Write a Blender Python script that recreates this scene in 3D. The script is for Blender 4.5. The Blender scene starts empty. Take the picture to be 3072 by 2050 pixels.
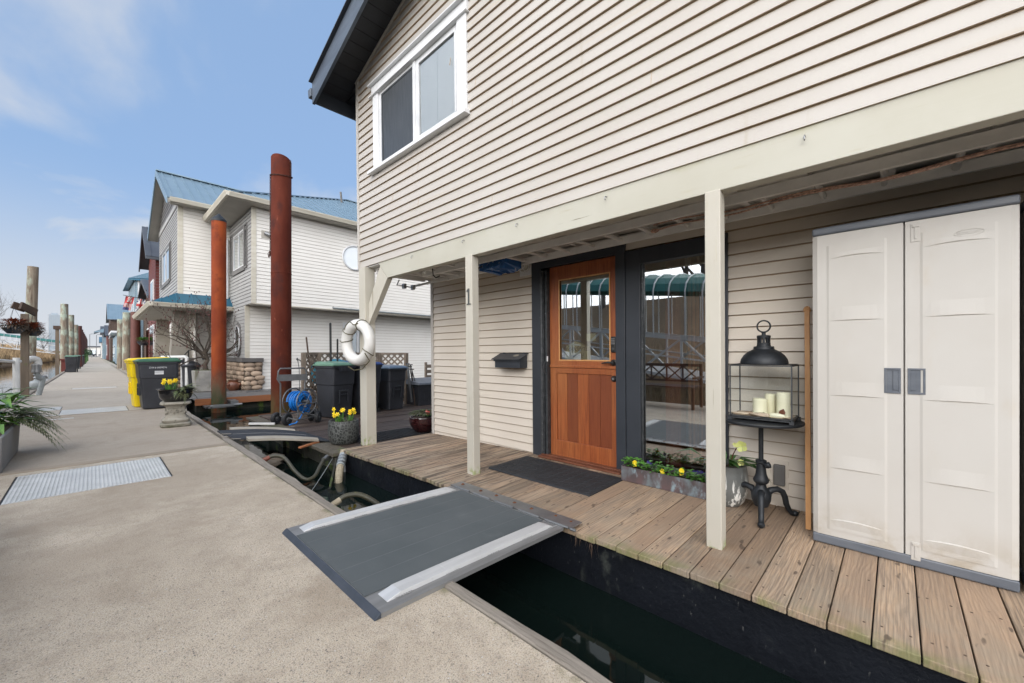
import bpy, bmesh, math, random
from mathutils import Vector, Matrix, Euler, noise as mnoise
R = math.radians
rng = random.Random(7)
sc = bpy.context.scene
col = sc.collection
# ------------------------------------------------------------------ camera
YAW = math.atan2(1256, 1206)
cam = bpy.data.cameras.new("camera"); camo = bpy.data.objects.new("camera", cam); col.objects.link(camo)
cam.sensor_width = 36; cam.lens = 1206 / 3072 * 36; cam.shift_y = 37 / 3072
cam.clip_start = .05; cam.clip_end = 3000
camo.location = (0, 0, 1.2); camo.rotation_euler = (R(90), 0, -YAW)
sc.camera = camo
# ------------------------------------------------------------------ world
SUN_EL, SUN_AZ = 20, 248      # degrees; azimuth clockwise from +Y
w = bpy.data.worlds.new("World"); sc.world = w; w.use_nodes = True
nt = w.node_tree; N = nt.nodes; L = nt.links
for n in list(N): N.remove(n)
def nd(tree, t, **k):
    n = tree.nodes.new(t)
    for a, b in k.items():
        if a.startswith('i_'): n.inputs[a[2:].replace('_', ' ')].default_value = b
        else: setattr(n, a, b)
    return n
out = nd(nt, 'ShaderNodeOutputWorld'); bg = nd(nt, 'ShaderNodeBackground'); bg.inputs[1].default_value = .1
sky = nd(nt, 'ShaderNodeTexSky'); sky.sky_type = 'NISHITA'; sky.sun_disc = False
sky.sun_elevation = R(SUN_EL); sky.sun_rotation = R(SUN_AZ); sky.air_density = 1.0; sky.dust_density = 1.2; sky.ozone_density = 2.5
tc = nd(nt, 'ShaderNodeTexCoord')
sep = nd(nt, 'ShaderNodeSeparateXYZ'); L.new(tc.outputs['Generated'], sep.inputs[0])
# project direction on a cloud layer: xy / (z + .25)
zz = nd(nt, 'ShaderNodeMath', operation='ADD'); zz.inputs[1].default_value = .22; L.new(sep.outputs['Z'], zz.inputs[0])
zm = nd(nt, 'ShaderNodeMath', operation='MAXIMUM'); zm.inputs[1].default_value = .05; L.new(zz.outputs[0], zm.inputs[0])
cb = nd(nt, 'ShaderNodeCombineXYZ')
for i, a in enumerate('XY'):
    dv = nd(nt, 'ShaderNodeMath', operation='DIVIDE'); L.new(sep.outputs[a], dv.inputs[0]); L.new(zm.outputs[0], dv.inputs[1]); L.new(dv.outputs[0], cb.inputs[i])
mp = nd(nt, 'ShaderNodeMapping'); mp.inputs['Location'].default_value = (.08, .05, 0); mp.inputs['Scale'].default_value = (1.5, 1.0, 1); L.new(cb.outputs[0], mp.inputs[0])
no = nd(nt, 'ShaderNodeTexNoise'); no.inputs['Scale'].default_value = 1.25; no.inputs['Detail'].default_value = 7; no.inputs['Roughness'].default_value = .5; no.inputs['Distortion'].default_value = .35
L.new(mp.outputs[0], no.inputs['Vector'])
rp = nd(nt, 'ShaderNodeMapRange'); rp.inputs[1].default_value = .46; rp.inputs[2].default_value = .66; rp.inputs[4].default_value = .92; rp.interpolation_type = 'SMOOTHSTEP'; L.new(no.outputs['Fac'], rp.inputs[0])
hz = nd(nt, 'ShaderNodeMapRange'); hz.inputs[1].default_value = .0; hz.inputs[2].default_value = .34; hz.inputs[3].default_value = .95; hz.inputs[4].default_value = .0; hz.interpolation_type = 'SMOOTHSTEP'; L.new(sep.outputs['Z'], hz.inputs[0])
mx = nd(nt, 'ShaderNodeMath', operation='MAXIMUM'); L.new(rp.outputs[0], mx.inputs[0]); L.new(hz.outputs[0], mx.inputs[1])
tint = nd(nt, 'ShaderNodeMix', data_type='RGBA', blend_type='MIX'); tint.inputs[0].default_value = .82
L.new(sky.outputs[0], tint.inputs[6]); tint.inputs[7].default_value = (1.22, 1.86, 2.96, 1)
cm = nd(nt, 'ShaderNodeMix', data_type='RGBA'); L.new(mx.outputs[0], cm.inputs[0]); L.new(tint.outputs[2], cm.inputs[6]); cm.inputs[7].default_value = (2.75, 2.85, 3.02, 1)
# added bright sky patch, unseen behind the camera, as fill light for the porch
gv = nd(nt, 'ShaderNodeVectorMath', operation='DOT_PRODUCT'); L.new(tc.outputs['Generated'], gv.inputs[0]); gv.inputs[1].default_value = (-.84, -.53, .12)
gr = nd(nt, 'ShaderNodeMapRange'); gr.inputs[1].default_value = .0; gr.inputs[2].default_value = .7; gr.interpolation_type = 'SMOOTHSTEP'; L.new(gv.outputs['Value'], gr.inputs[0])
gm = nd(nt, 'ShaderNodeMix', data_type='RGBA'); L.new(gr.outputs[0], gm.inputs[0]); L.new(cm.outputs[2], gm.inputs[6]); gm.inputs[7].default_value = (13.6, 13.6, 13.9, 1)
L.new(gm.outputs[2], bg.inputs[0]); L.new(bg.outputs[0], out.inputs[0])
# ------------------------------------------------------------------ sun
sl = bpy.data.lights.new("sun", 'SUN'); sl.energy = .6; sl.angle = R(28); sl.color = (1, .965, .92)
so = bpy.data.objects.new("sun", sl); col.objects.link(so)
d = Vector((math.sin(R(SUN_AZ)) * math.cos(R(SUN_EL)), math.cos(R(SUN_AZ)) * math.cos(R(SUN_EL)), math.sin(R(SUN_EL))))
so.rotation_euler = d.to_track_quat('Z', 'Y').to_euler()
sc.view_settings.view_transform = 'Standard'; sc.view_settings.look = 'None'; sc.view_settings.exposure = 1.36; sc.view_settings.gamma = 1
sc.cycles.max_bounces = 10; sc.cycles.transparent_max_bounces = 12; sc.cycles.glossy_bounces = 5; sc.cycles.diffuse_bounces = 8
sc.cycles.caustics_reflective = False; sc.cycles.caustics_refractive = False

# ================================================================== materials
M = {}
def _new(name):
    m = bpy.data.materials.new(name); m.use_nodes = True
    t = m.node_tree; b = t.nodes['Principled BSDF']; return m, t, b
def _coords(t, stretch, rot=None):
    c = nd(t, 'ShaderNodeTexCoord'); p = nd(t, 'ShaderNodeMapping'); p.inputs['Scale'].default_value = stretch
    if rot: p.inputs['Rotation'].default_value = rot
    t.links.new(c.outputs['Object'], p.inputs[0]); return p.outputs[0]
def _noise(t, vec, scale, detail=5, rough=.55, dist=0):
    n = nd(t, 'ShaderNodeTexNoise'); n.inputs['Scale'].default_value = scale; n.inputs['Detail'].default_value = detail
    n.inputs['Roughness'].default_value = rough; n.inputs['Distortion'].default_value = dist; t.links.new(vec, n.inputs['Vector']); return n.outputs['Fac']
def _ramp(t, fac, lo, hi, a=0., b=1.):
    r = nd(t, 'ShaderNodeMapRange'); r.inputs[1].default_value = lo; r.inputs[2].default_value = hi; r.inputs[3].default_value = a; r.inputs[4].default_value = b
    r.interpolation_type = 'SMOOTHSTEP'
    t.links.new(fac, r.inputs[0]); return r.outputs[0]
def _mix(t, fac, a, b, mode='MIX'):
    m = nd(t, 'ShaderNodeMix', data_type='RGBA', blend_type=mode)
    for s, v in ((0, fac), (6, a), (7, b)):
        if hasattr(v, 'links'): t.links.new(v, m.inputs[s])
        elif isinstance(v, (int, float)): m.inputs[s].default_value = v
        else: m.inputs[s].default_value = (*v, 1) if len(v) == 3 else v
    return m.outputs[2]
def _mul(t, a, b, op='MULTIPLY'):
    m = nd(t, 'ShaderNodeMath', operation=op)
    for i, v in enumerate((a, b)):
        if hasattr(v, 'links'): t.links.new(v, m.inputs[i])
        else: m.inputs[i].default_value = v
    return m.outputs[0]
def _attr(t):
    a = nd(t, 'ShaderNodeAttribute'); a.attribute_name = 'rnd'; return a.outputs['Fac']
def mk(name, c1, c2=None, scale=3, stretch=(1, 1, 1), rough=.6, metal=0., bump=.1, bscale=60, bdist=.002, bstretch=None, layers=(), rnd=0, spec=.5, rvar=0, coat=0, emit=None):
    """c1/c2 blended by noise; layers: (colour, scale, stretch, lo, hi[, zlo, zhi]) patches of wear; rnd: per-face brightness spread"""
    m, t, b = _new(name)
    c2 = c2 or tuple(v * .8 for v in c1)
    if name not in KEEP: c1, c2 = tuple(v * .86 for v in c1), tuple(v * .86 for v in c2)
    v = _coords(t, stretch); n = _noise(t, v, scale)
    c = _mix(t, _ramp(t, n, .3, .7), c1, c2)
    for l in layers:
        lv = _coords(t, l[2]); ln = _noise(t, lv, l[1], 6, .6)
        f = _ramp(t, ln, l[3], l[4])
        if len(l) > 5:
            cc = nd(t, 'ShaderNodeTexCoord'); s = nd(t, 'ShaderNodeSeparateXYZ'); t.links.new(cc.outputs['Object'], s.inputs[0])
            f = _mul(t, f, _ramp(t, s.outputs['XYZ'.index(l[7]) if len(l) > 7 else 2], l[5], l[6]))
        c = _mix(t, f, c, l[0])
    if rnd:
        a = _attr(t); r = _ramp(t, a, 0, 1, 1 - rnd, 1 + rnd)
        r2 = nd(t, 'ShaderNodeMapRange'); r2.inputs[3].default_value = 1 - rnd; r2.inputs[4].default_value = 1 + rnd; t.links.new(a, r2.inputs[0])
        vm = nd(t, 'ShaderNodeVectorMath', operation='SCALE'); t.links.new(c, vm.inputs[0]); t.links.new(r2.outputs[0], vm.inputs['Scale']); c = vm.outputs[0]
    t.links.new(c, b.inputs['Base Color'])
    b.inputs['Metallic'].default_value = metal; b.inputs['Roughness'].default_value = rough
    b.inputs['Specular IOR Level'].default_value = spec
    if coat: b.inputs['Coat Weight'].default_value = coat; b.inputs['Coat Roughness'].default_value = .08
    if rvar: t.links.new(_ramp(t, n, .3, .7, max(0, rough - rvar), min(1, rough + rvar)), b.inputs['Roughness'])
    if bump:
        bv = _coords(t, bstretch or stretch); bn = _noise(t, bv, bscale, 6, .6)
        bb = nd(t, 'ShaderNodeBump'); bb.inputs['Strength'].default_value = min(1, bump * 3); bb.inputs['Distance'].default_value = bdist
        t.links.new(bn, bb.inputs['Height']); t.links.new(bb.outputs[0], b.inputs['Normal'])
    if emit: b.inputs['Emission Color'].default_value = (*emit[0], 1); b.inputs['Emission Strength'].default_value = emit[1]
    M[name] = m; return m
KEEP = ('blind_white', 'siding_shade_lift', 'ceiling_grey', 'ladder_white', 'groove_brown', 'curtain', 'room_wall', 'room_floor', 'candle', 'sand', 'tarp_blue', 'lens', 'rust_orange', 'bin_yellow', 'leaf_green', 'leaf_bright', 'leaf_rhodo', 'petal_yellow', 'cream_siding', 'pine_trim', 'zinc_dark', 'grass_dry', 'bank_earth')  # undimmed colours; porch siding and ceiling kept pale to offset the shade there
mk('siding_beige', (.53, .50, .46), (.495, .46, .415), 1.2, rough=.55, bump=.1, bscale=25, bstretch=(1, .6, 8), layers=[((.42, .35, .25), 4, (1, .15, 2.5), .58, .85), ((.38, .34, .28), 3, (1, 3.5, .25), .62, .8), ((.3, .26, .2), 45, (1, 1, 1), .75, .79)])
mk('siding_shade_lift', (.63, .57, .495), (.59, .53, .45), 1.2, rough=.55, bump=.06, bscale=25, bstretch=(1, .6, 8), layers=[((.47, .39, .28), 4, (1, .15, 2.5), .62, .85)])  # same siding as upstairs, painted paler to offset the porch shade
mk('trim_cream', (.56, .53, .46), (.52, .49, .415), 2, rough=.6, bump=.14, bscale=26, bstretch=(1, 1, .06), bdist=.003, layers=[((.25, .22, .16), 1.3, (30, 30, .5), .665, .675), ((.44, .40, .30), 9, (3, 3, .3), .58, .78), ((.33, .29, .2), 22, (1, 1, .5), .70, .76), ((.26, .30, .12), 14, (1, 1, 1), .45, .62, .06, -.06)])
mk('beam_cream', (.53, .515, .44), (.49, .47, .39), 2, rough=.6, bump=.12, bscale=18, bstretch=(1, .1, 1), bdist=.003, layers=[((.20, .18, .13), 1.1, (1, .35, 17), .655, .665), ((.40, .37, .28), 9, (1, .3, 3), .60, .78), ((.33, .29, .2), 22, (1, .4, 1), .72, .78), ((.36, .34, .2), 6, (1, .3, 1), .55, .75, 2.33, 2.40)])
mk('black_paint', (.030, .036, .046), (.038, .044, .055), 4, rough=.42, bump=.15, bscale=30, bstretch=(1, 1, .2), layers=[((.35, .36, .38), 60, (1, 1, 1), .76, .8)])
mk('fascia_dark', (.10, .125, .16), (.06, .075, .10), 5, stretch=(1, .2, 1), rough=.4, bump=.3, bscale=30, bstretch=(1, .15, .6), bdist=.004)
mk('soffit_black', (.010, .011, .014), (.018, .02, .026), 5, rough=.55, bump=.2, layers=[((.2, .2, .2), 70, (1, 1, 1), .77, .8)])
mk('white_paint', (.80, .81, .82), (.74, .75, .76), 2, rough=.45, bump=.05)
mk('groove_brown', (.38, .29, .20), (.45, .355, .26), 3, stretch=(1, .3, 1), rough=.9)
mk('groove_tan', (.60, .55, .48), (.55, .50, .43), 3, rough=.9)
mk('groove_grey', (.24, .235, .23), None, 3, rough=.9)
mk('vinyl_white', (.78, .79, .80), None, 2, rough=.35, bump=.0)
mk('grey_paint', (.17, .165, .16), (.14, .135, .13), 3, rough=.55)
mk('grey_siding', (.40, .395, .385), (.35, .345, .335), 1.5, rough=.6, bump=.05)
mk('cream_siding', (.76, .735, .685), (.73, .70, .65), 1.5, rough=.55, bump=.05)
mk('gutter_cream', (.70, .66, .56), (.62, .57, .46), 4, stretch=(.3, .3, 3), rough=.5, bump=.05)
mk('soffit_cream', (.50, .47, .42), (.45, .42, .37), 2, rough=.7)
mk('teal_roof', (.030, .135, .215), (.045, .165, .245), 1.5, rough=.33, metal=.25, bump=.03)
mk('blue_roof', (.20, .295, .365), (.235, .33, .40), 1.5, rough=.33, metal=.3, bump=.03, layers=[((.06, .05, .04), 9, (1, 1, 1), .76, .79)])
mk('dark_roof', (.07, .075, .09), (.09, .10, .115), 2, rough=.45, metal=.2)
mk('red_siding', (.16, .030, .022), (.13, .022, .016), 2, rough=.6)
mk('blue_siding', (.26, .36, .42), (.22, .31, .37), 2, rough=.6)
mk('brown_wood_dark', (.10, .06, .04), (.065, .04, .028), 6, stretch=(1, 1, .2), rough=.7)
mk('rubber_black', (.012, .013, .015), (.02, .021, .024), 8, rough=.65, bump=.2)
mk('bin_black', (.024, .026, .032), (.036, .039, .048), 3, rough=.42, bump=.1, bscale=200, bdist=.0006, layers=[((.07, .07, .075), 9, (1, 1, .3), .6, .8)])
mk('bin_green', (.03, .115, .065), (.05, .15, .09), 5, rough=.4)
mk('bin_green_pale', (.15, .28, .20), (.11, .22, .15), 5, rough=.4)
mk('bin_blue', (.02, .045, .17), (.03, .06, .2), 5, rough=.4)
mk('bin_blue_grey', (.10, .15, .22), (.13, .18, .25), 5, rough=.35)
mk('bin_yellow', (.82, .60, .004), (.78, .55, .004), 3, rough=.38, bump=.03)
mk('rust_orange', (.30, .062, .014), (.18, .032, .010), 2.2, stretch=(1, 1, .5), rough=.7, spec=.2, metal=.0, bump=.35, bscale=20, layers=[((.10, .018, .008), 3, (1, 1, .8), .52, .72), ((.13, .10, .065), 5, (1, 1, .3), .3, .6, 1.0, .1), ((.05, .065, .03), 4, (1, 1, .4), .35, .6, .45, -.1)])
mk('rust_red', (.085, .018, .010), (.135, .032, .018), 2.5, stretch=(1, 1, .35), rough=.8, metal=.0, spec=.12, bump=.35, bscale=24, layers=[((.24, .075, .045), 13, (1, 1, .25), .66, .76), ((.06, .018, .014), 3, (1, 1, .6), .5, .7), ((.09, .07, .03), 4, (1, 1, .3), .35, .6, .6, -.1)])
mk('rust_dark', (.10, .03, .022), (.13, .04, .028), 2.5, rough=.55, metal=.2, bump=.2)
mk('iron_chain', (.07, .025, .015), None, 20, rough=.8)
mk('galv', (.36, .37, .38), (.28, .29, .30), 8, rough=.42, metal=.8, bump=.1, layers=[((.25, .13, .07), 10, (1, 1, 1), .66, .78)])
mk('aluminium', (.72, .725, .73), (.62, .625, .63), 6, stretch=(.4, 3, 1), rough=.42, metal=.35, bump=.08, bscale=80, bdist=.0006, layers=[((.42, .42, .42), 12, (1, 1, 1), .6, .78)])
mk('alu_dull', (.36, .36, .36), (.28, .28, .28), 6, stretch=(.4, 3, 1), rough=.5, metal=.6, bump=.08, bscale=80, bdist=.0006)
mk('plate_alu', (.66, .66, .645), (.54, .54, .525), 5, rough=.5, metal=.2, bump=.1, bscale=150, bdist=.001, layers=[((.28, .25, .2), 5, (1, 1, 1), .64, .8)])
mk('ramp_grey', (.078, .092, .098), (.095, .108, .114), 2.5, rough=.75, bump=.9, bscale=420, bdist=.0012, layers=[((.12, .13, .135), 3, (1, 1, 1), .58, .85), ((.4, .4, .4), 90, (1, 1, 1), .80, .83)])
mk('ramp_line', (.16, .17, .18), None, 3, rough=.6)
mk('ramp_lip', (.035, .045, .062), (.05, .06, .08), 12, rough=.65, bump=.2)
mk('rust_bolt', (.23, .09, .04), (.12, .05, .03), 40, rough=.8, metal=.2)
mk('cabinet', (.57, .55, .515), (.535, .51, .47), 1.6, rough=.48, bump=.12, bscale=220, bdist=.0012, layers=[((.40, .34, .26), 30, (1, 1, 1), .745, .78), ((.46, .41, .34), 5, (1, 1, .35), .55, .85), ((.36, .31, .24), 6, (1, 1, 1), .40, .65, .30, -.05)])
mk('cab_grey', (.10, .115, .14), (.15, .165, .19), 7, stretch=(1, .5, 2), rough=.45)
mk('cast_iron', (.017, .020, .024), (.028, .032, .037), 14, rough=.5, metal=.3, bump=.25, bscale=120, bdist=.001)
mk('zinc_dark', (.045, .05, .056), (.08, .085, .09), 22, rough=.5, metal=.5, bump=.15, layers=[((.35, .37, .38), 30, (1, 1, 1), .62, .78)])
mk('candle', (.80, .78, .60), (.75, .72, .52), 4, rough=.5)
mk('sand', (.55, .45, .34), (.45, .36, .27), 20, rough=.9, bump=.4, bscale=90, bdist=.004)
mk('soil', (.05, .035, .024), (.08, .055, .035), 30, rough=.95, bump=.8, bscale=60, bdist=.01)
mk('copper_trough', (.17, .115, .115), (.11, .095, .10), 7, rough=.5, metal=.35, bump=.15, layers=[((.30, .40, .45), 16, (1, 1, .6), .52, .74), ((.19, .23, .25), 6, (1, 1, .5), .5, .7)])
mk('glaze_grey', (.20, .205, .195), (.13, .135, .13), 4, rough=.35, bump=.05, layers=[((.85, .84, .80), 4, (4.5, 4.5, .7), .5, .53, .26, .06), ((.06, .06, .06), 40, (1, 1, 1), .68, .71)])
mk('glaze_red', (.028, .006, .007), (.04, .009, .009), 5, rough=.12, bump=.02, coat=.6)
mk('bowl_black', (.008, .008, .009), (.012, .012, .013), 5, rough=.12, bump=.02, coat=.5)
mk('terracotta', (.20, .075, .04), (.14, .05, .028), 6, rough=.3, bump=.05)
mk('pedestal_stone', (.40, .375, .32), (.30, .275, .225), 7, rough=.9, bump=.5, bscale=30, bdist=.008, layers=[((.10, .095, .075), 12, (1, 1, 1), .56, .7), ((.07, .075, .035), 5, (1, 1, 1), .35, .6, .12, -.02), ((.14, .16, .06), 8, (1, 1, 1), .62, .72)])
mk('concrete_planter', (.20, .20, .20), (.235, .235, .23), 2, rough=.65, bump=.1, bscale=30)
mk('marble_box', (.45, .43, .39), (.30, .29, .27), 3, rough=.8, bump=.3, bscale=14, bdist=.01, layers=[((.18, .17, .12), 5, (1, 1, .3), .55, .7)])
mk('stone_river', (.44, .335, .245), (.36, .26, .185), 3, rough=.75, bump=.15, bscale=20, rnd=.42)
mk('mortar', (.16, .13, .10), None, 10, rough=.95)
mk('stone_cap', (.14, .13, .125), None, 3, rough=.8)
mk('timber_edge', (.30, .265, .225), (.22, .195, .165), 8, stretch=(6, .5, 6), rough=.85, bump=.7, bscale=9, bstretch=(8, .5, 8), bdist=.008, layers=[((.12, .10, .08), 9, (9, .35, 5), .56, .7), ((.16, .19, .05), 4, (1, 1, 1), .62, .78)])
mk('timber_orange', (.40, .155, .06), (.31, .11, .045), 3, stretch=(.4, 1, 6), rough=.7, bump=.2, layers=[((.12, .05, .03), 6, (1, 1, 1), .66, .72)])
mk('timber_post', (.21, .16, .115), (.15, .12, .09), 5, stretch=(4, 4, .3), rough=.85, bump=.5, bscale=9, bstretch=(6, 6, .4), bdist=.006, layers=[((.12, .13, .05), 4, (1, 1, 1), .55, .75)])
mk('timber_pile', (.30, .25, .19), (.17, .125, .09), 5, stretch=(3, 3, .25), rough=.9, bump=.9, bscale=5, bstretch=(4, 4, .35), bdist=.02, layers=[((.32, .37, .30), 2.2, (1, 1, .5), .48, .62), ((.06, .045, .03), 8, (3, 3, .3), .60, .70)])
mk('deck2_wood', (.085, .060, .047), (.05, .036, .030), 6, stretch=(.6, 8, 6), rough=.55, bump=.35, bscale=10, bstretch=(.6, 8, 6), bdist=.004, rnd=.25, layers=[((.17, .13, .10), 3, (.6, 3, 3), .56, .7)])
mk('deck2_edge', (.12, .105, .08), (.08, .068, .05), 8, stretch=(3, 3, 8), rough=.75, bump=.4, layers=[((.09, .11, .03), 5, (1, 1, 1), .56, .7)])
mk('mossy_hull', (.035, .035, .025), (.02, .02, .015), 4, rough=.85, bump=.6, bscale=12, bdist=.02, layers=[((.09, .14, .02), 4, (1, 1, 1), .52, .68), ((.10, .06, .03), 5, (1, 1, 1), .6, .7)])
mk('hull_black', (.005, .0065, .010), (.008, .010, .015), 3, spec=.25, rough=.55, bump=.5, bscale=20, bdist=.008, layers=[((.13, .13, .125), 44, (1, 1.5, .5), .64, .78), ((.045, .05, .045), 5, (1, 1, .7), .58, .74)])
mk('lattice', (.25, .20, .155), (.18, .145, .115), 8, rough=.85, bump=.2)
mk('grass_dry', (.42, .30, .17), (.32, .22, .12), 1.2, rough=.9, rnd=.35, bump=0)
mk('bank_earth', (.28, .19, .11), (.19, .13, .08), .5, rough=.95, bump=.5, bscale=6, bdist=.1)
mk('leaf_green', (.055, .13, .03), (.035, .09, .022), 6, rough=.38, rnd=.4, bump=0)
mk('leaf_bright', (.085, .23, .03), (.055, .16, .02), 6, rough=.45, rnd=.35, bump=0)
mk('leaf_rhodo', (.13, .24, .05), (.07, .155, .03), 5, rough=.3, rnd=.45, bump=0)
mk('leaf_fern', (.085, .12, .045), (.14, .15, .06), 5, rough=.6, rnd=.4, bump=0)
mk('leaf_rust', (.30, .085, .03), (.20, .05, .03), 8, rough=.7, rnd=.4, bump=0)
mk('leaf_dead', (.11, .075, .045), (.075, .045, .032), 8, rough=.8, rnd=.4, bump=0)
mk('leaf_red', (.12, .02, .02), (.08, .02, .015), 8, rough=.6, rnd=.4, bump=0)
mk('petal_yellow', (.88, .72, .03), (.88, .62, .02), 9, rough=.5, bump=0)
mk('petal_pale', (.72, .74, .28), (.6, .66, .2), 9, rough=.5, bump=0)
mk('petal_violet', (.05, .04, .22), None, 9, rough=.5, bump=0)
mk('petal_pink', (.7, .15, .13), (.8, .3, .25), 9, rough=.5, bump=0)
mk('bark', (.10, .078, .058), (.06, .046, .036), 8, rough=.9, bump=.3)
mk('bark_grey', (.12, .105, .09), (.09, .08, .07), 1, rough=.9, bump=0)
mk('hose_blue', (.012, .17, .55), (.015, .2, .62), 8, rough=.35, bump=.05)
mk('grey_metal', (.16, .165, .17), (.12, .125, .13), 8, rough=.45, metal=.4)
mk('tarp_blue', (.01, .09, .30), (.015, .12, .36), 10, rough=.4, bump=.6, bscale=12, bdist=.02, layers=[((.6, .62, .66), 18, (1, 1, 1), .62, .68)])
mk('tarp_teal', (.012, .15, .23), (.02, .19, .28), 6, rough=.45, bump=.5, bscale=8, bdist=.02)
mk('ring_white', (.74, .73, .70), (.66, .65, .62), 6, rough=.4, bump=.1, bscale=30, layers=[((.25, .22, .18), 25, (1, 1, 1), .72, .76)])
mk('rope_dark', (.06, .05, .03), (.11, .10, .04), 30, rough=.9)
mk('rope_pink', (.70, .45, .34), (.25, .15, .12), 55, rough=.9)
mk('pvc_white', (.80, .80, .78), (.7, .7, .68), 5, rough=.4)
mk('pvc_grey', (.36, .39, .40), (.3, .33, .34), 5, rough=.5)
mk('hose_grey', (.045, .044, .034), (.07, .066, .04), 7, rough=.5, layers=[((.22, .22, .04), 6, (1, 1, 1), .66, .74)])
mk('hose_cream', (.45, .39, .28), (.32, .27, .19), 9, rough=.7)
mk('pipe_brown', (.26, .08, .05), None, 9, rough=.6)
mk('strip_beige', (.36, .33, .28), (.30, .27, .22), 5, rough=.7)
mk('ramp2_black', (.016, .019, .025), (.028, .033, .042), 9, rough=.7, bump=.5, bscale=200)
mk('mat_rubber', (.014, .015, .018), (.022, .024, .028), 6, rough=.75, bump=.3, bscale=90)
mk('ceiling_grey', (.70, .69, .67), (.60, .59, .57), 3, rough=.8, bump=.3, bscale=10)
mk('ladder_white', (.78, .77, .75), (.68, .67, .65), 5, rough=.45, layers=[((.3, .25, .2), 18, (1, 1, 1), .68, .76)])
mk('pine_trim', (.62, .33, .13), (.52, .25, .09), 6, stretch=(4, 4, .3), rough=.5)
mk('room_wall', (.20, .16, .12), (.17, .13, .10), 2, rough=.8)
mk('room_floor', (.20, .09, .04), (.14, .06, .03), 3, stretch=(4, .5, 1), rough=.4)
mk('curtain', (.42, .20, .09), (.28, .15, .08), 4, stretch=(1, 8, .2), rough=.8)
mk('blind_white', (.84, .88, .90), (.80, .84, .86), 2, rough=.5)
mk('screen_mesh', (.035, .04, .045), (.06, .065, .07), 3, stretch=(1, 14, 1.2), rough=.35)
mk('tower_glass', (.30, .37, .43), (.36, .42, .47), .02, rough=.4, metal=.2)
mk('tower_pale', (.55, .58, .60), None, .02, rough=.6)
mk('canopy_green', (.03, .15, .125), (.04, .18, .15), .8, rough=.5)
mk('truss_white', (.72, .72, .71), None, 1, rough=.5)
mk('bench_brown', (.055, .025, .018), None, 5, rough=.5)
mk('flag_red', (.42, .03, .03), None, 5, rough=.7)
mk('flag_white', (.6, .58, .56), None, 5, rough=.7)
mk('flag_blue', (.05, .06, .18), None, 5, rough=.7)
mk('lens', (.55, .53, .47), None, 5, rough=.25)
mk('grey_digit', (.16, .165, .16), (.1, .105, .1), 20, rough=.4, metal=.5)
mk('ink_black', (.02, .02, .02), None, 5, rough=.5)
mk('note_paper', (.66, .66, .38), None, 5, rough=.8)
mk('far_foliage', (.05, .05, .04), (.07, .065, .05), .1, rough=.9)
mk('asphalt_far', (.22, .22, .22), None, .1, rough=.9)
mk('car_dark', (.03, .04, .06), None, 5, rough=.3, metal=.3)
mk('board_grey', (.16, .15, .145), (.13, .12, .115), 5, stretch=(1, 3, 1), rough=.7, bump=.2)

def wood_door():
    m, t, b = _new('door_wood')
    v = _coords(t, (3, 3, .22)); n = _noise(t, v, 9, 8, .6, 1.2)
    v2 = _coords(t, (1, 1, .5)); n2 = _noise(t, v2, 1.6)
    c = _mix(t, _ramp(t, n, .35, .7), (.325, .092, .029), (.21, .052, .018))
    c = _mix(t, _ramp(t, n2, .4, .75, 0, .5), c, (.40, .16, .055))
    c = _mix(t, _ramp(t, _noise(t, _coords(t, (1, 1, .03)), 90, 5, .7), .5, .68, 0, .6), c, (.12, .035, .016))
    a = _attr(t); c = _mix(t, _ramp(t, a, 0, 1, 0, .75), c, (.13, .033, .016))
    t.links.new(c, b.inputs['Base Color']); b.inputs['Roughness'].default_value = .38
    bb = nd(t, 'ShaderNodeBump'); bb.inputs['Strength'].default_value = .25; bb.inputs['Distance'].default_value = .001; t.links.new(n, bb.inputs['Height']); t.links.new(bb.outputs[0], b.inputs['Normal'])
    M['door_wood'] = m
wood_door()
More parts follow.
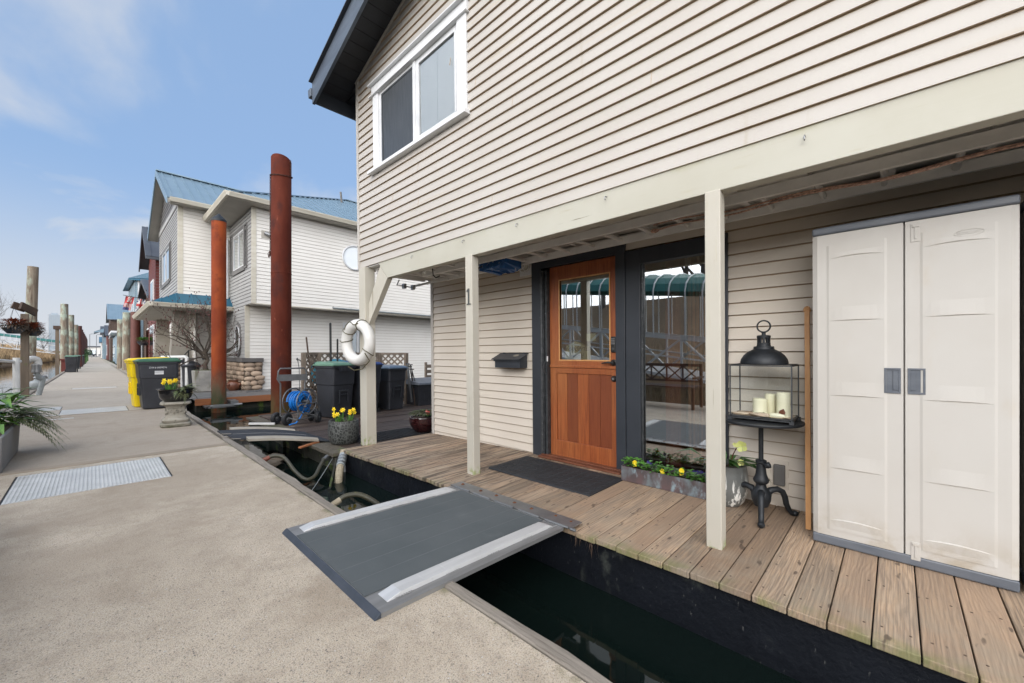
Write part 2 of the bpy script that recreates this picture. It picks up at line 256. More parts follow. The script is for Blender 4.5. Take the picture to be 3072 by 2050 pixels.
def deck_wood():
    m, t, b = _new('deck_wood')
    a = _attr(t)
    c0 = nd(t, 'ShaderNodeTexCoord'); s = nd(t, 'ShaderNodeSeparateXYZ'); t.links.new(c0.outputs['Object'], s.inputs[0])
    off = nd(t, 'ShaderNodeCombineXYZ'); t.links.new(_mul(t, a, 37.), off.inputs[0]); t.links.new(_mul(t, a, 9.), off.inputs[2])
    ad = nd(t, 'ShaderNodeVectorMath', operation='ADD'); t.links.new(c0.outputs['Object'], ad.inputs[0]); t.links.new(off.outputs[0], ad.inputs[1])
    def st(x, y, z):
        p = nd(t, 'ShaderNodeMapping'); p.inputs['Scale'].default_value = (x, y, z); t.links.new(ad.outputs[0], p.inputs[0]); return p.outputs[0]
    # cathedral grain: distorted rings stretched along the board
    wv = nd(t, 'ShaderNodeTexWave'); wv.wave_type = 'BANDS'; wv.bands_direction = 'Y'; wv.inputs['Scale'].default_value = 15; wv.inputs['Distortion'].default_value = 26; wv.inputs['Detail'].default_value = 3; wv.inputs['Detail Scale'].default_value = .30; wv.inputs['Detail Roughness'].default_value = .45
    t.links.new(st(.30, 1.0, 1), wv.inputs['Vector'])
    fine = _noise(t, st(1.2, 55, 10), 3, 6, .65)
    big = _noise(t, st(1.3, 4.5, 1), 2.2, 5, .6)
    c = _mix(t, _ramp(t, big, .34, .68), (.36, .25, .16), (.245, .182, .128))
    c = _mix(t, _ramp(t, wv.outputs['Fac'], .15, .9, 0, .42), c, (.42, .315, .225))
    c = _mix(t, _ramp(t, fine, .40, .64, 0, .72), c, (.135, .102, .078))
    c = _mix(t, _mul(t, _ramp(t, _mul(t, _mul(t, a, 7.31), 1.0, 'FRACT'), .45, .9, 0, .55), 1.0), c, (.27, .18, .118))
    # tone per board
    r2 = nd(t, 'ShaderNodeMapRange'); r2.inputs[3].default_value = .78; r2.inputs[4].default_value = 1.28; t.links.new(a, r2.inputs[0])
    vm = nd(t, 'ShaderNodeVectorMath', operation='SCALE'); t.links.new(c, vm.inputs[0]); t.links.new(r2.outputs[0], vm.inputs['Scale']); c = vm.outputs[0]
    # weathered grey-green towards the outer end, dark mildew streaks at the far half
    g = _noise(t, _coords(t, (2, 2, 1)), 2.5, 5)
    fo = _mul(t, _ramp(t, s.outputs['X'], 3.05, 2.35), _ramp(t, g, .35, .7, .0, .55))
    c = _mix(t, fo, c, (.27, .235, .18))
    mo = _mul(t, _ramp(t, s.outputs['X'], 2.40, 2.27), _ramp(t, _noise(t, _coords(t, (1, 1, 1)), 7, 5), .42, .66, 0, .7))
    c = _mix(t, mo, c, (.15, .165, .05))
    st2 = _noise(t, st(.9, 16, 1), 2.0, 6, .65)
    fy = _mul(t, _ramp(t, s.outputs['Y'], 1.4, 3.2), _ramp(t, st2, .47, .60, 0, .85))
    c = _mix(t, fy, c, (.060, .048, .038))
    fy2 = _mul(t, _ramp(t, s.outputs['Y'], 2.2, 3.6), _ramp(t, st2, .5, .3, 0, .7))
    c = _mix(t, fy2, c, (.36, .31, .24))
    kn = _ramp(t, _noise(t, st(3.2, 9, 1), 2.6, 2, .4), .67, .74, 0, .75)
    c = _mix(t, kn, c, (.06, .04, .03))
    t.links.new(c, b.inputs['Base Color']); b.inputs['Roughness'].default_value = .68
    bb = nd(t, 'ShaderNodeBump'); bb.inputs['Strength'].default_value = .55; bb.inputs['Distance'].default_value = .0025
    t.links.new(_mul(t, _mul(t, fine, 1.6), _mul(t, wv.outputs['Fac'], .5), 'ADD'), bb.inputs['Height']); t.links.new(bb.outputs[0], b.inputs['Normal'])
    M['deck_wood'] = m
deck_wood()
def concrete():
    m, t, b = _new('dock_concrete')
    v = _coords(t, (1, 1, 1))
    vo = nd(t, 'ShaderNodeTexVoronoi'); vo.inputs['Scale'].default_value = 230; t.links.new(v, vo.inputs['Vector'])
    vo2 = nd(t, 'ShaderNodeTexVoronoi'); vo2.inputs['Scale'].default_value = 75; t.links.new(v, vo2.inputs['Vector'])
    n1 = _noise(t, v, .55, 6, .62); n2 = _noise(t, v, 5, 6, .7); n3 = _noise(t, v, 160, 3, .7)
    c = _mix(t, _ramp(t, n1, .3, .72), (.585, .50, .395), (.44, .365, .275))
    c = _mix(t, _ramp(t, n2, .42, .72, 0, .5), c, (.26, .205, .145))
    sp = nd(t, 'ShaderNodeSeparateColor'); t.links.new(vo.outputs['Color'], sp.inputs[0])
    c = _mix(t, _ramp(t, sp.outputs[0], .2, .95, 0, .42), c, (.46, .43, .38))
    c = _mix(t, _ramp(t, sp.outputs[1], .84, .94, 0, .6), c, (.13, .115, .10))
    sp2 = nd(t, 'ShaderNodeSeparateColor'); t.links.new(vo2.outputs['Color'], sp2.inputs[0])
    rad = _ramp(t, vo2.outputs['Distance'], .36, .28)
    c = _mix(t, _mul(t, rad, _ramp(t, sp2.outputs[0], .955, .965, 0, .75)), c, (.09, .085, .08))
    c = _mix(t, _mul(t, rad, _ramp(t, sp2.outputs[1], .975, .98, 0, .8)), c, (.55, .53, .5))
    c = _mix(t, _ramp(t, n3, .45, .68, 0, .55), c, (.16, .14, .12))
    c = _mix(t, _ramp(t, _noise(t, v, 1.6, 8, .7, .6), .48, .68, 0, .5), c, (.25, .195, .14))
    # older, greyer slabs further along the dock
    c0 = nd(t, 'ShaderNodeTexCoord'); s = nd(t, 'ShaderNodeSeparateXYZ'); t.links.new(c0.outputs['Object'], s.inputs[0])
    c = _mix(t, _ramp(t, s.outputs['Y'], 11.6, 11.9, 0, .55), c, (.36, .335, .30))
    # darker worn stretch of slab
    c = _mix(t, _mul(t, _ramp(t, s.outputs['Y'], 6.45, 6.52), _ramp(t, s.outputs['Y'], 11.6, 11.5, 0, .55)), c, (.27, .225, .18))
    c = _mix(t, _mul(t, _ramp(t, s.outputs['Y'], 2.6, 3.6), _mul(t, _ramp(t, s.outputs['Y'], 6.25, 6.1, 0, .5), _ramp(t, n1, .35, .55))), c, (.30, .245, .185))
    # moss stain along timber edge
    c = _mix(t, _mul(t, _ramp(t, s.outputs['X'], 1.19, 1.24), _ramp(t, n2, .45, .6, 0, .5)), c, (.10, .11, .03))
    t.links.new(c, b.inputs['Base Color']); b.inputs['Roughness'].default_value = .85
    bb = nd(t, 'ShaderNodeBump'); bb.inputs['Strength'].default_value = .7; bb.inputs['Distance'].default_value = .003
    h = _mul(t, _mul(t, vo.outputs['Distance'], -1.0), n3, 'ADD')
    t.links.new(h, bb.inputs['Height']); t.links.new(bb.outputs[0], b.inputs['Normal'])
    M['dock_concrete'] = m
concrete()
mk('concrete_smooth', (.34, .28, .215), (.28, .23, .175), 3, rough=.85, bump=.4, bscale=60)
def water():
    m, t, b = _new('river_water')
    b.inputs['Base Color'].default_value = (.004, .008, .007, 1); b.inputs['Roughness'].default_value = .03; b.inputs['IOR'].default_value = 1.33; b.inputs['Specular IOR Level'].default_value = .36
    v = _coords(t, (1, 1, 1)); n = _noise(t, v, 2.2, 3, .5); n2 = _noise(t, v, .25, 2)
    bb = nd(t, 'ShaderNodeBump'); bb.inputs['Strength'].default_value = .16; bb.inputs['Distance'].default_value = .02
    t.links.new(_mul(t, n, n2, 'ADD'), bb.inputs['Height']); t.links.new(bb.outputs[0], b.inputs['Normal'])
    M['river_water'] = m
water()
def glass(name, refl, tint=(1, 1, 1)):
    m = bpy.data.materials.new(name); m.use_nodes = True; t = m.node_tree
    for n in list(t.nodes): t.nodes.remove(n)
    o = nd(t, 'ShaderNodeOutputMaterial'); tr = nd(t, 'ShaderNodeBsdfTransparent'); tr.inputs[0].default_value = (*tint, 1)
    gl = nd(t, 'ShaderNodeBsdfGlossy'); gl.inputs['Roughness'].default_value = .012; gl.inputs[0].default_value = (.9, .95, .97, 1)
    fr = nd(t, 'ShaderNodeFresnel'); fr.inputs[0].default_value = 1.5
    a = _mul(t, fr.outputs[0], 1.0) if name != 'glass_clear' else _mul(t, .06, 1.0); a = _mul(t, a, refl, 'ADD')
    mx = nd(t, 'ShaderNodeMixShader'); t.links.new(a, mx.inputs[0]); t.links.new(tr.outputs[0], mx.inputs[1]); t.links.new(gl.outputs[0], mx.inputs[2]); t.links.new(mx.outputs[0], o.inputs[0])
    M[name] = m
glass('glass_reflective', .50, (.95, .95, .95)); glass('glass_clear', .0, (.97, .985, .98)); glass('glass_dark', .30, (.5, .55, .58)); glass('glass_mid', .04, (.96, .98, .99))

# ================================================================== mesh builder
class MB:
    def __init__(s): s.v = []; s.f = []; s.m = []; s.r = []; s.cm = 0; s.cr = None
    def q(s, *pts):
        i = len(s.v); s.v += [tuple(p) for p in pts]; s.f.append(tuple(range(i, i + len(pts)))); s.m.append(s.cm); s.r.append(rng.random() if s.cr is None else s.cr)
    def box(s, x0, x1, y0, y1, z0, z1):
        s.hexa([(x0, y0, z0), (x1, y0, z0), (x1, y1, z0), (x0, y1, z0), (x0, y0, z1), (x1, y0, z1), (x1, y1, z1), (x0, y1, z1)])
    def hexa(s, p):
        i = len(s.v); s.v += [tuple(a) for a in p]; r = rng.random() if s.cr is None else s.cr
        for f in ((0, 3, 2, 1), (4, 5, 6, 7), (0, 1, 5, 4), (1, 2, 6, 5), (2, 3, 7, 6), (3, 0, 4, 7)):
            s.f.append(tuple(i + k for k in f)); s.m.append(s.cm); s.r.append(r)
    def prism(s, poly, axis, a, b):
        """extrude a 2-D polygon along axis between a and b; poly coords are the other two axes in order"""
        def P(u, w, c):
            return {'x': (c, u, w), 'y': (u, c, w), 'z': (u, w, c)}[axis]
        n = len(poly); i = len(s.v); r = rng.random() if s.cr is None else s.cr
        s.v += [P(u, w, a) for u, w in poly] + [P(u, w, b) for u, w in poly]
        fs = [tuple(range(i, i + n))[::-1], tuple(range(i + n, i + 2 * n))] + [(i + k, i + (k + 1) % n, i + n + (k + 1) % n, i + n + k) for k in range(n)]
        for f in fs: s.f.append(f); s.m.append(s.cm); s.r.append(r)
    def bar(s, p, q, w, h=None, up=(0, 0, 1)):
        p, q = Vector(p), Vector(q); h = h or w; d = (q - p).normalized(); u = Vector(up)
        if abs(d.dot(u)) > .98: u = Vector((0, 1, 0))
        a = d.cross(u).normalized() * w / 2; b = a.cross(d).normalized() * h / 2
        s.hexa([p - a - b, p + a - b, p + a + b, p - a + b, q - a - b, q + a - b, q + a + b, q - a + b])
    def tube(s, pts, r, n=8, cap=True, closed=False):
        pts = [Vector(p) for p in pts]; k = len(pts); rs = r if isinstance(r, (list, tuple)) else [r] * k
        rr = rng.random() if s.cr is None else s.cr
        i0 = len(s.v); u = None
        for j, p in enumerate(pts):
            if closed: d = pts[(j + 1) % k] - pts[j - 1]
            else: d = pts[min(j + 1, k - 1)] - pts[max(j - 1, 0)]
            if d.length < 1e-9: d = Vector((0, 0, 1))
            d.normalize()
            if u is None:
                u = d.orthogonal().normalized()
            else:
                u = (u - d * u.dot(d)); u = u.normalized() if u.length > 1e-6 else d.orthogonal().normalized()
            w = d.cross(u)
            for t in range(n):
                a = 2 * math.pi * t / n; s.v.append(tuple(p + (u * math.cos(a) + w * math.sin(a)) * rs[j]))
        for j in range(k if closed else k - 1):
            for t in range(n):
                a, b = i0 + j * n, i0 + ((j + 1) % k) * n
                s.f.append((a + t, a + (t + 1) % n, b + (t + 1) % n, b + t)); s.m.append(s.cm); s.r.append(rr)
        if cap and not closed:
            s.f.append(tuple(i0 + t for t in range(n))[::-1]); s.m.append(s.cm); s.r.append(rr)
            s.f.append(tuple(i0 + (k - 1) * n + t for t in range(n))); s.m.append(s.cm); s.r.append(rr)
    def lathe(s, prof, c=(0, 0, 0), n=24, sx=1, sy=1, cap=True):
        c = Vector(c); i0 = len(s.v); rr = rng.random() if s.cr is None else s.cr
        for r, z in prof:
            for t in range(n):
                a = 2 * math.pi * t / n; s.v.append((c.x + r * math.cos(a) * sx, c.y + r * math.sin(a) * sy, c.z + z))
        k = len(prof)
        for j in range(k - 1):
            for t in range(n):
                a, b = i0 + j * n, i0 + (j + 1) * n
                s.f.append((a + t, a + (t + 1) % n, b + (t + 1) % n, b + t)); s.m.append(s.cm); s.r.append(rr)
        if cap:
            if prof[0][0] > 1e-4: s.f.append(tuple(i0 + t for t in range(n))[::-1]); s.m.append(s.cm); s.r.append(rr)
            if prof[-1][0] > 1e-4: s.f.append(tuple(i0 + (k - 1) * n + t for t in range(n))); s.m.append(s.cm); s.r.append(rr)
    def blob(s, c, rx, ry, rz, seg=8, ring=5, jit=0., rot=0.):
        c = Vector(c); i0 = len(s.v); rr = rng.random() if s.cr is None else s.cr; cr_, sr_ = math.cos(rot), math.sin(rot)
        for j in range(1, ring):
            th = math.pi * j / ring
            for t in range(seg):
                a = 2 * math.pi * t / seg; k = 1 + rng.uniform(-jit, jit)
                x, y, z = rx * math.sin(th) * math.cos(a) * k, ry * math.sin(th) * math.sin(a) * k, rz * math.cos(th) * k
                s.v.append((c.x + x * cr_ - y * sr_, c.y + x * sr_ + y * cr_, c.z + z))
        top = len(s.v); s.v.append((c.x, c.y, c.z + rz)); bot = len(s.v); s.v.append((c.x, c.y, c.z - rz))
        for j in range(ring - 2):
            for t in range(seg):
                a, b = i0 + j * seg, i0 + (j + 1) * seg
                s.f.append((a + t, b + t, b + (t + 1) % seg, a + (t + 1) % seg)); s.m.append(s.cm); s.r.append(rr)
        for t in range(seg):
            s.f.append((top, i0 + t, i0 + (t + 1) % seg)); s.m.append(s.cm); s.r.append(rr)
            b = i0 + (ring - 2) * seg; s.f.append((bot, b + (t + 1) % seg, b + t)); s.m.append(s.cm); s.r.append(rr)
    def leaf(s, p, d, l, w, up=(0, 0, 1), fold=.15, droop=.25):
        """pointed leaf, four faces"""
        p = Vector(p); d = Vector(d).normalized(); u = Vector(up); a = d.cross(u)
        if a.length < 1e-3: a = d.orthogonal()
        a.normalize(); n = a.cross(d).normalized()
        m = p + d * l * .45 + n * l * .05; t = p + d * l - n * l * droop
        s.q(p, m + a * w / 2 + n * w * fold, t, m); s.r[-1:] = [s.r[-1]]; r = s.r[-1]
        s.q(p, m, t, m - a * w / 2 + n * w * fold); s.r[-1] = r
    def build(s, name, mat, parent=None, smooth=False, bevel=0, frame=None, loc=(0, 0, 0), bseg=2):
        me = bpy.data.meshes.new(name); me.from_pydata(s.v, [], s.f)
        mats = mat if isinstance(mat, (list, tuple)) else [mat]
        for x in mats: me.materials.append(M[x])
        me.polygons.foreach_set('material_index', s.m)
        at = me.attributes.new('rnd', 'FLOAT', 'FACE'); at.data.foreach_set('value', s.r)
        me.update()
        if smooth:
            me.polygons.foreach_set('use_smooth', [True] * len(s.f))
            me.set_sharp_from_angle(angle=R(38)) if hasattr(me, 'set_sharp_from_angle') else None
        o = bpy.data.objects.new(name, me); col.objects.link(o)
        if parent is not None:
            o.parent = parent
            if parent.name in LOC and parent.type == 'EMPTY': o.location = -LOC[parent.name]
        if bevel:
            b = o.modifiers.new('bevel', 'BEVEL'); b.width = bevel; b.segments = bseg; b.limit_method = 'ANGLE'; b.angle_limit = R(35)
        return o
LOC = {}
HE = (R(-.05), R(-.7), R(.15)); HM = Euler(HE, 'XYZ').to_matrix()
def tag(o, label=None, cat=None, group=None, kind=None):
    if label: o['label'] = label
    if cat: o['category'] = cat
    if group: o['group'] = group
    if kind: o['kind'] = kind
    return o
def T(name, label, cat, loc=(0, 0, 0), frame='W', group=None, rz=0):
    """a thing: an empty at its base; frame H is the near float house, which sits slightly out of level"""
    o = bpy.data.objects.new(name, None); col.objects.link(o); l = Vector(loc); o.empty_display_size = .1
    if frame == 'H': o.location = HM @ l; o.rotation_euler = HE
    else: o.location = l; o.rotation_euler = (0, 0, rz)
    LOC[o.name] = l; return tag(o, label, cat, group)
def solo(mb, name, mat, label, cat, frame='W', group=None, kind=None, loc=None, **k):
    if loc is not None: mb.v = [tuple(Vector(p) - Vector(loc)) for p in mb.v]
    o = mb.build(name, mat, **k); l = Vector(loc or (0, 0, 0))
    if frame == 'H': o.location = HM @ l; o.rotation_euler = HE
    else: o.location = l
    return tag(o, label, cat, group, kind)
def struct(mb, name, mat, **k): return tag(mb.build(name, mat, **k), kind='structure')
def copy_tree(o, parent=None):
    c = o.copy(); col.objects.link(c)
    if parent: c.parent = parent
    for ch in list(o.children):
        copy_tree(ch, c)
    return c
def text_mb(txt, size, font_mat, parent, name, mtx, extrude=.001, shear=0, label=None):
    cu = bpy.data.curves.new(name, 'FONT'); cu.body = txt; cu.size = size; cu.extrude = extrude; cu.align_x = 'CENTER'; cu.align_y = 'CENTER'; cu.shear = shear
    to = bpy.data.objects.new('tmp_text', cu); col.objects.link(to)
    dg = bpy.context.evaluated_depsgraph_get(); me = bpy.data.meshes.new_from_object(to.evaluated_get(dg)); col.objects.unlink(to); bpy.data.objects.remove(to)
    me.materials.clear(); me.materials.append(M[font_mat]); me.transform(mtx)
    o = bpy.data.objects.new(name, me); col.objects.link(o); o.parent = parent
    if parent.type == 'EMPTY': o.location = -LOC[parent.name]
    return o
# text facing -x (reading left to right towards -y) at a point
def face_mx(p): return Matrix.Translation(p) @ Matrix(((0, 0, -1, 0), (-1, 0, 0, 0), (0, 1, 0, 0), (0, 0, 0, 1)))
def face_my(p): return Matrix.Translation(p) @ Matrix(((1, 0, 0, 0), (0, 0, -1, 0), (0, 1, 0, 0), (0, 0, 0, 1)))

def siding(mb, face, pos, a0, a1, z0, z1, pitch=.1016, lip=.018, holes=(), clip=None, gro=.010, groove=True):
    """horizontal lap boards on a wall whose outward side is face ('-x','-y','+x'); clip(z)->(a0,a1)"""
    sg = {'-x': -1, '-y': -1, '+x': 1}[face]
    def P(a, z, o): return (pos + sg * o, a, z) if face[1] == 'x' else (a, pos + sg * o, z)
    z = z0
    while z < z1 - 1e-4:
        zt = min(z + pitch, z1); zb = z
        segs = [(a0, a1)]
        zm = (zb + zt) / 2
        for h in holes:
            if h[2] < zm < h[3]:
                ns = []
                for s0, s1 in segs:
                    if h[1] <= s0 or h[0] >= s1: ns.append((s0, s1)); continue
                    if h[0] > s0: ns.append((s0, h[0]))
                    if h[1] < s1: ns.append((h[1], s1))
                segs = ns
        for s0, s1 in segs:
            b0, b1, t0, t1 = s0, s1, s0, s1
            if clip:
                cb_, ct = clip(zb), clip(zt); b0, b1 = max(s0, cb_[0]), min(s1, cb_[1]); t0, t1 = max(s0, ct[0]), min(s1, ct[1])
                if b1 - b0 < .01: continue
                if t1 < t0: t0 = t1 = (t0 + t1) / 2
            f = gro / (zt - zb) if zt - zb > gro * 1.5 else 0; g0, g1 = t0 + (b0 - t0) * f, t1 + (b1 - t1) * f; zg = zt - (zt - zb) * f
            mb.q(P(b0, zb, lip), P(b1, zb, lip), P(g1, zg, .002), P(g0, zg, .002))
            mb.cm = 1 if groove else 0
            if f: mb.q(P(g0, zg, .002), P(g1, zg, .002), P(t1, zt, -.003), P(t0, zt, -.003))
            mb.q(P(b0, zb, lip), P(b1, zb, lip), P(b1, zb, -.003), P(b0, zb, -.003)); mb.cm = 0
        z = zt
def metal_roof(mb, poly, up, pitch=.32, rib=.028, th=.03):
    """poly: 3-D corners; first two = eave; up: slope direction vector (3-D). ribs run up the slope"""
    P = [Vector(p) for p in poly]; e = (P[1] - P[0]); el = e.length; e.normalize(); u = (Vector(up) - e * Vector(up).dot(e)).normalized(); n = e.cross(u).normalized()
    if n.z < 0: n = -n
    mb.cr = .5; mb.q(*P); mb.q(*[p - n * th for p in P])
    for i in range(len(P)):
        a, b = P[i], P[(i + 1) % len(P)]; mb.q(a, b, b - n * th, a - n * th)
    L2 = [((p - P[0]).dot(e), (p - P[0]).dot(u)) for p in P]; amin = min(p[0] for p in L2); amax = max(p[0] for p in L2)
    t = amin + pitch / 2
    while t < amax:
        xs = []
        for i in range(len(L2)):
            (x0, y0), (x1, y1) = L2[i], L2[(i + 1) % len(L2)]
            if (x0 - t) * (x1 - t) < 0: xs.append(y0 + (y1 - y0) * (t - x0) / (x1 - x0))
        if len(xs) >= 2:
            y0, y1 = min(xs), max(xs); a = P[0] + e * t + u * y0; b = P[0] + e * t + u * y1
            mb.bar(a + n * rib / 2, b + n * rib / 2, rib, rib, up=n)
        t += pitch
    mb.cr = None
def stones(mb, o, u, n, w, h, size=.17):
    """rounded river stones packed on a rectangle (o corner, u horizontal dir, n outward)"""
    o, u, n = Vector(o), Vector(u), Vector(n); rows = max(2, round(h / (size * .8))); rh = h / rows
    ang = math.atan2(u.y, u.x)
    for r in range(rows):
        x = rng.uniform(-.3, 0) * size
        while x < w:
            L_ = size * rng.uniform(.7, 1.7); cx_ = x + L_ / 2; x += L_ * .97
            if cx_ > w + .02 or cx_ < 0: continue
            c = o + u * min(max(cx_, L_ * .35), w - L_ * .2) + Vector((0, 0, (r + .5) * rh + rng.uniform(-.015, .015))) + n * .01
            mb.blob(c, L_ * .53, .055, rh * rng.uniform(.5, .62), 9, 6, .05, rot=ang)

# ================================================================== setting
WZ = -.36
m = MB(); m.q((-900, -300, WZ), (900, -300, WZ), (900, 1500, WZ), (-900, 1500, WZ)); struct(m, 'river_water', 'river_water')
m = MB(); m.q((-900, -300, -3.5), (900, -300, -3.5), (900, 1500, -3.5), (-900, 1500, -3.5)); struct(m, 'river_bed', 'mossy_hull')
def dock():
    m = MB(); HX = [(-.515, .54)]
    # slab segments; the recesses for the steel hatches are real openings
    def slab(x0, x1, y0, y1, zt=0.): m.box(x0, x1, y0, y1, -.5, zt)
    XL, XR = -1.27, 1.245
    slab(XL, XR, -5, 5.13)
    slab(XL, -.525, 5.13, 6.22); slab(.545, XR, 5.13, 6.22); slab(XL, XR, 6.22, 6.36)
    m.cm = 1; m.box(XL, XR, 6.362, 6.50, -.5, .006); m.cm = 0
    slab(XL, XR, 6.504, 11.62)
    m.cm = 1; m.box(XL, XR, 11.624, 11.82, -.5, -.002); m.cm = 0
    slab(XL, -.88, 11.824, 13.72); slab(-.88, -.48, 11.824, 12.96); slab(-.48, .53, 12.86, 13.72); slab(.53, XR, 11.824, 13.72); 
    slab(-.88 + .0, -.48, 13.70, 13.72); y = 13.724
    slab(XL, XR, y, 20.2); slab(XL, -.52, 20.204, 20.7); slab(.60, XR, 20.204, 20.7)
    y = 20.704
    while y < 230:
        l = 6.1 if y < 60 else 12.; xr = 1.3 + min(.45, max(0, (y - 20) * .02)); slab(XL, xr, y, y + l - .03, rng.uniform(-.006, .004)); y += l
    # floor below hatches
    m.box(-.525, .545, 5.13, 6.22, -.5, -.03); m.box(-.48, .53, 11.824, 12.86, -.5, -.03); m.box(-.88, -.48, 12.96, 13.70, -.5, -.03); m.box(-.52, .60, 20.204, 20.7, -.5, -.02)
    o = struct(m, 'dock', ['dock_concrete', 'concrete_smooth'])
dock()
def hatch(name, label, x0, x1, y0, y1, z=-.001, pitch=.0264):
    t = T(name, label, 'hatch cover', ((x0 + x1) / 2, (y0 + y1) / 2, z - .02), group='ribbed metal covers set in the dock')
    m = MB(); m.box(x0, x1, y0, y1, z - .02, z); n = int((x1 - x0) / pitch)
    for i in range(n):
        a = x0 + (i + .5) * (x1 - x0) / n; m.prism([(a - .008, z), (a - .004, z + .0035), (a + .004, z + .0035), (a + .008, z)], 'y', y0 + .004, y1 - .004)
    m.build('cover_plate', 'plate_alu', t)
    m = MB(); g = .012
    m.box(x0 - g, x1 + g, y0 - g, y0 - .001, z - .03, z - .004); m.box(x0 - g, x1 + g, y1 + .001, y1 + g, z - .03, z - .004); m.box(x0 - g, x0 - .001, y0, y1, z - .03, z - .004); m.box(x1 + .001, x1 + g, y0, y1, z - .03, z - .004)
    m.build('gasket', 'rubber_black', t)
hatch('hatch_cover', 'large ribbed metal cover in the dock nearest the front of the photo', -.51, .53, 5.145, 6.205)
hatch('hatch_cover', 'ribbed metal cover in the dock ending under the yellow and black bins', -.465, .515, 11.84, 12.845)
hatch('hatch_cover', 'small ribbed metal cover beside the fern of the grey planter', -.865, -.495, 12.975, 13.685)
hatch('hatch_cover', 'narrow ribbed metal cover in the dock beyond the yellow bin', -.505, .585, 20.22, 20.685)
# metal joint strips by the small hatch
for x_, y_, lb in ((.12, 11.80, 'long thin pale metal strip across the dock beside the far hatch'), (-.25, 11.05, 'short thin pale metal strip on the dock nearer the grey planter')):
    m = MB(); m.box(-.95, x_, y_, y_ + .03, .001, .012); solo(m, 'joint_strip', 'aluminium', lb, 'metal strip', group='metal strips across the dock')
def edge_timber(name, label, x0, x1, y0, y1, z1=.012, seed=1):
    r = random.Random(seed); m = MB(); n = int((y1 - y0) / .25) + 1; P = []
    for i in range(n + 1):
        y = y0 + (y1 - y0) * i / n; jx = r.uniform(-.008, .010); jz = r.uniform(-.005, .004)
        P.append([(x0, y, -.16), (x1 + jx, y, -.16), (x1 + jx, y, z1 + jz - .012), (x1 + jx - .014, y, z1 + jz), (x0 + .006, y, z1 + jz * .5), (x0, y, z1 - .008)])
    b = len(m.v); k = 6; m.v += [p for s in P for p in s]
    for i in range(n):
        for j in range(k):
            a = b + i * k; m.f.append((a + j, a + (j + 1) % k, a + k + (j + 1) % k, a + k + j)); m.m.append(0); m.r.append(.5)
    m.f.append(tuple(range(b, b + k))); m.m.append(0); m.r.append(.5); m.f.append(tuple(range(b + n * k, b + n * k + k))); m.m.append(0); m.r.append(.5)
    return solo(m, name, 'timber_edge', label, 'timber', group='timbers along the edge of the dock')
edge_timber('edge_timber', 'split grey timber on the dock edge nearest the front, below the ramp', 1.25, 1.318, -4, 3.44, seed=3)
edge_timber('edge_timber', 'grey timber on the dock edge between the ramp and the pedestal', 1.262, 1.345, 3.45, 6.9, .004, seed=4)
edge_timber('edge_timber', 'mossy brown timber on the dock edge beside the stone pedestal', 1.29, 1.375, 6.92, 13.5, .004, seed=5)
edge_timber('edge_timber', 'long timber on the left edge of the dock below the posts', -1.40, -1.275, 8, 60, .03, seed=6)
m = MB()
for y in range(14, 60, 6): m.box(1.30, 1.40, y, y + 5.9, -.3, .01)
solo(m, 'edge_timber', 'timber_edge', 'timber on the right edge of the dock beyond the bins', 'timber', group='timbers along the edge of the dock')

# river bank, reeds, far land
def bank():
    m = MB(); n = 60
    prof = [(-9.0, -.6), (-10.2, .15), (-12., 1.0), (-15., 2.2), (-22, 2.7), (-60, 3.0)]
    rows = []
    for i in range(n + 1):
        y = -30 + i * 290 / n; o = .7 * math.sin(y * .13) + .4 * math.sin(y * .41)
        off = 1.6 * max(0, min(1, (y - 50) / 28)) + 3.2 * max(0, min(1, (y - 85) / 70))
        rows.append([(x + o * (1 if j < 4 else 0) + off, y, z + .12 * math.sin(y * .7 + j) + (1.6 * max(0, min(1, (34 - y) / 12)) if j > 2 else 0)) for j, (x, z) in enumerate(prof)])
    b = len(m.v); k = len(prof); m.v += [p for s in rows for p in s]
    for i in range(n):
        for j in range(k - 1):
            a = b + i * k + j; m.f.append((a, a + 1, a + k + 1, a + k)); m.m.append(0); m.r.append(.5)
    struct(m, 'river_bank', 'bank_earth')
bank()
def reeds():
    m = MB()
    for i in range(30000):
        y = -12 + 160 * rng.random() ** 1.3; off = 1.6 * max(0, min(1, (y - 50) / 28)) + 3.2 * max(0, min(1, (y - 85) / 70)); x = -9.3 - rng.random() ** 1.5 * 6 + .7 * math.sin(y * .13) + .4 * math.sin(y * .41)
        z = -.2 + max(0, (-9.4 - x)) * .42; z = min(z, 2.3) + (min(1, max(0, (-12.3 - x) / 3)) * 1.6 if y < 30 else 0); x += off; h = rng.uniform(.5, 1.3); w_ = .012 + y * .0006
        dx, dy = rng.uniform(-.35, .35), rng.uniform(-.35, .35); a = rng.uniform(0, 3.14); cx_, cy_ = math.cos(a) * w_, math.sin(a) * w_
        m.q((x - cx_, y - cy_, z), (x + cx_, y + cy_, z), (x + dx * h + cx_ * .2, y + dy * h + cy_ * .2, z + h))
    o = m.build('reeds', 'grass_dry'); tag(o, 'dry brown reeds covering the river bank', 'reeds', kind='stuff')
reeds()
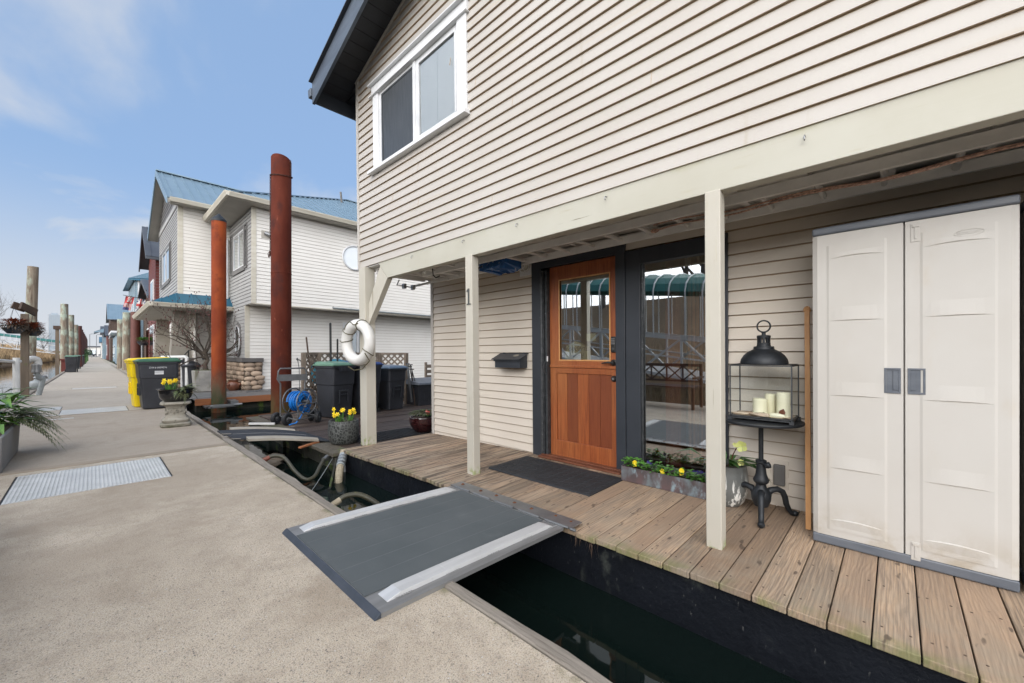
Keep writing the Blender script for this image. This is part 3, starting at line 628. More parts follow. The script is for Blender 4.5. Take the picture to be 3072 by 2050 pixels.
# far land strip and hills closing the view
m = MB()
for (x0, x1, y0, h) in ((-420, 60, 560, 5), (-60, 500, 640, 7)):
    n = 40; r = random.Random(int(y0))
    tops = [h * (0.6 + .5 * r.random()) for _ in range(n + 1)]
    for i in range(n):
        a = x0 + (x1 - x0) * i / n; b_ = x0 + (x1 - x0) * (i + 1) / n
        m.q((a, y0, -1), (b_, y0, -1), (b_, y0 + 5, tops[i + 1]), (a, y0 + 5, tops[i])); m.q((a, y0 + 5, tops[i]), (b_, y0 + 5, tops[i + 1]), (b_, y0 + 60, -1), (a, y0 + 60, -1))
struct(m, 'far_shore', 'far_foliage')
m = MB(); m.box(-14, 20, 232, 300, -1, .15); struct(m, 'shore_road', 'asphalt_far')

# ================================================================== the near float house (frame H)
def zf(y): return -.035 - .0022 * max(0, y) ** 2
XF, XW, XD = 2.68, 3.74, 2.285
house = T('beige_float_house', 'beige sided two storey float house with a covered wooden deck and cedar door', 'house', (XD, 1.2, zf(1.2)), 'H')
# --- deck
m = MB(); mn = MB()
for k in range(-22, 37):
    y0 = -.225 + .1503 * k + .0028; y1 = y0 + .1503 - .0056; z = zf(y0) + rng.uniform(-.0015, .0015); e = rng.uniform(-.006, .005)
    m.box(XD + e, XW + .02, y0, y1, z - .036, z)
    for x in (XD + .12, XD + .55, XD + .98, XD + 1.35):
        for yy in (y0 + .028, y1 - .028):
            c = (x + rng.uniform(-.012, .012), yy + rng.uniform(-.006, .006)); mn.lathe([(.0055, 0), (.0055, .0007)], (c[0], c[1], z), 6)
ob = m.build('deck_boards', 'deck_wood', house, bevel=.004, bseg=2); tag(mn.build('screw_heads', 'brown_wood_dark', house), kind='stuff')
m = MB(); yy = -3.4
pts = [(y, zf(y)) for y in [-3.4 + 8.72 * i / 12 for i in range(13)]]
for i in range(12):
    (ya, za), (yb, zb) = pts[i], pts[i + 1]
    m.hexa([(2.325, ya, -1.2), (3.2, ya, -1.2), (3.2, yb, -1.2), (2.325, yb, -1.2), (2.325, ya, za - .038), (3.2, ya, za - .038), (3.2, yb, zb - .038), (2.325, yb, zb - .038)])
m.build('float_hull', 'hull_black', house)
m = MB(); m.box(2.300, 2.318, 5.26, 5.285, -.52, -.14); m.build('depth_gauge', 'aluminium', house)
# --- lower wall
HD = (1.10, 3.18, -.5, 2.27)     # opening zone for door and side window
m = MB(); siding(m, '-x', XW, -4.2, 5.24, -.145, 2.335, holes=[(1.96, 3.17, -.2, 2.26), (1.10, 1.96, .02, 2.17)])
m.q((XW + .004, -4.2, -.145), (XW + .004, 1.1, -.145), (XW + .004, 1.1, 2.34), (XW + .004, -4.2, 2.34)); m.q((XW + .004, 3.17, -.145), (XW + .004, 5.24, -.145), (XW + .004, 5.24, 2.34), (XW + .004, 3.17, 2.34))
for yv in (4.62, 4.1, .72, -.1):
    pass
m.build('lower_wall', ['siding_shade_lift', 'groove_brown'], house)
m = MB(); m.box(XW - .024, XW + .05, 5.24, 5.30, -.15, 2.335); m.box(XW, XW + 6, 5.275, 5.298, -.15, 2.35); m.build('corner_trim', 'siding_beige', house)
m = MB(); siding(m, '-x', XF, -4.2, 5.50, 2.385, 6.8, holes=[(3.19, 4.97, 3.66, 4.66)], clip=lambda z: (-4.2 if z < 5.0 else -2.6 + (z - 5.03) / .32, 5.50 if z < 5.04 else 5.57 - (z - 5.03) / .32))
m.q((XF + .004, -4.2, 2.39), (XF + .004, 3.2, 2.39), (XF + .004, 3.2, 5.1), (XF + .004, -4.2, 5.1)); m.q((XF + .004, 4.96, 2.39), (XF + .004, 5.5, 2.39), (XF + .004, 5.5, 5.0), (XF + .004, 4.96, 5.0)); m.q((XF + .004, 3.2, 2.39), (XF + .004, 4.96, 2.39), (XF + .004, 4.96, 3.66), (XF + .004, 3.2, 3.66)); m.q((XF + .004, 3.2, 4.66), (XF + .004, 4.96, 4.66), (XF + .004, 4.96, 5.2), (XF + .004, 3.2, 5.2))
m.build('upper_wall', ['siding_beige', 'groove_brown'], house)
m = MB()   # butt joints in the vinyl courses
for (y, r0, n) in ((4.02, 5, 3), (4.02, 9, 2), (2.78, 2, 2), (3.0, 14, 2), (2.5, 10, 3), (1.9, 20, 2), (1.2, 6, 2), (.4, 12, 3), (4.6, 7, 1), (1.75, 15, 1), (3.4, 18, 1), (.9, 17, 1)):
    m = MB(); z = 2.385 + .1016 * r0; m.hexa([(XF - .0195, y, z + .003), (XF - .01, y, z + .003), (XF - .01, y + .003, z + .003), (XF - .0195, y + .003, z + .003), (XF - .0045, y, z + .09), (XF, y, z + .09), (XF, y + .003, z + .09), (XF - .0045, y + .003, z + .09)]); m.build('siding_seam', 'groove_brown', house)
m = MB(); m.box(XF - .022, XF + .05, 5.50, 5.555, 2.375, 5.06); m.box(XF + .0, XF + 8, 5.53, 5.553, 2.375, 5.0); m.build('corner_trim', 'siding_beige', house)
m = MB(); m.bar((XF - .016, 5.56, 5.018), (XF - .016, .9, 6.51), .03, .03); m.build('rake_trim', 'siding_beige', house)
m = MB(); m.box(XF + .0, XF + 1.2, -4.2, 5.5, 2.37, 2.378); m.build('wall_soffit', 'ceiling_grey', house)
# --- roof
def zu(y): return 5.03 + .32 * (5.57 - y)
m = MB(); m.prism([(5.92, zu(5.92)), (1.0, zu(1.0)), (1.0, zu(1.0) + .07), (5.92, zu(5.92) + .07)], 'x', 2.25, 12); m.prism([(-3.9, zu(5.9)), (.998, zu(1.0)), (.998, zu(1.0) + .07), (-3.9, zu(5.9) + .07)], 'x', 2.25, 12); m.build('roof', 'dark_roof', house)
m = MB()   # soffit boards run out from the wall
n = 28
for i in range(n):
    ya = 5.90 - i * .172; yb = ya - .166
    m.prism([(ya, zu(ya) - .014), (yb, zu(yb) - .014), (yb, zu(yb) - .002), (ya, zu(ya) - .002)], 'x', 2.25, XF - .002)
for i in range(4):
    m.box(XF + .0 + i * .9, XF + .89 + i * .9, 5.56, 5.90, zu(5.9) - .02, zu(5.9) - .004)
m.build('soffit', 'soffit_black', house)
m = MB(); m.prism([(5.95, zu(5.95) - .205), (1.0, zu(1.0) - .205), (1.0, zu(1.0) + .085), (5.95, zu(5.95) + .085)], 'x', 2.212, 2.249)
m.prism([(-3.9, zu(5.9) - .205), (.998, zu(1.0) - .205), (.998, zu(1.0) + .085), (-3.9, zu(5.9) + .085)], 'x', 2.212, 2.249)
m.build('barge_board', 'fascia_dark', house)
m = MB(); m.box(2.25, 12, 5.921, 5.95, zu(5.92) - .20, zu(5.92) + .075); m.build('eave_board', 'black_paint', house)
m = MB(); m.prism([(5.952, zu(5.92) - .11), (6.04, zu(5.92) - .11), (6.06, zu(5.92) + .01), (5.952, zu(5.92) + .01)], 'x', 2.19, 12); m.build('gutter', 'fascia_dark', house, bevel=.01)
m = MB(); m.bar((2.2, 5.97, zu(5.95) + .10), (2.2, 1.0, zu(1.0) + .10), .06, .012); m.build('drip_edge', 'dark_roof', house)
# --- beam, posts, brace
m = MB(); m.prism([(4.76, 2.158), (-4.2, 2.176), (-4.2, 2.40), (5.01, 2.40), (4.95, 2.345)], 'x', XF - .006, XF + .088); m.build('porch_beam', 'beam_cream', house, bevel=.004)
pm = {}
for nm, y0, y1, w in (('a', .772, .862, .045), ('b', 3.08, 3.185, .088)):
    m = MB(); zt = 2.174; m.box(XF - .012, XF - .012 + w + (.045 if nm == 'a' else 0), y0, y1, zf(y1) - .005, zt); pm[nm] = m.build('porch_post', 'trim_cream', house, bevel=.005)
m = MB(); m.box(XF - .05, XF + .10, 5.29, 5.47, zf(5.3) - .02, 2.373); m.build('porch_post', 'trim_cream', house, bevel=.008)
m = MB(); m.prism([(4.955, 2.34), (4.77, 2.155), (5.288, 1.58), (5.288, 1.86)], 'x', XF + .0, XF + .075); m.build('corner_brace', 'trim_cream', house, bevel=.003)
m = MB(); xn = XF - .018; m.box(xn, xn + .006, 3.122, 3.142, 1.672, 1.832); m.box(xn, xn + .006, 3.103, 3.160, 1.668, 1.680); m.prism([(3.142, 1.832), (3.142, 1.805), (3.163, 1.800), (3.163, 1.812)], 'x', xn, xn + .006); m.build('house_number', 'grey_digit', pm['b'])
for y in (.35, 1.55, 2.45, 3.2, 4.15):
    m = MB(); z = 2.335; x = XF - .006
    m.tube([(x, y, z), (x - .02, y, z - .002), (x - .032, y, z - .012), (x - .034, y, z - .026), (x - .022, y, z - .03)], .0036, 6)
    m.build('cup_hook', 'galv', house)
m = MB(); m.tube([(XF + .04, 3.99, 2.166), (XF + .04, 3.99, 2.14), (XF + .055, 3.99, 2.125), (XF + .04, 3.99, 2.108), (XF + .02, 3.99, 2.118)], .004, 6); m.build('hanging_hook', 'trim_cream', house)
# --- porch ceiling with joists
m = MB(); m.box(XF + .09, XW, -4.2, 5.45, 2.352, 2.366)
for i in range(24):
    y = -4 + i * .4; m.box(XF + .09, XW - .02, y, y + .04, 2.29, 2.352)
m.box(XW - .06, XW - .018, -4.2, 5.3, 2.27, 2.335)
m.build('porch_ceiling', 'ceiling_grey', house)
# --- interior seen through the glass
m = MB(); m.box(7.2, 7.3, -1, 5.2, -.05, 2.4); m.box(XW + .08, 7.2, 4.9, 5.0, -.05, 2.4); m.box(XW + .08, 7.2, -.8, -.7, -.05, 2.4); m.box(XW + .08, 7.3, -1, 5.2, 2.4, 2.45); m.build('room_walls', 'room_wall', house)
m = MB(); m.box(XW + .03, 7.2, -.8, 5, -.06, -.03); m.build('room_floor', 'room_floor', house)
for y in (1.62, 3.0): m = MB(); m.box(4.25, 4.40, y, y + .16, -.03, 2.4); m.build('room_column', 'door_wood', house)
m = MB()
for i in range(26): m.tube([(4.0 + .03 * (i % 2), 1.0 + i * .018, .1), (4.0 + .03 * (i % 2), 1.0 + i * .018, 2.3)], .012, 5)
m.build('curtain', 'curtain', house)
# --- dark frame round door and side window
m = MB(); x0, x1 = XW - .045, XW + .06
m.box(x0, x1, 3.035, 3.18, zf(3.1) + .002, 2.272); m.box(x0, x1, 1.955, 2.06, zf(2) + .002, 2.272); m.box(x0, x1, 2.06, 3.035, 2.165, 2.272)
m.build('door_frame', 'black_paint', house, bevel=.004)
m = MB(); m.box(x0 + .012, x1, 1.80, 1.953, -.03, 2.175); m.box(x0 + .012, x1, 1.10, 1.80, 2.035, 2.175); m.box(x0 + .012, x1, 1.02, 1.10, .0, 2.175); m.box(x0 + .012, x1, 1.10, 1.80, -.03, .06)
wf = m.build('window_frame', 'black_paint', house, bevel=.004)
m = MB(); m.box(x0 + .03, x0 + .05, 1.10, 1.80, .06, .085); m.box(x0 + .03, x0 + .05, 1.78, 1.80, .085, 2.035); m.build('window_bead', 'zinc_dark', wf)
m = MB(); m.q((XW + .012, 1.10, 2.035), (XW + .012, 1.80, 2.035), (XW + .012, 1.80, .06), (XW + .012, 1.10, .06)); m.build('window_pane', 'glass_reflective', wf)
# retractable screen housing
m = MB(); m.box(XW - .055, XW + .0, 2.935, 2.965, zf(3) + .02, 2.13); m.box(XW - .07, XW - .0, 2.975, 3.032, zf(3) + .02, 2.13); m.tube([(XW - .075, 3.0, .0), (XW - .075, 3.0, 2.11)], .016, 8)
s_ = m.build('screen_housing', 'zinc_dark', house, smooth=True)
m = MB(); m.tube([(XW - .06, 2.955, .92), (XW - .09, 2.958, .96), (XW - .095, 2.958, 1.04), (XW - .06, 2.955, 1.08)], .008, 8); m.build('pull_handle', 'zinc_dark', s_)
m = MB(); m.box(XW - .062, XW - .055, 2.925, 2.94, 1.07, 1.13); m.build('latch_plate', 'white_paint', s_)
# --- Dutch door
xd = XW - .01; yL, yR = 2.93, 2.062
door = T('tmp', None, None) if False else None
m = MB(); m.cr = .12
m.box(xd, xd + .045, 2.80, yL, 1.008, 2.16); m.cr = .2; m.box(xd, xd + .045, yR, 2.135, 1.008, 2.16); m.cr = .05; m.box(xd, xd + .045, 2.135, 2.80, 2.005, 2.16); m.cr = .1; m.box(xd, xd + .045, 2.135, 2.80, 1.008, 1.078)
m.box(xd - .012, xd, yR, yL, 1.0, 1.03)
up = m.build('upper_door_leaf', 'door_wood', house, bevel=.004)
m = MB(); m.box(xd - .003, xd + .006, 2.787, 2.80, 1.078, 2.005); m.box(xd - .003, xd + .006, 2.135, 2.148, 1.078, 2.005); m.box(xd - .003, xd + .006, 2.148, 2.787, 1.992, 2.005); m.box(xd - .003, xd + .006, 2.148, 2.787, 1.078, 1.091); m.build('glazing_bead', 'pine_trim', up)
m = MB(); m.q((xd + .018, 2.135, 2.005), (xd + .018, 2.80, 2.005), (xd + .018, 2.80, 1.078), (xd + .018, 2.135, 1.078)); m.build('door_pane', 'glass_reflective', up)
m = MB(); m.box(xd + .030, xd + .031, 2.33, 2.45, 1.295, 1.375); m.build('paper_note', 'note_paper', up)
m = MB(); m.cr = .1
m.box(xd, xd + .045, 2.84, yL, zf(2.9) + .03, .998); m.cr = .25; m.box(xd, xd + .045, yR, 2.128, zf(2.1) + .03, .998); m.cr = .3; m.box(xd, xd + .045, 2.128, 2.84, .935, .998); m.cr = .0; m.box(xd, xd + .045, 2.128, 2.84, zf(2.5) + .03, .165)
lo = m.build('lower_door_leaf', 'door_wood', house, bevel=.004)
for i, c in enumerate((.05, .85, .2, .75, .9)):
    m = MB(); m.cr = c; w_ = (2.84 - 2.128) / 5; y1 = 2.84 - i * w_; m.box(xd + .012, xd + .04, y1 - w_ + .002, y1 - .002, .165, .935); m.build('door_board', 'door_wood', lo, bevel=.003)
m = MB(); m.box(XW - .13, XW + .05, 1.975, 3.03, zf(2.5) + .002, zf(2.5) + .022); m.box(XW - .08, XW + .05, 1.985, 3.02, zf(2.5) + .022, zf(2.5) + .036); m.build('threshold', 'terracotta', house, bevel=.004)
m = MB(); m.box(xd - .022, xd, 2.068, 2.125, 1.17, 1.335)
lk = m.build('keypad_lock', 'ink_black', up, bevel=.012)
m = MB(); m.cr = .5
for r in range(4):
    for c in range(3): m.box(xd - .025, xd - .022, 2.078 + c * .014, 2.087 + c * .014, 1.255 + r * .017, 1.266 + r * .017)
m.build('keypad_buttons', 'galv', lk)
m = MB(); m.lathe([(.014, 0), (.016, .006), (.0, .008)], (0, 0, 0), 12); m.v = [(xd - .022 - z, 2.097 + x, 1.205 + y) for x, y, z in m.v]; m.build('lock_knob', 'zinc_dark', lk)
m = MB(); m.lathe([(.034, 0), (.034, .008), (.022, .016), (.018, .045), (.0, .047)], (0, 0, 0), 18); m.v = [(xd - z, 2.097 + x, 1.065 + y) for x, y, z in m.v]; m.tube([(xd - .04, 2.10, 1.066), (xd - .048, 2.14, 1.068), (xd - .046, 2.19, 1.062), (xd - .042, 2.215, 1.058)], [.010, .010, .008, .007], 8); m.build('door_handle', 'ink_black', up, smooth=True)
m = MB(); m.lathe([(.032, 0), (.032, .01), (.024, .022), (.0, .023)], (0, 0, 0), 18); m.v = [(xd - z, 2.097 + x, .90 + y) for x, y, z in m.v]; db = m.build('deadbolt', 'ink_black', lo, smooth=True)
m = MB(); m.lathe([(.012, .022), (.012, .026), (0, .0265)], (0, 0, 0), 12); m.v = [(xd - z, 2.097 + x, .90 + y) for x, y, z in m.v]; m.build('key_cylinder', 'galv', db)
for tx, y, z, s in (('Wonderful', 2.60, 1.215, .085), ('world', 2.58, 1.135, .07)):
    text_mb(tx, s, 'ink_black', up, 'pane_lettering', face_mx((xd + .034, y, z)), .0004, shear=.35)
m = MB(); m.prism([(2.75, 1.06), (2.42, 1.06), (2.45, 1.23), (2.60, 1.30), (2.73, 1.24)], 'x', xd + .036, xd + .09); m.build('lettered_bag', 'note_paper', up)
# --- outlet
m = MB(); m.box(XW - .014, XW - .006, .60, .72, .10, .32); o_ = m.build('outlet_plate', 'siding_shade_lift', house, bevel=.003)
m = MB(); m.box(XW - .045, XW - .014, .62, .695, .13, .29); m.build('outlet_cover', 'grey_paint', o_, bevel=.006)
# --- upper sliding window
xw = XF - .03
m = MB(); m.box(xw, XF + .0, 4.912, 5.05, 3.62, 4.61); m.box(xw, XF + .0, 3.12, 3.268, 3.62, 4.61)
m.box(xw - .006, XF + .0, 3.10, 5.075, 4.61, 4.735); m.box(xw - .05, XF + .0, 3.085, 5.11, 4.735, 4.752); m.box(xw - .028, XF, 3.09, 5.12, 4.60, 4.615)
wn = m.build('upper_window', 'white_paint', house, bevel=.003)
m = MB(); m.box(xw - .05, XF + .0, 3.09, 5.125, 3.578, 3.62); m.build('window_sill', 'white_paint', wn, bevel=.004)
m = MB(); a = xw + .022
m.box(a, a + .05, 4.86, 4.912, 3.62, 4.61); m.box(a, a + .05, 3.268, 3.30, 3.62, 4.61); m.box(a, a + .05, 3.30, 4.86, 4.565, 4.61); m.box(a, a + .05, 3.30, 4.86, 3.62, 3.655)
m.box(a - .012, a + .03, 4.052, 4.105, 3.62, 4.61); m.box(a - .004, a + .03, 3.30, 4.052, 3.655, 3.70); m.box(a - .004, a + .03, 3.99, 4.050, 3.70, 4.565); m.box(a - .004, a + .03, 3.30, 3.33, 3.70, 4.565); m.box(a - .004, a + .03, 3.33, 3.99, 4.53, 4.565)
m.build('window_sash', 'vinyl_white', wn, bevel=.002)
m = MB(); m.q((a + .012, 3.33, 4.53), (a + .012, 3.99, 4.53), (a + .012, 3.99, 3.70), (a + .012, 3.33, 3.70)); m.q((a + .03, 4.105, 4.56), (a + .03, 4.83, 4.56), (a + .03, 4.83, 3.66), (a + .03, 4.105, 3.66)); m.build('window_pane', 'glass_mid', wn)
m = MB(); m.box(a + .0, a + .012, 4.105, 4.12, 3.655, 4.565); m.box(a + .0, a + .012, 4.83, 4.86, 3.655, 4.565); m.box(a, a + .012, 4.12, 4.83, 4.54, 4.565); m.box(a, a + .012, 4.12, 4.83, 3.655, 3.68)
m.box(a + .005, a + .007, 4.12, 4.83, 3.68, 4.54); m.build('insect_screen', 'screen_mesh', wn)
m = MB()
for i in range(44):
    z = 3.68 + i * .02; m.q((a + .030, 3.31, z), (a + .030, 4.04, z), (a + .021, 4.04, z + .0195), (a + .021, 3.31, z + .0195)); 
m.box(a + .018, a + .020, 3.66, 3.668, 3.68, 4.5); m.box(a + .018, a + .020, 3.345, 3.35, 3.68, 4.5)
m.build('window_blind', 'blind_white', wn)
m = MB(); m.box(XF + .6, XF + .62, 3, 5.2, 3.5, 4.8); m.build('room_backdrop', 'room_wall', wn)

# ================================================================== things on and round the near deck
# hanging ladder under the ceiling
t = T('ladder', 'pale metal ladder hung flat under the porch ceiling', 'ladder', (3.35, 1.5, 2.20), 'H')
m = MB(); m.box(3.10, 3.13, -3.2, 4.6, 2.20, 2.27); m.build('side_rail', 'ladder_white', t, bevel=.004)
m = MB(); m.box(3.50, 3.53, -3.2, 4.6, 2.20, 2.27); m.build('side_rail', 'ladder_white', t, bevel=.004)
for i in range(25):
    m = MB(); y = -3. + i * .305; m.tube([(3.12, y, 2.235), (3.51, y, 2.235)], .017, 10); m.build('rung', 'ladder_white', t, smooth=True)
t = T('boat_hook_rack', 'grey slatted rack hung under the porch ceiling at its far end', 'rack', (3.1, 4.9, 2.2), 'H')
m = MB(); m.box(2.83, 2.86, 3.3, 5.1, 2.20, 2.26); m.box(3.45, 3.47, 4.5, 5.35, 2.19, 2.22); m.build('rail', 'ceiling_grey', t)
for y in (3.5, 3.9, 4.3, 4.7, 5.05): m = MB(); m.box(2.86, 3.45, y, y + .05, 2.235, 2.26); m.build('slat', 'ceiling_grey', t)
m = MB(); m.tube([(3.0, 5.02, 2.2), (3.1, 5.25, 2.17), (3.45, 5.3, 2.17)], .008, 6); m.box(3.2, 3.24, 5.22, 5.28, 2.13, 2.2); m.box(3.36, 3.4, 5.24, 5.30, 2.13, 2.2); m.build('bracket', 'galv', t)
for y in (3.35, 4.15):
    m = MB(); m.tube([(2.95, y, 2.25), (2.95, y + .0, 2.20), (2.98, y + .03, 2.15), (3.04, y + .06, 2.13), (3.10, y + .06, 2.16)], .008, 6); m.build('rubber_hook', 'ink_black', t, smooth=True)
m = MB(); P = []
for i in range(26):
    k = i / 25; y = 1.42 - 3.2 * k; P.append((3.22 - .22 * math.sin(k * 3.1), y, 2.17 - .05 * math.sin(k * math.pi) + .012 * math.sin(i)))
m.tube(P, .006, 6); P = [(x + .14 * math.sin(i / 25 * 3.1), y + .02, z + .05) for i, (x, y, z) in enumerate(P)]; m.tube(P, .006, 6); m.blob((3.2, 1.42, 2.165), .025, .035, .016, 8, 5, .2)
solo(m, 'rope', 'rope_pink', 'pink and black rope looped under the porch ceiling', 'rope', 'H', smooth=True)
m = MB(); m.cr = .5
r_ = random.Random(3); n = 14
for i in range(n):
    a = i / (n - 1); y0 = 3.52 - .34 * a; m.hexa([(3.16, y0 - .05, 2.13 + r_.uniform(-.02, .02) + .04 * a), (3.46, y0 - .05, 2.13 + r_.uniform(-.02, .02)), (3.46, y0, 2.13 + r_.uniform(-.02, .02)), (3.16, y0, 2.13 + r_.uniform(-.02, .02)), (3.16, y0 - .05, 2.235), (3.46, y0 - .05, 2.235), (3.46, y0, 2.235), (3.16, y0, 2.235)])
solo(m, 'folded_tarp', 'tarp_blue', 'folded blue tarp tucked under the porch ceiling above the mailbox', 'tarp', 'H')
# wall lamp
t = T('bulkhead_lamp', 'cream caged oval lamp on a square plate beside the door', 'wall lamp', (XW - .01, 3.29, 2.23), 'H')
m = MB(); m.box(XW - .028, XW - .008, 3.195, 3.385, 2.12, 2.33); m.build('mounting_plate', 'white_paint', t, bevel=.003)
def oval(rx, rz, k=20): return [(math.cos(2 * math.pi * i / k) * rx, math.sin(2 * math.pi * i / k) * rz) for i in range(k)]
m = MB(); m.prism([(3.30 + a, 2.235 + b) for a, b in oval(.095, .075)], 'x', XW - .05, XW - .028); m.build('base', 'trim_cream', t, bevel=.004)
m = MB(); m.blob((XW - .055, 3.30, 2.235), .055, .078, .055, 16, 8); m.build('lens', 'lens', t, smooth=True)
m = MB(); m.tube([(XW - .055, 3.30 + a, 2.235 + b) for a, b in oval(.095, .074)], .006, 6, closed=True); m.tube([(XW - .098, 3.30 + a * .65, 2.235 + b * .65) for a, b in oval(.095, .074)], .005, 6, closed=True)
for dy in (-.03, .03): m.tube([(XW - .05, 3.30 + dy, 2.305), (XW - .10, 3.30 + dy, 2.28), (XW - .118, 3.30 + dy, 2.235), (XW - .10, 3.30 + dy, 2.19), (XW - .05, 3.30 + dy, 2.165)], .005, 6)
m.tube([(XW - .05, 3.205, 2.235), (XW - .10, 3.24, 2.235), (XW - .12, 3.30, 2.235), (XW - .10, 3.36, 2.235), (XW - .05, 3.395, 2.235)], .005, 6)
m.build('cage', 'white_paint', t, smooth=True)
# mailbox
t = T('mailbox', 'black metal mailbox with a sloping lid on the beige wall', 'mailbox', (XW - .08, 3.5, .985), 'H')
m = MB(); m.prism([(XW - .15, .985), (XW - .012, .985), (XW - .012, 1.16), (XW - .15, 1.105)], 'y', 3.285, 3.72); m.build('box', 'black_paint', t, bevel=.003)
m = MB(); m.prism([(XW - .185, 1.085), (XW - .185, 1.092), (XW - .012, 1.168), (XW - .012, 1.161)], 'y', 3.265, 3.755); m.prism([(XW - .165, 1.065), (XW - .160, 1.065), (XW - .160, 1.10), (XW - .165, 1.10)], 'y', 3.28, 3.73); ld = m.build('lid', 'black_paint', t)
m = MB(); m.tube([(XW - .02, 3.31, 1.168), (XW - .02, 3.35, 1.168)], .008, 6); m.tube([(XW - .02, 3.66, 1.168), (XW - .02, 3.70, 1.168)], .008, 6); m.build('hinge', 'zinc_dark', ld)
m = MB(); m.prism([(3.35, 3.36 - 3.36)], 'x', 0, .001) if False else None
m.lathe([(.045, 0), (.045, .0015)], (0, 0, 0), 14, sx=.6); m.v = [(XW - .09 + x, 3.40 + y, 1.1375 + x * .44 + z) for x, y, z in m.v]; m.build('rust_spot', 'strip_beige', ld)
# door mat
m = MB(); zt = zf(2.5); m.prism([(2.905, zt + .003), (3.545, zt + .003), (3.525, zt + .015), (2.925, zt + .015)], 'y', 1.875, 3.125)
for i in range(14):
    for j in range(7):
        x = 2.965 + j * .078 + (.039 if i % 2 else 0); y = 1.935 + i * .086
        if x > 3.51: continue
        for sx in (-1, 1):
            m.hexa([(x - .026, y - .006 * sx - .008, zt + .0145), (x + .026, y + .02 * sx - .008, zt + .0145), (x + .026, y + .02 * sx + .006, zt + .0145), (x - .026, y - .006 * sx + .006, zt + .0145), (x - .024, y - .006 * sx - .006, zt + .020), (x + .024, y + .02 * sx - .006, zt + .020), (x + .024, y + .02 * sx + .004, zt + .020), (x - .024, y - .006 * sx + .004, zt + .020)])
solo(m, 'door_mat', 'mat_rubber', 'black patterned rubber mat in front of the cedar door', 'door mat', 'H')
# trough planter with pansies
def plant_leaf_clump(m, c, n, spread, l, w, up=.6, droop=.3):
    for i in range(n):
        a = rng.uniform(0, 6.28); e = rng.uniform(.2, 1.2) * up; p = (c[0] + rng.uniform(-spread, spread) * .6, c[1] + rng.uniform(-spread, spread) * .6, c[2] + rng.uniform(0, .02))
        m.leaf(p, (math.cos(a), math.sin(a), e), l * rng.uniform(.7, 1.2), w * rng.uniform(.8, 1.2), droop=droop * rng.uniform(.5, 1.2))
def round_leaf(m, p, d, l, w):
    p = Vector(p); d = Vector(d).normalized(); a = d.cross(Vector((0, 0, 1))).normalized(); n = a.cross(d).normalized()
    m.cr = rng.random(); q = [p, p + d * l * .35 + a * w * .5 + n * .006, p + d * l * .8 + a * w * .45, p + d * l - n * l * .15, p + d * l * .8 - a * w * .45, p + d * l * .35 - a * w * .5 + n * .006]
    mid = p + d * l * .55 - n * l * .06
    for i in range(len(q)): m.q(q[i], q[(i + 1) % len(q)], mid)
    m.cr = None
t = T('trough_planter', 'weathered copper trough of yellow and violet pansies beside the door', 'planter', (3.55, 1.5, zf(1.5)), 'H')
z0 = zf(1.5) + .004; z1 = .10
m = MB(); X0, X1, Y0, Y1 = 3.475, 3.635, 1.12, 1.885
m.box(X0, X0 + .006, Y0, Y1, z0, z1); m.box(X1 - .006, X1, Y0, Y1, z0, z1); m.box(X0 + .006, X1 - .006, Y0, Y0 + .006, z0, z1); m.box(X0 + .006, X1 - .006, Y1 - .006, Y1, z0, z1); m.box(X0 + .006, X1 - .006, Y0 + .006, Y1 - .006, z0, z0 + .01)
m.build('trough', 'copper_trough', t)
m = MB(); m.box(X0 + .006, X1 - .006, Y0 + .006, Y1 - .006, z1 - .04, z1 - .02); m.build('soil', 'soil', t)
m = MB()
for i in range(230):
    y = rng.uniform(Y0 + .01, Y1 - .01); x = rng.uniform(X0 + .0, X1 - .03); a = rng.uniform(0, 6.28); h = z1 + rng.uniform(-.02, .055)
    round_leaf(m, (x, y, h), (math.cos(a), math.sin(a), rng.uniform(-.1, .8)), rng.uniform(.03, .055), rng.uniform(.022, .036))
m.build('pansy_leaves', 'leaf_bright', t)
def flower5(m, c, r, tilt=(0, 0)):
    c = Vector(c)
    for k in range(5):
        a = k * 2 * math.pi / 5 + rng.uniform(-.1, .1); d = Vector((-.35, math.cos(a), math.sin(a) + .1)).normalized(); s = Vector((0, -math.sin(a), math.cos(a)))
        m.q(c, c + d * r * .7 + s * r * .45, c + d * r, c + d * r * .7 - s * r * .45)
for y, z in ((1.76, .145), (1.765, .125), (1.33, .155), (1.335, .135), (1.50, .115)): m = MB(); flower5(m, (X0 + .035, y, z), .026); m.build('pansy_flower', 'petal_yellow', t)
for y, z in ((1.66, .155), (1.63, .14), (1.22, .15), (1.19, .155), (1.16, .145), (1.25, .145)): m = MB(); flower5(m, (X0 + .10, y, z), .018); m.build('pansy_flower', 'petal_violet', t)
# glazed pot with hellebore
t = T('glazed_pot', 'grey and white drip glazed pot of pale hellebore behind the near post', 'plant pot', (3.53, .97, zf(1)), 'H')
m = MB(); z0 = zf(1) + .002; m.lathe([(.10, 0), (.125, .03), (.148, .10), (.157, .17), (.150, .25), (.140, .305), (.145, .315), (.130, .315), (.128, .28)], (3.53, .985, z0), 28, cap=False); m.build('pot', 'glaze_grey', t, smooth=True)
m = MB(); m.lathe([(.128, .27), (0, .275)], (3.53, .985, z0), 16, cap=False); m.build('soil', 'soil', t)
m = MB()
for i in range(26):
    a = rng.uniform(0, 6.28); c = (3.53 + .05 * math.cos(a), .985 + .05 * math.sin(a), .26)
    m.leaf(c, (math.cos(a), math.sin(a), rng.uniform(.5, 1.1)), rng.uniform(.15, .24), .05, droop=.45)
m.leaf((3.42, 1.13, .33), (-.2, 1, .35), .22, .07, droop=.3); m.leaf((3.42, 1.18, .33), (-.2, .9, -.2), .15, .05, droop=.3)
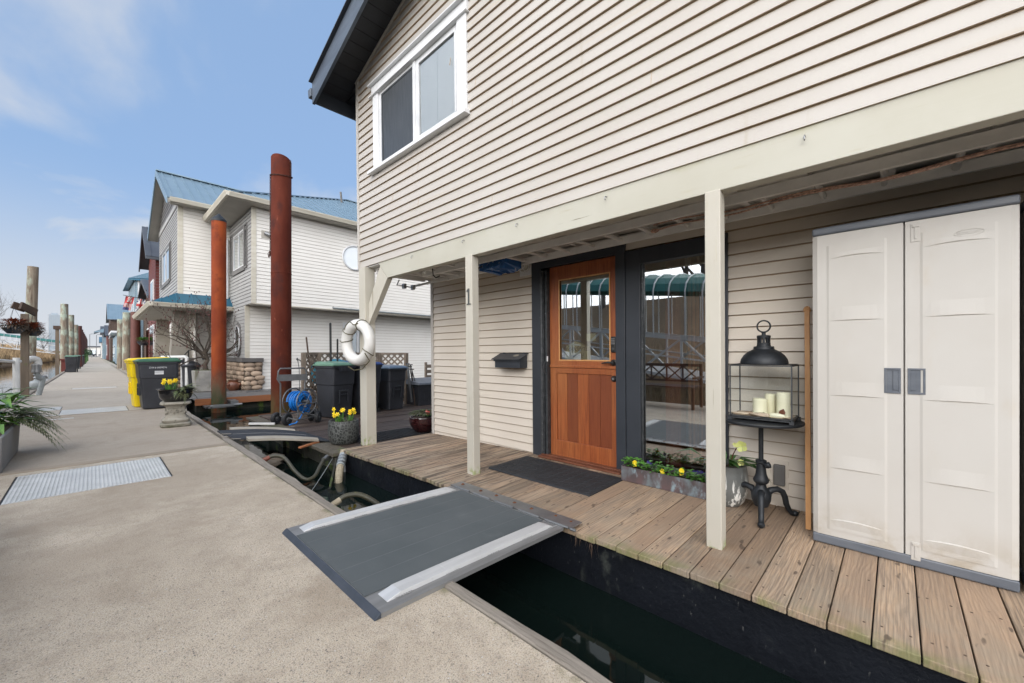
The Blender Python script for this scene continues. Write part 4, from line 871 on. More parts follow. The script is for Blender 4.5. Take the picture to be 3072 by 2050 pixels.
m.leaf((3.48, .86, .28), (-.1, -1, .3), .17, .06, droop=.6); m.leaf((3.50, .84, .30), (.1, -1, .0), .18, .06, droop=.7)
m.build('leaves', 'leaf_green', t)
m = MB(); m.tube([(3.52, .96, .27), (3.50, .93, .36), (3.47, .895, .43), (3.46, .87, .45)], .004, 5); m.tube([(3.52, .97, .27), (3.5, .9, .33), (3.49, .86, .33)], .004, 5); m.tube([(3.42, 1.0, .27), (3.42, 1.1, .33), (3.42, 1.14, .33)], .004, 5); m.build('stem', 'leaf_red', t)
for q_, r_q in (((3.45, .855, .45), .048), ((3.45, .90, .455), .02), ((3.47, .865, .32), .03)): m = MB(); flower5(m, q_, r_q); m.build('hellebore_flower', 'petal_pale', t)
# pedestal table
TX, TY, TZ = 3.42, .72, .675
t = T('pedestal_table', 'round black cast iron table on three curled legs', 'table', (TX, TY, zf(.7)), 'H')
m = MB(); m.lathe([(.0, -.018), (.235, -.018), (.262, -.012), (.265, 0), (.262, .006), (0, .006)], (TX, TY, TZ - .006), 48, cap=False); m.build('table_top', 'cast_iron', t, smooth=True)
m = MB(); m.tube([(TX, TY, .34), (TX, TY, TZ - .02)], .016, 14); m.lathe([(.05, 0), (.045, -.012), (.02, -.03)], (TX, TY, TZ - .022), 16); m.build('stem', 'cast_iron', t, smooth=True)
m = MB(); m.lathe([(.0, .06), (.045, .075), (.062, .12), (.066, .165), (.050, .195), (.034, .215), (.032, .235), (.048, .25), (.052, .268), (.044, .285), (.036, .31), (.030, .36), (.028, .385), (.036, .395), (.036, .41), (.026, .415), (.0, .416)], (TX, TY, zf(.7)), 24, cap=False)
m.build('column', 'cast_iron', t, smooth=True)
m = MB(); m.tube([(TX - .02, TY - .01, .355), (TX - .035, TY - .045, .355)], .008, 8)
for k in range(7):
    a = k * 6.283 / 7; m.blob((TX - .038 + .012 * math.cos(a) * .4, TY - .052, .355 + .014 * math.sin(a)) if k % 2 else (TX - .045, TY - .052 + .014 * math.cos(a), .355 + .016 * math.sin(a)), .011, .011, .011, 7, 5)
m.blob((TX - .04, TY - .052, .355), .02, .02, .02, 10, 6); m.build('clamp_knob', 'cast_iron', t, smooth=True)
for fx, fy in ((3.19, .672), (3.565, .545), (3.49, .945)):
    dx, dy = fx - TX, fy - TY; l = math.hypot(dx, dy); zb = zf(.7)
    m = MB(); P = []; rs = []
    for k, (s, z, r) in enumerate(((.12, .150, .026), (.30, .190, .024), (.50, .198, .022), (.66, .180, .021), (.74, .14, .020), (.78, .09, .019), (.86, .045, .018), (.97, .020, .017), (1.06, .018, .018), (1.11, .035, .013))):
        P.append((TX + dx * s, TY + dy * s, zb + z)); rs.append(r)
    m.tube(P, rs, 10); m.blob((TX + dx * 1.04, TY + dy * 1.04, zb + .022), .024, .024, .021, 10, 6); m.build('leg', 'cast_iron', t, smooth=True)
# lantern
LX0, LX1, LY0, LY1, LZ0, LZ1 = 3.29, 3.55, .51, .89, .678, 1.075
t = T('candle_lantern', 'large glass box lantern with a black domed top, holding candles and shells', 'lantern', (3.42, .70, LZ0), 'H')
m = MB(); e = .004
for x in (LX0, LX1):
    for y in (LY0, LY1): m.box(x - e, x + e, y - e, y + e, LZ0 + .018, LZ1)
for z in (LZ0 + .03, LZ1):
    for y in (LY0, LY1): m.box(LX0 - e, LX1 + e, y - e - .001, y + e + .001, z - e, z + e)
    for x in (LX0, LX1): m.box(x - e - .002, x + e + .002, LY0 + e, LY1 - e, z - e * .9, z + e * .9)
m.box(LX0, LX1, LY0, LY1, LZ0 + .012, LZ0 + .022)
for x in (LX0, LX1):
    for y in (LY0, LY1): m.box(x - .013, x + .013, y - .013, y + .013, LZ0 - .001, LZ0 + .022)
m.build('frame', 'zinc_dark', t)
for nm, b in (('a', (LX0 - .001, LX0 + .001, LY0 + e, LY1 - e)), ('b', (LX1 - .001, LX1 + .001, LY0 + e, LY1 - e)), ('c', (LX0 + e, LX1 - e, LY0 - .001, LY0 + .001)), ('d', (LX0 + e, LX1 - e, LY1 - .001, LY1 + .001))):
    m = MB(); zl, zh = LZ0 + .037, LZ1 - .007; m.q((b[0] if b[1] - b[0] > .01 else (b[0] + b[1]) / 2, b[2] if b[3] - b[2] > .01 else (b[2] + b[3]) / 2, zl), (b[1] if b[1] - b[0] > .01 else (b[0] + b[1]) / 2, b[3] if b[3] - b[2] > .01 else (b[2] + b[3]) / 2, zl), (b[1] if b[1] - b[0] > .01 else (b[0] + b[1]) / 2, b[3] if b[3] - b[2] > .01 else (b[2] + b[3]) / 2, zh), (b[0] if b[1] - b[0] > .01 else (b[0] + b[1]) / 2, b[2] if b[3] - b[2] > .01 else (b[2] + b[3]) / 2, zh)); m.build('glass_pane', 'glass_clear', t)
m = MB(); c = (3.42, .70, 0)
m.box(LX0, LX1, LY0, LY1, LZ1 + .007, LZ1 + .010)
m.lathe([(.150, LZ1 + .008), (.152, LZ1 + .018), (.146, LZ1 + .045), (.128, LZ1 + .075), (.10, LZ1 + .10), (.066, LZ1 + .118), (.064, LZ1 + .138), (.045, LZ1 + .140), (.044, LZ1 + .15)], c, 40)
m.build('dome', 'cast_iron', t, smooth=True)
m = MB(); z = LZ1 + .15; n = 12
m.lathe([(.043, z), (.043, z + .015)], c, 24)
for k in range(n):
    a0 = 2 * math.pi * (k + .22) / n; a1 = 2 * math.pi * (k + .78) / n
    m.hexa([(c[0] + r * math.cos(a), c[1] + r * math.sin(a), zz_) for zz_ in (z + .014, z + .05) for r, a in ((.036, a0), (.042, a0), (.042, a1), (.036, a1))])
m.lathe([(.040, z + .048), (.044, z + .052), (.044, z + .068), (.036, z + .070), (.014, z + .072), (.012, z + .085), (.016, z + .09), (0, z + .095)], c, 24); m.build('vent_cap', 'cast_iron', t, smooth=True)
m = MB(); zc_ = z + .135; m.tube([(c[0], c[1] + .042 * math.cos(a * 2 * math.pi / 24), zc_ + .042 * math.sin(a * 2 * math.pi / 24)) for a in range(24)], .0055, 8, closed=True); m.build('ring_handle', 'cast_iron', t, smooth=True)
# contents of the lantern are things of their own
zb = LZ0 + .024
m = MB(); n = 14
for i in range(n):
    for j in range(10):
        pass
G = [[zb + .006 + .010 * mnoise.noise(Vector((i * .6, j * .6, 3))) + .006 for j in range(11)] for i in range(15)]
for i in range(14):
    for j in range(10):
        ys = [LY0 + .012 + (LY1 - LY0 - .024) * k / 14 for k in (i, i + 1)]; xs = [LX0 + .012 + (LX1 - LX0 - .024) * k / 10 for k in (j, j + 1)]
        m.q((xs[0], ys[0], G[i][j]), (xs[1], ys[0], G[i][j + 1]), (xs[1], ys[1], G[i + 1][j + 1]), (xs[0], ys[1], G[i + 1][j]))
m.box(LX0 + .012, LX1 - .012, LY0 + .012, LY1 - .012, zb - .001, zb + .001)
solo(m, 'sand_bed', 'sand', 'pale sand spread on the lantern floor', 'sand', 'H', smooth=True)
for x, y, r, h, lb in ((3.37, .715, .046, .125, 'shortest pale candle at the front of the three in the lantern'), (3.46, .665, .038, .155, 'middle pale candle standing behind the other two in the lantern'), (3.39, .575, .042, .175, 'tallest pale candle at the right of the lantern')):
    m = MB(); m.lathe([(0, 0), (r, 0), (r, h - .004), (r - .004, h), (r - .01, h - .002), (0, h - .006)], (x, y, zb + .008), 24, cap=False); m.tube([(x, y, zb + h - .002), (x + .001, y, zb + h + .014)], .0016, 5)
    solo(m, 'pillar_candle', 'candle', lb, 'candle', 'H', group='candles in the glass lantern', smooth=True)
for i, (x, y, rx, ry, rz, mt, nm, lb) in enumerate(((3.33, .83, .022, .06, .010, 'sand', 'seashell', 'flat tan shell at the left of the lantern'), (3.36, .78, .02, .035, .012, 'stone_river', 'seashell', 'small round shell between the flat shell and the candle'), (3.31, .70, .025, .06, .016, 'sand', 'driftwood', 'pale driftwood piece in front of the shortest candle'), (3.32, .60, .020, .055, .018, 'candle', 'driftwood', 'white driftwood piece at the right front of the lantern'))):
    m = MB(); m.cr = .6; m.blob((x, y, zb + .016 + rz * .5), rx, ry, rz, 9, 6, .15); solo(m, nm, mt, lb, nm, 'H', group='shells and driftwood in the lantern', smooth=True)
m = MB(); m.prism([(.60, zb + .015), (.56, zb + .015), (.555, zb + .05), (.565, zb + .075), (.59, zb + .06)], 'x', 3.335, 3.35); solo(m, 'seashell', 'terracotta', 'upright pink shell leaning on the tallest candle', 'seashell', 'H', group='shells and driftwood in the lantern', bevel=.004)
m = MB()
for i in range(60): m.leaf((3.33 + rng.uniform(-.015, .015), .70 + rng.uniform(-.02, .02), zb + .03), (rng.uniform(-1, 1), rng.uniform(-1, 1), rng.uniform(.2, 1)), .018, .004)
solo(m, 'dry_moss', 'leaf_fern', 'tuft of dark dried moss in front of the shortest candle', 'moss', 'H')
# pine stick
m = MB(); m.bar((3.36, .428, zf(.4) + .005), (3.685, .475, 1.50), .03, .03, up=(0, 1, 0)); m.blob((3.68, .475, 1.48), .018, .024, .03, 8, 5)
solo(m, 'wooden_stake', 'pine_trim', 'narrow pine strip leaning on the wall beside the storage cabinet', 'wood strip', 'H')
# storage cabinets
def cabinet(y1, y0, label, full=True):
    x0, x1 = 3.19, 3.70; z0 = zf(.1) + .004; zt = 1.90
    t = T('storage_cabinet', label, 'cabinet', ((x0 + x1) / 2, (y0 + y1) / 2, z0), 'H', group='plastic storage cabinets on the deck')
    r = .025
    m = MB(); m.prism([(x0 + .03, y0 + .005), (x1, y0 + .005), (x1, y1 - .005), (x0 + .03, y1 - .005)], 'z', z0 + .055, zt); m.build('body', 'cabinet', t)
    m = MB(); m.prism([(x0 - .006, y0 - .002), (x1 + .004, y0 - .002), (x1 + .004, y1 + .002), (x0 - .006, y1 + .002)], 'z', zt + .004, zt + .052); m.build('lid', 'cab_grey', t, bevel=.012, bseg=3)
    m = MB(); m.prism([(x0 - .002, y0 - .002), (x1 + .004, y0 - .002), (x1 + .004, y1 + .002), (x0 - .002, y1 + .002)], 'z', z0, z0 + .056); m.build('base', 'cab_grey', t, bevel=.008)
    ys = y1 - (y1 - y0) * .505 if full else y0
    for k, (a, b) in enumerate(((y1, ys + .004), (ys - .004, y0))):
        lt = k == 0
        m = MB(); m.prism([(x0 + .012, b), (x0, b + (0 if lt else r)), (x0, a - (r if lt else 0)), (x0 + .012, a), (x0 + .034, a), (x0 + .034, b)], 'z', z0 + .058, zt + .002)
        w_ = a - b
        # raised field between stile strips, with horizontal rails that end in a shaded step
        pa, pb = (a - w_ * .20, b + w_ * .19) if lt else (a - w_ * .17, b + w_ * .20)
        m.prism([(x0 - .0035, pa), (x0 - .0035, pb), (x0, pb - .012), (x0, pa + .012)], 'z', z0 + .10, zt - .07)
        for zc_ in (.455, .905, 1.365):
            n = 8
            for i in range(n):
                u0, u1 = i / n, (i + 1) / n; f0, f1 = math.sin(math.pi * u0), math.sin(math.pi * u1); Y = lambda u: pa + (pb - pa) * u
                zb0, zb1 = zc_ + .004 * f0, zc_ + .004 * f1; T0, T1 = x0 - .0035 - .007 * f0, x0 - .0035 - .007 * f1
                m.q((T0, Y(u0), zb0), (T1, Y(u1), zb1), (x0 - .0036, Y(u1), zc_ + .085), (x0 - .0036, Y(u0), zc_ + .085)); m.q((T0, Y(u0), zb0), (T1, Y(u1), zb1), (x0 - .003, Y(u1), zb1 - .004), (x0 - .003, Y(u0), zb0 - .004))
        for zc_, s in ((zt - .15, 1), (z0 + .16, -1)):
            n = 8
            for i in range(n):
                u0, u1 = i / n, (i + 1) / n; f0, f1 = math.sin(math.pi * u0), math.sin(math.pi * u1); Y = lambda u: pa + (pb - pa) * u
                T0, T1 = x0 - .0035 - .006 * f0, x0 - .0035 - .006 * f1; z_0, z_1 = zc_ + .01 * f0, zc_ + .01 * f1
                m.q((T0, Y(u0), z_0), (T1, Y(u1), z_1), (x0 - .0036, Y(u1), zc_ + .035 * s), (x0 - .0036, Y(u0), zc_ + .035 * s)); m.q((T0, Y(u0), z_0), (T1, Y(u1), z_1), (x0 - .003, Y(u1), z_1 - .006 * s), (x0 - .003, Y(u0), z_0 - .006 * s))
        d_ = m.build('cabinet_door', 'cabinet', t)
        ha, hb = (b + .010, b + .080) if lt else (a - .080, a - .010)
        m = MB(); m.box(x0 - .006, x0 + .001, ha, hb, .935, .945); m.box(x0 - .006, x0 + .001, ha, hb, 1.07, 1.08); m.box(x0 - .006, x0 + .001, ha, ha + .01, .945, 1.07); m.box(x0 - .006, x0 + .001, hb - .01, hb, .945, 1.07); m.box(x0 - .0012, x0 + .001, ha + .01, hb - .01, .945, 1.07)
        m.box(x0 - .005, x0 - .001, (ha + hb) / 2 + .002, hb - .01, .955, 1.065) if not lt else m.box(x0 - .005, x0 - .001, ha + .01, (ha + hb) / 2 - .002, .955, 1.065)
        m.build('pull_handle', 'cab_grey', d_, bevel=.002)
        if not lt:
            for zc_ in (1.835, .055):
                m = MB(); m.box(x0 - .004, x0 + .001, a - .060, a - .022, zc_ - .05, zc_ + .05); m.box(x0 - .009, x0 - .004, a - .055, a - .027, zc_ + .03, zc_ + .045); m.box(x0 - .008, x0 - .004, a - .046, a - .036, zc_ - .035, zc_ + .03); m.build('latch', 'cabinet', d_, bevel=.0015)
            m = MB(); oc = (a + b) / 2 - .035; m.tube([(x0 - .004, oc + p, 1.795 + q) for p, q in oval(.052, .017, 28)], .002, 5, closed=True); m.build('logo_ring', 'cabinet', d_)
            text_mb('SUNCAST', .019, 'cabinet', d_, 'logo_lettering', Matrix.Translation((0, 0, 0)) @ face_mx((x0 - .004, oc, 1.795)), .0015)
    m = MB(); m.box(x0 + .036, x0 + .04, ys - .006, ys + .006, z0 + .06, zt); m.build('door_gap', 'ink_black', t)
cabinet(.383, -.445, 'beige plastic storage cabinet with two doors and grey handles')
cabinet(-.475, -1.30, 'beige storage cabinet just visible at the right edge of the photo')
# life ring on the far post
t = T('life_ring', 'white life ring with dark rope hanging on the far porch post', 'life ring', (2.54, 5.32, 1.33), 'H')
th = R(12); u = Vector((-math.sin(th), math.cos(th), 0)); c = Vector((2.54, 5.325, 1.33)); V = Vector((0, 0, 1)); nrm = u.cross(V)
m = MB(); P = [c + u * .245 * math.cos(a * 2 * math.pi / 40) + V * .245 * math.sin(a * 2 * math.pi / 40) for a in range(40)]; m.tube(P, .074, 18, closed=True); m.build('ring', 'ring_white', t, smooth=True)
m = MB()
def onring(a, b, r=.080): 
    d_ = u * math.cos(a) + V * math.sin(a); return c + d_ * .245 + (d_ * math.cos(b) + nrm * math.sin(b)) * r
for a in (.75, 1.95, 3.7, .15): m.tube([onring(a + .12 * math.sin(b), b) for b in [i * 2 * math.pi / 14 for i in range(14)]], .006, 6, closed=True)
s1 = -1 if nrm.x > 0 else 1
m.tube([onring(1.95 - k * .17, s1 * (1.2 + .5 * math.sin(k))) for k in range(8)], .006, 6)
m.tube([onring(3.7, s1 * 1.2), c - u * .27 - V * .25 + nrm * s1 * .03, c - u * .15 - V * .36 + nrm * s1 * .05, c + u * .02 - V * .38 + nrm * s1 * .05, c + u * .12 - V * .33 + nrm * s1 * .07], .007, 6)
m.build('grab_rope', 'rope_dark', t, smooth=True)
# ================================================================== boarding ramp
t = T('boarding_ramp', 'grey metal ramp with bright side curbs from the dock to the deck', 'ramp', (1.55, 2.3, .0))
A_, B_, C_, D_ = Vector((.905, 2.975, .022)), Vector((.905, 1.69, .022)), Vector((2.235, 1.655, .010)), Vector((2.235, 2.905, .010))
def RP(s, w_, h=0): # s 0..1 dock->deck, w_ 0..1 near->far
    p = (B_ * (1 - s) + C_ * s) * (1 - w_) + (A_ * (1 - s) + D_ * s) * w_; return p + Vector((0, 0, .004 * math.sin(math.pi * min(1, s * 1.0)) + h))
m = MB(); n = 10
for i in range(n):
    s0, s1_ = i / n, (i + 1) / n; m.hexa([RP(s0, 0, -.022), RP(s1_, 0, -.022), RP(s1_, 1, -.022), RP(s0, 1, -.022), RP(s0, 0), RP(s1_, 0), RP(s1_, 1), RP(s0, 1)])
m.build('frame_plate', 'alu_dull', t)
m = MB()
for i in range(n):
    s0, s1_ = max(.004, i / n), min(.985, (i + 1) / n); m.hexa([RP(s0, .135, .001), RP(s1_, .135, .001), RP(s1_, .868, .001), RP(s0, .868, .001), RP(s0, .135, .004), RP(s1_, .135, .004), RP(s1_, .868, .004), RP(s0, .868, .004)])
tr_ = m.build('tread_surface', 'ramp_grey', t)
for k in range(1, 6):
    m = MB(); w_ = .135 + .733 * k / 6
    for i in range(n):
        s0, s1_ = max(.006, i / n), min(.98, (i + 1) / n); m.hexa([RP(s0, w_ - .0008, .004), RP(s1_, w_ - .0008, .004), RP(s1_, w_ + .0008, .004), RP(s0, w_ + .0008, .004), RP(s0, w_ - .0008, .0045), RP(s1_, w_ - .0008, .0045), RP(s1_, w_ + .0008, .0045), RP(s0, w_ + .0008, .0045)])
    m.build('tread_joint', 'ramp_line', tr_)
m = MB(); P = [(-.034, -.022), (-.012, -.002), (0, .004), (0, -.022)]
a = RP(0, 0); b = RP(0, 1); i0 = len(m.v)
for p in (a, b):
    for dx, dz in P: m.v.append((p.x + dx, p.y, p.z + dz))
for f in ((0, 1, 2, 3), (7, 6, 5, 4), (0, 4, 5, 1), (1, 5, 6, 2), (2, 6, 7, 3), (3, 7, 4, 0)): m.f.append(f); m.m.append(0); m.r.append(.5)
m.build('rubber_lip', 'ramp_lip', t, bevel=.003)
for k, (w0, w1) in enumerate(((.045, .118), (.893, .966))):
    m = MB(); n = 12; ss = [.045, .10] + [.10 + .83 * i / 8 for i in range(1, 9)] + [.965]
    hs = [.004, .021] + [.021] * 7 + [.021, .004]; hs = hs[:len(ss)]; hs[-1] = .004
    for i in range(len(ss) - 1):
        s0, s1_, h0, h1 = ss[i], ss[i + 1], hs[i], hs[i + 1]
        m.hexa([RP(s0, w0, 0), RP(s1_, w0, 0), RP(s1_, w1, 0), RP(s0, w1, 0), RP(s0, w0 + .003, h0), RP(s1_, w0 + .003, h1), RP(s1_, w1 - .003, h1), RP(s0, w1 - .003, h0)])
    m.build('side_curb', 'aluminium', t, bevel=.0015)
    m = MB()
    for s in (.08, .30, .52, .74, .93):
        y_ = w0 - .004 if k == 0 else w0 - .004
        for j in range(7): p = RP(s + j * .010, y_, .003); m.blob(p, .006, .005, .004, 6, 4)
    m.build('weld_bead', 'alu_dull', t, smooth=True)
m = MB(); m.hexa([(2.243, 1.60, .010), (2.375, 1.60, .012), (2.375, 2.93, .008), (2.243, 2.93, .006), (2.243, 1.60, .018), (2.375, 1.60, .020), (2.375, 2.93, .014), (2.243, 2.93, .014)])
for i in range(5): m.tube([(2.240, 1.62 + i * .26, .016), (2.240, 1.62 + i * .26 + .2, .016)], .009, 8)
hp = m.build('hinge_plate', 'galv', t)
m = MB(); m.tube([(2.240, 1.56, .014), (2.240, 1.60, .014)], .011, 8); m.lathe([(.017, 0), (.017, .012)], (0, 0, 0), 8); n_ = len(m.v)
m.build('hinge_pin', 'galv', t)
for y in (1.66, 1.80, 2.02, 2.20, 2.42, 2.60, 2.85):
    m = MB(); m.lathe([(.017, 0), (.014, .002), (.010, .003), (.009, .007), (0, .008)], (2.325 + rng.uniform(-.02, .015), y, .016), 10); m.build('rusty_bolt', 'rust_bolt', hp)
m = MB()
for i in range(16):
    y = 1.40 + rng.uniform(0, .25); m.leaf((2.29, y, -.02), (rng.uniform(-.3, .1), rng.uniform(-.3, .3), -1), rng.uniform(.05, .14), .006)
solo(m, 'hanging_weed', 'leaf_dead', 'dry weeds hanging from the deck edge beside the ramp hinge', 'weeds')

# ================================================================== wheelie bins (front faces -y of its own frame)
def make_bin(label, body, lid, loc, rz, group, w_=.56, d_=.62, h=1.02, style=0):
    t = T('wheeled_bin', label, 'wheeled bin', loc, group=group, rz=rz)
    LOC[t.name] = Vector((0, 0, 0))
    def ring(z, k, r=.05, dx=0):
        a, b = w_ / 2 * k, d_ / 2 * k; P = []
        for cx_, cy_, a0 in ((a - r, b - r, 0), (-a + r, b - r, 90), (-a + r, -b + r, 180), (a - r, -b + r, 270)):
            for j in range(4): an = R(a0 + 30 * j); P.append((cx_ + r * math.cos(an), cy_ + r * math.sin(an) + dx, z))
        return P
    m = MB(); lv = [(.015, .78), (.03, .80), (.66, .90), (.68, .935), (h - .09, .965), (h - .088, 1.02), (h - .03, 1.03), (h - .028, .99)]
    b = 0
    for z, k in lv: m.v += ring(z, k, dx=.03 * (1 - z))
    n = 16
    for j in range(len(lv) - 1):
        for i in range(n): m.f.append((j * n + i, j * n + (i + 1) % n, (j + 1) * n + (i + 1) % n, (j + 1) * n + i)); m.m.append(0); m.r.append(.5)
    m.f.append(tuple(range(n))[::-1]); m.m.append(0); m.r.append(.5)
    # moulded front pocket and lip
    yf = -d_ / 2 * .86 + .012
    m.box(-.11, -.085, yf - .028, yf + .01, .30, .56); m.box(.085, .11, yf - .028, yf + .01, .30, .56); m.box(-.085, .085, yf - .028, yf + .01, .535, .56); m.box(-.085, .085, yf - .03, yf + .01, .46, .48)
    bd = m.build('body', body, t, bevel=.004)
    m = MB(); z = h - .026; a, b = w_ / 2 * 1.06, d_ / 2 * 1.06
    P0 = [(-a, -b, z), (a, -b, z), (a, b, z), (-a, b, z)]; k = .86
    m.hexa([(-a, -b, z - .02), (a, -b, z - .02), (a, b, z - .02), (-a, b, z - .02), (-a * 1.0, -b * 1.0, z + .012), (a, -b, z + .012), (a, b, z + .012), (-a, b, z + .012)])
    m.hexa([(-a * .95, -b * .95, z + .012), (a * .95, -b * .95, z + .012), (a * .95, b * .95, z + .012), (-a * .95, b * .95, z + .012), (-a * .8, -b * .8, z + .045), (a * .8, -b * .8, z + .045), (a * .8, b * .86, z + .07), (-a * .8, b * .86, z + .07)])
    ld = m.build('lid', lid, t, bevel=.012, bseg=3)
    m = MB()
    if style == 0:   # deep curved grab skirt on the front with ribs
        m.prism([(-.17, z - .02), (.17, z - .02), (.13, z - .13), (-.13, z - .13)], 'y', -b * 1.0, -b * .93)
        for i in range(5): m.box(-.10 + i * .05 - .006, -.10 + i * .05 + .006, -b * 1.02, -b, z - .125, z - .02)
    m.tube([(-a * .9, b * 1.02, z - .02), (-a * .9, b * 1.14, z - .03), (a * .9, b * 1.14, z - .03), (a * .9, b * 1.02, z - .02)], .014, 8)
    m.box(-a * .8, -a * .7, b * .95, b * 1.12, z - .05, z + .02); m.box(a * .7, a * .8, b * .95, b * 1.12, z - .05, z + .02)
    m.build('handle', body, t)
    for s in (-1, 1):
        m = MB(); m.lathe([(0, -.022), (.045, -.024), (.085, -.022), (.095, -.012), (.095, .012), (.085, .022), (.045, .024), (0, .022)], (0, 0, 0), 20, cap=False); m.v = [(s * (w_ / 2 * .80 + .045) + z_, d_ / 2 * .88 + x_, .10 + y_) for x_, y_, z_ in m.v]; wl = m.build('wheel', 'rubber_black', t, smooth=True)
        m = MB(); m.lathe([(.045, -.026), (.02, -.03), (.02, .03), (.045, .026)], (0, 0, 0), 14); m.v = [(s * (w_ / 2 * .80 + .045) + z_, d_ / 2 * .88 + x_, .10 + y_) for x_, y_, z_ in m.v]; m.build('hub', 'bin_black', wl)
    return t
# the two bins on the dock; their handles face the left edge of the dock
yb = make_bin('bright yellow wheeled bin standing behind the black bin on the dock', 'bin_yellow', 'bin_yellow', (.88, 12.50, 0), R(-90 + 4), 'bins on the dock', w_=.56, d_=.72, h=1.08, style=1)
bb_ = make_bin('black wheeled bin with dark green lid and white stencilled number', 'bin_black', 'bin_green', (.98, 11.88, 0), R(-90 + 3), 'bins on the dock', w_=.56, d_=.70, h=1.07, style=1)
# stencil and sticker on its side (side faces the camera: local +x side turned)
for ch in bb_.children:
    if ch.name.startswith('body'): bdy = ch
LOC['dummy'] = Vector((0, 0, 0))
mt = Matrix.Rotation(R(87), 4, 'Z') @ face_my((0, 0, 0))
def side_text(txt, size, p, mat_):
    cu = bpy.data.curves.new('t', 'FONT'); cu.body = txt; cu.size = size; cu.extrude = .001; cu.align_x = 'CENTER'; cu.align_y = 'CENTER'
    to = bpy.data.objects.new('tmp_text', cu); col.objects.link(to); dg = bpy.context.evaluated_depsgraph_get(); me = bpy.data.meshes.new_from_object(to.evaluated_get(dg)); col.objects.unlink(to); bpy.data.objects.remove(to)
    me.materials.clear(); me.materials.append(M[mat_]); me.transform(Matrix.Translation(p) @ Matrix(((0, 0, 1, 0), (1, 0, 0, 0), (0, 1, 0, 0), (0, 0, 0, 1))))
    o = bpy.data.objects.new('stencil', me); col.objects.link(o); o.parent = bdy; return o
side_text('Z18 # 0009076', .047, (.2795, -.02, .90), 'white_paint')
m = MB(); m.hexa([(.268, -.075, .752), (.268, .075, .752), (.268, .075, .80), (.268, -.075, .80), (.272, -.075, .752), (.272, .075, .752), (.276, .075, .80), (.276, -.075, .80)]); m.hexa([(.272, -.075, .806), (.272, .075, .806), (.272, .075, .83), (.272, -.075, .83), (.277, -.075, .806), (.277, .075, .806), (.279, .075, .83), (.279, -.075, .83)]); m.build('sticker', 'white_paint', bdy)
# bins along the far left edge, copies of one
fb = make_bin('black wheeled bin with a pale green lid nearest on the far left dock edge', 'bin_black', 'bin_green_pale', (-1.0, 38.9, 0), 0, 'bins along the left edge of the dock', h=1.06)
for (x, y, lb) in ((-.98, 47, 'second black bin along the left edge of the dock'), (-.95, 55, 'third black bin along the left edge of the dock'), (-.95, 62, 'fourth black bin far along the left edge of the dock'), (-.95, 75, 'farthest black bin on the left edge of the dock')):
    c = copy_tree(fb); c.location = (x, y, 0); c['label'] = lb
# ================================================================== pedestal with bowl
PX, PY = .955, 8.70
t = T('stone_pedestal', 'weathered cast stone pedestal with carved mouldings on the dock edge', 'pedestal', (PX, PY, 0), rz=0)
def sq_ring(m, prof, cx_, cy_, rr=.25, rot=R(-6)):
    """square-ish lofted profile [(half width, z)] with rounded corners"""
    n = 24; i0 = len(m.v)
    for hw, z in prof:
        for j in range(n):
            a = 2 * math.pi * j / n; c_, s_ = math.cos(a), math.sin(a); k = (abs(c_) ** 5 + abs(s_) ** 5) ** (-1 / 5)
            x, y = hw * c_ * k, hw * s_ * k; m.v.append((cx_ + x * math.cos(rot) - y * math.sin(rot), cy_ + x * math.sin(rot) + y * math.cos(rot), z))
    for q in range(len(prof) - 1):
        for j in range(n): m.f.append((i0 + q * n + j, i0 + q * n + (j + 1) % n, i0 + (q + 1) * n + (j + 1) % n, i0 + (q + 1) * n + j)); m.m.append(0); m.r.append(.5)
    m.f.append(tuple(i0 + (len(prof) - 1) * n + j for j in range(n))); m.m.append(0); m.r.append(.5)
m = MB(); sq_ring(m, [(.19, 0), (.205, .02), (.205, .05), (.19, .065), (.165, .07), (.18, .09), (.185, .115), (.17, .14), (.15, .15), (.145, .165)], PX, PY); m.build('base', 'pedestal_stone', t, smooth=True)
m = MB(); sq_ring(m, [(.145, .165), (.135, .18), (.13, .20), (.128, .30), (.134, .305), (.134, .325), (.142, .34), (.15, .352)], PX, PY)
for k in range(4):
    for j in range(6):
        a = R(-6) + k * math.pi / 2; u_ = (-.11 + j * .044); d_ = .131; x = d_ * math.cos(a) - u_ * math.sin(a); y = d_ * math.sin(a) + u_ * math.cos(a); m.blob((PX + x, PY + y, .25 + .02 * math.sin(j * 2.1)), .012, .012, .03, 7, 5)
m.build('shaft', 'pedestal_stone', t, smooth=True)
m = MB(); sq_ring(m, [(.16, .352), (.195, .365), (.205, .38), (.20, .40), (.18, .408)], PX, PY); m.build('top_slab', 'pedestal_stone', t, smooth=True)
t = T('black_bowl', 'glossy black oval bowl of daffodils and fern on the stone pedestal', 'plant pot', (PX, PY, .41))
m = MB(); m.lathe([(.12, .409), (.15, .415), (.19, .45), (.215, .50), (.222, .56), (.225, .60), (.25, .615), (.25, .623), (.215, .622), (.21, .60)], (PX, PY, 0), 36, sx=1.0, sy=.82, cap=False); m.build('bowl', 'bowl_black', t, smooth=True)
m = MB(); m.lathe([(.213, .598), (0, .604)], (PX, PY, 0), 20, sy=.82, cap=False); m.build('soil', 'soil', t)
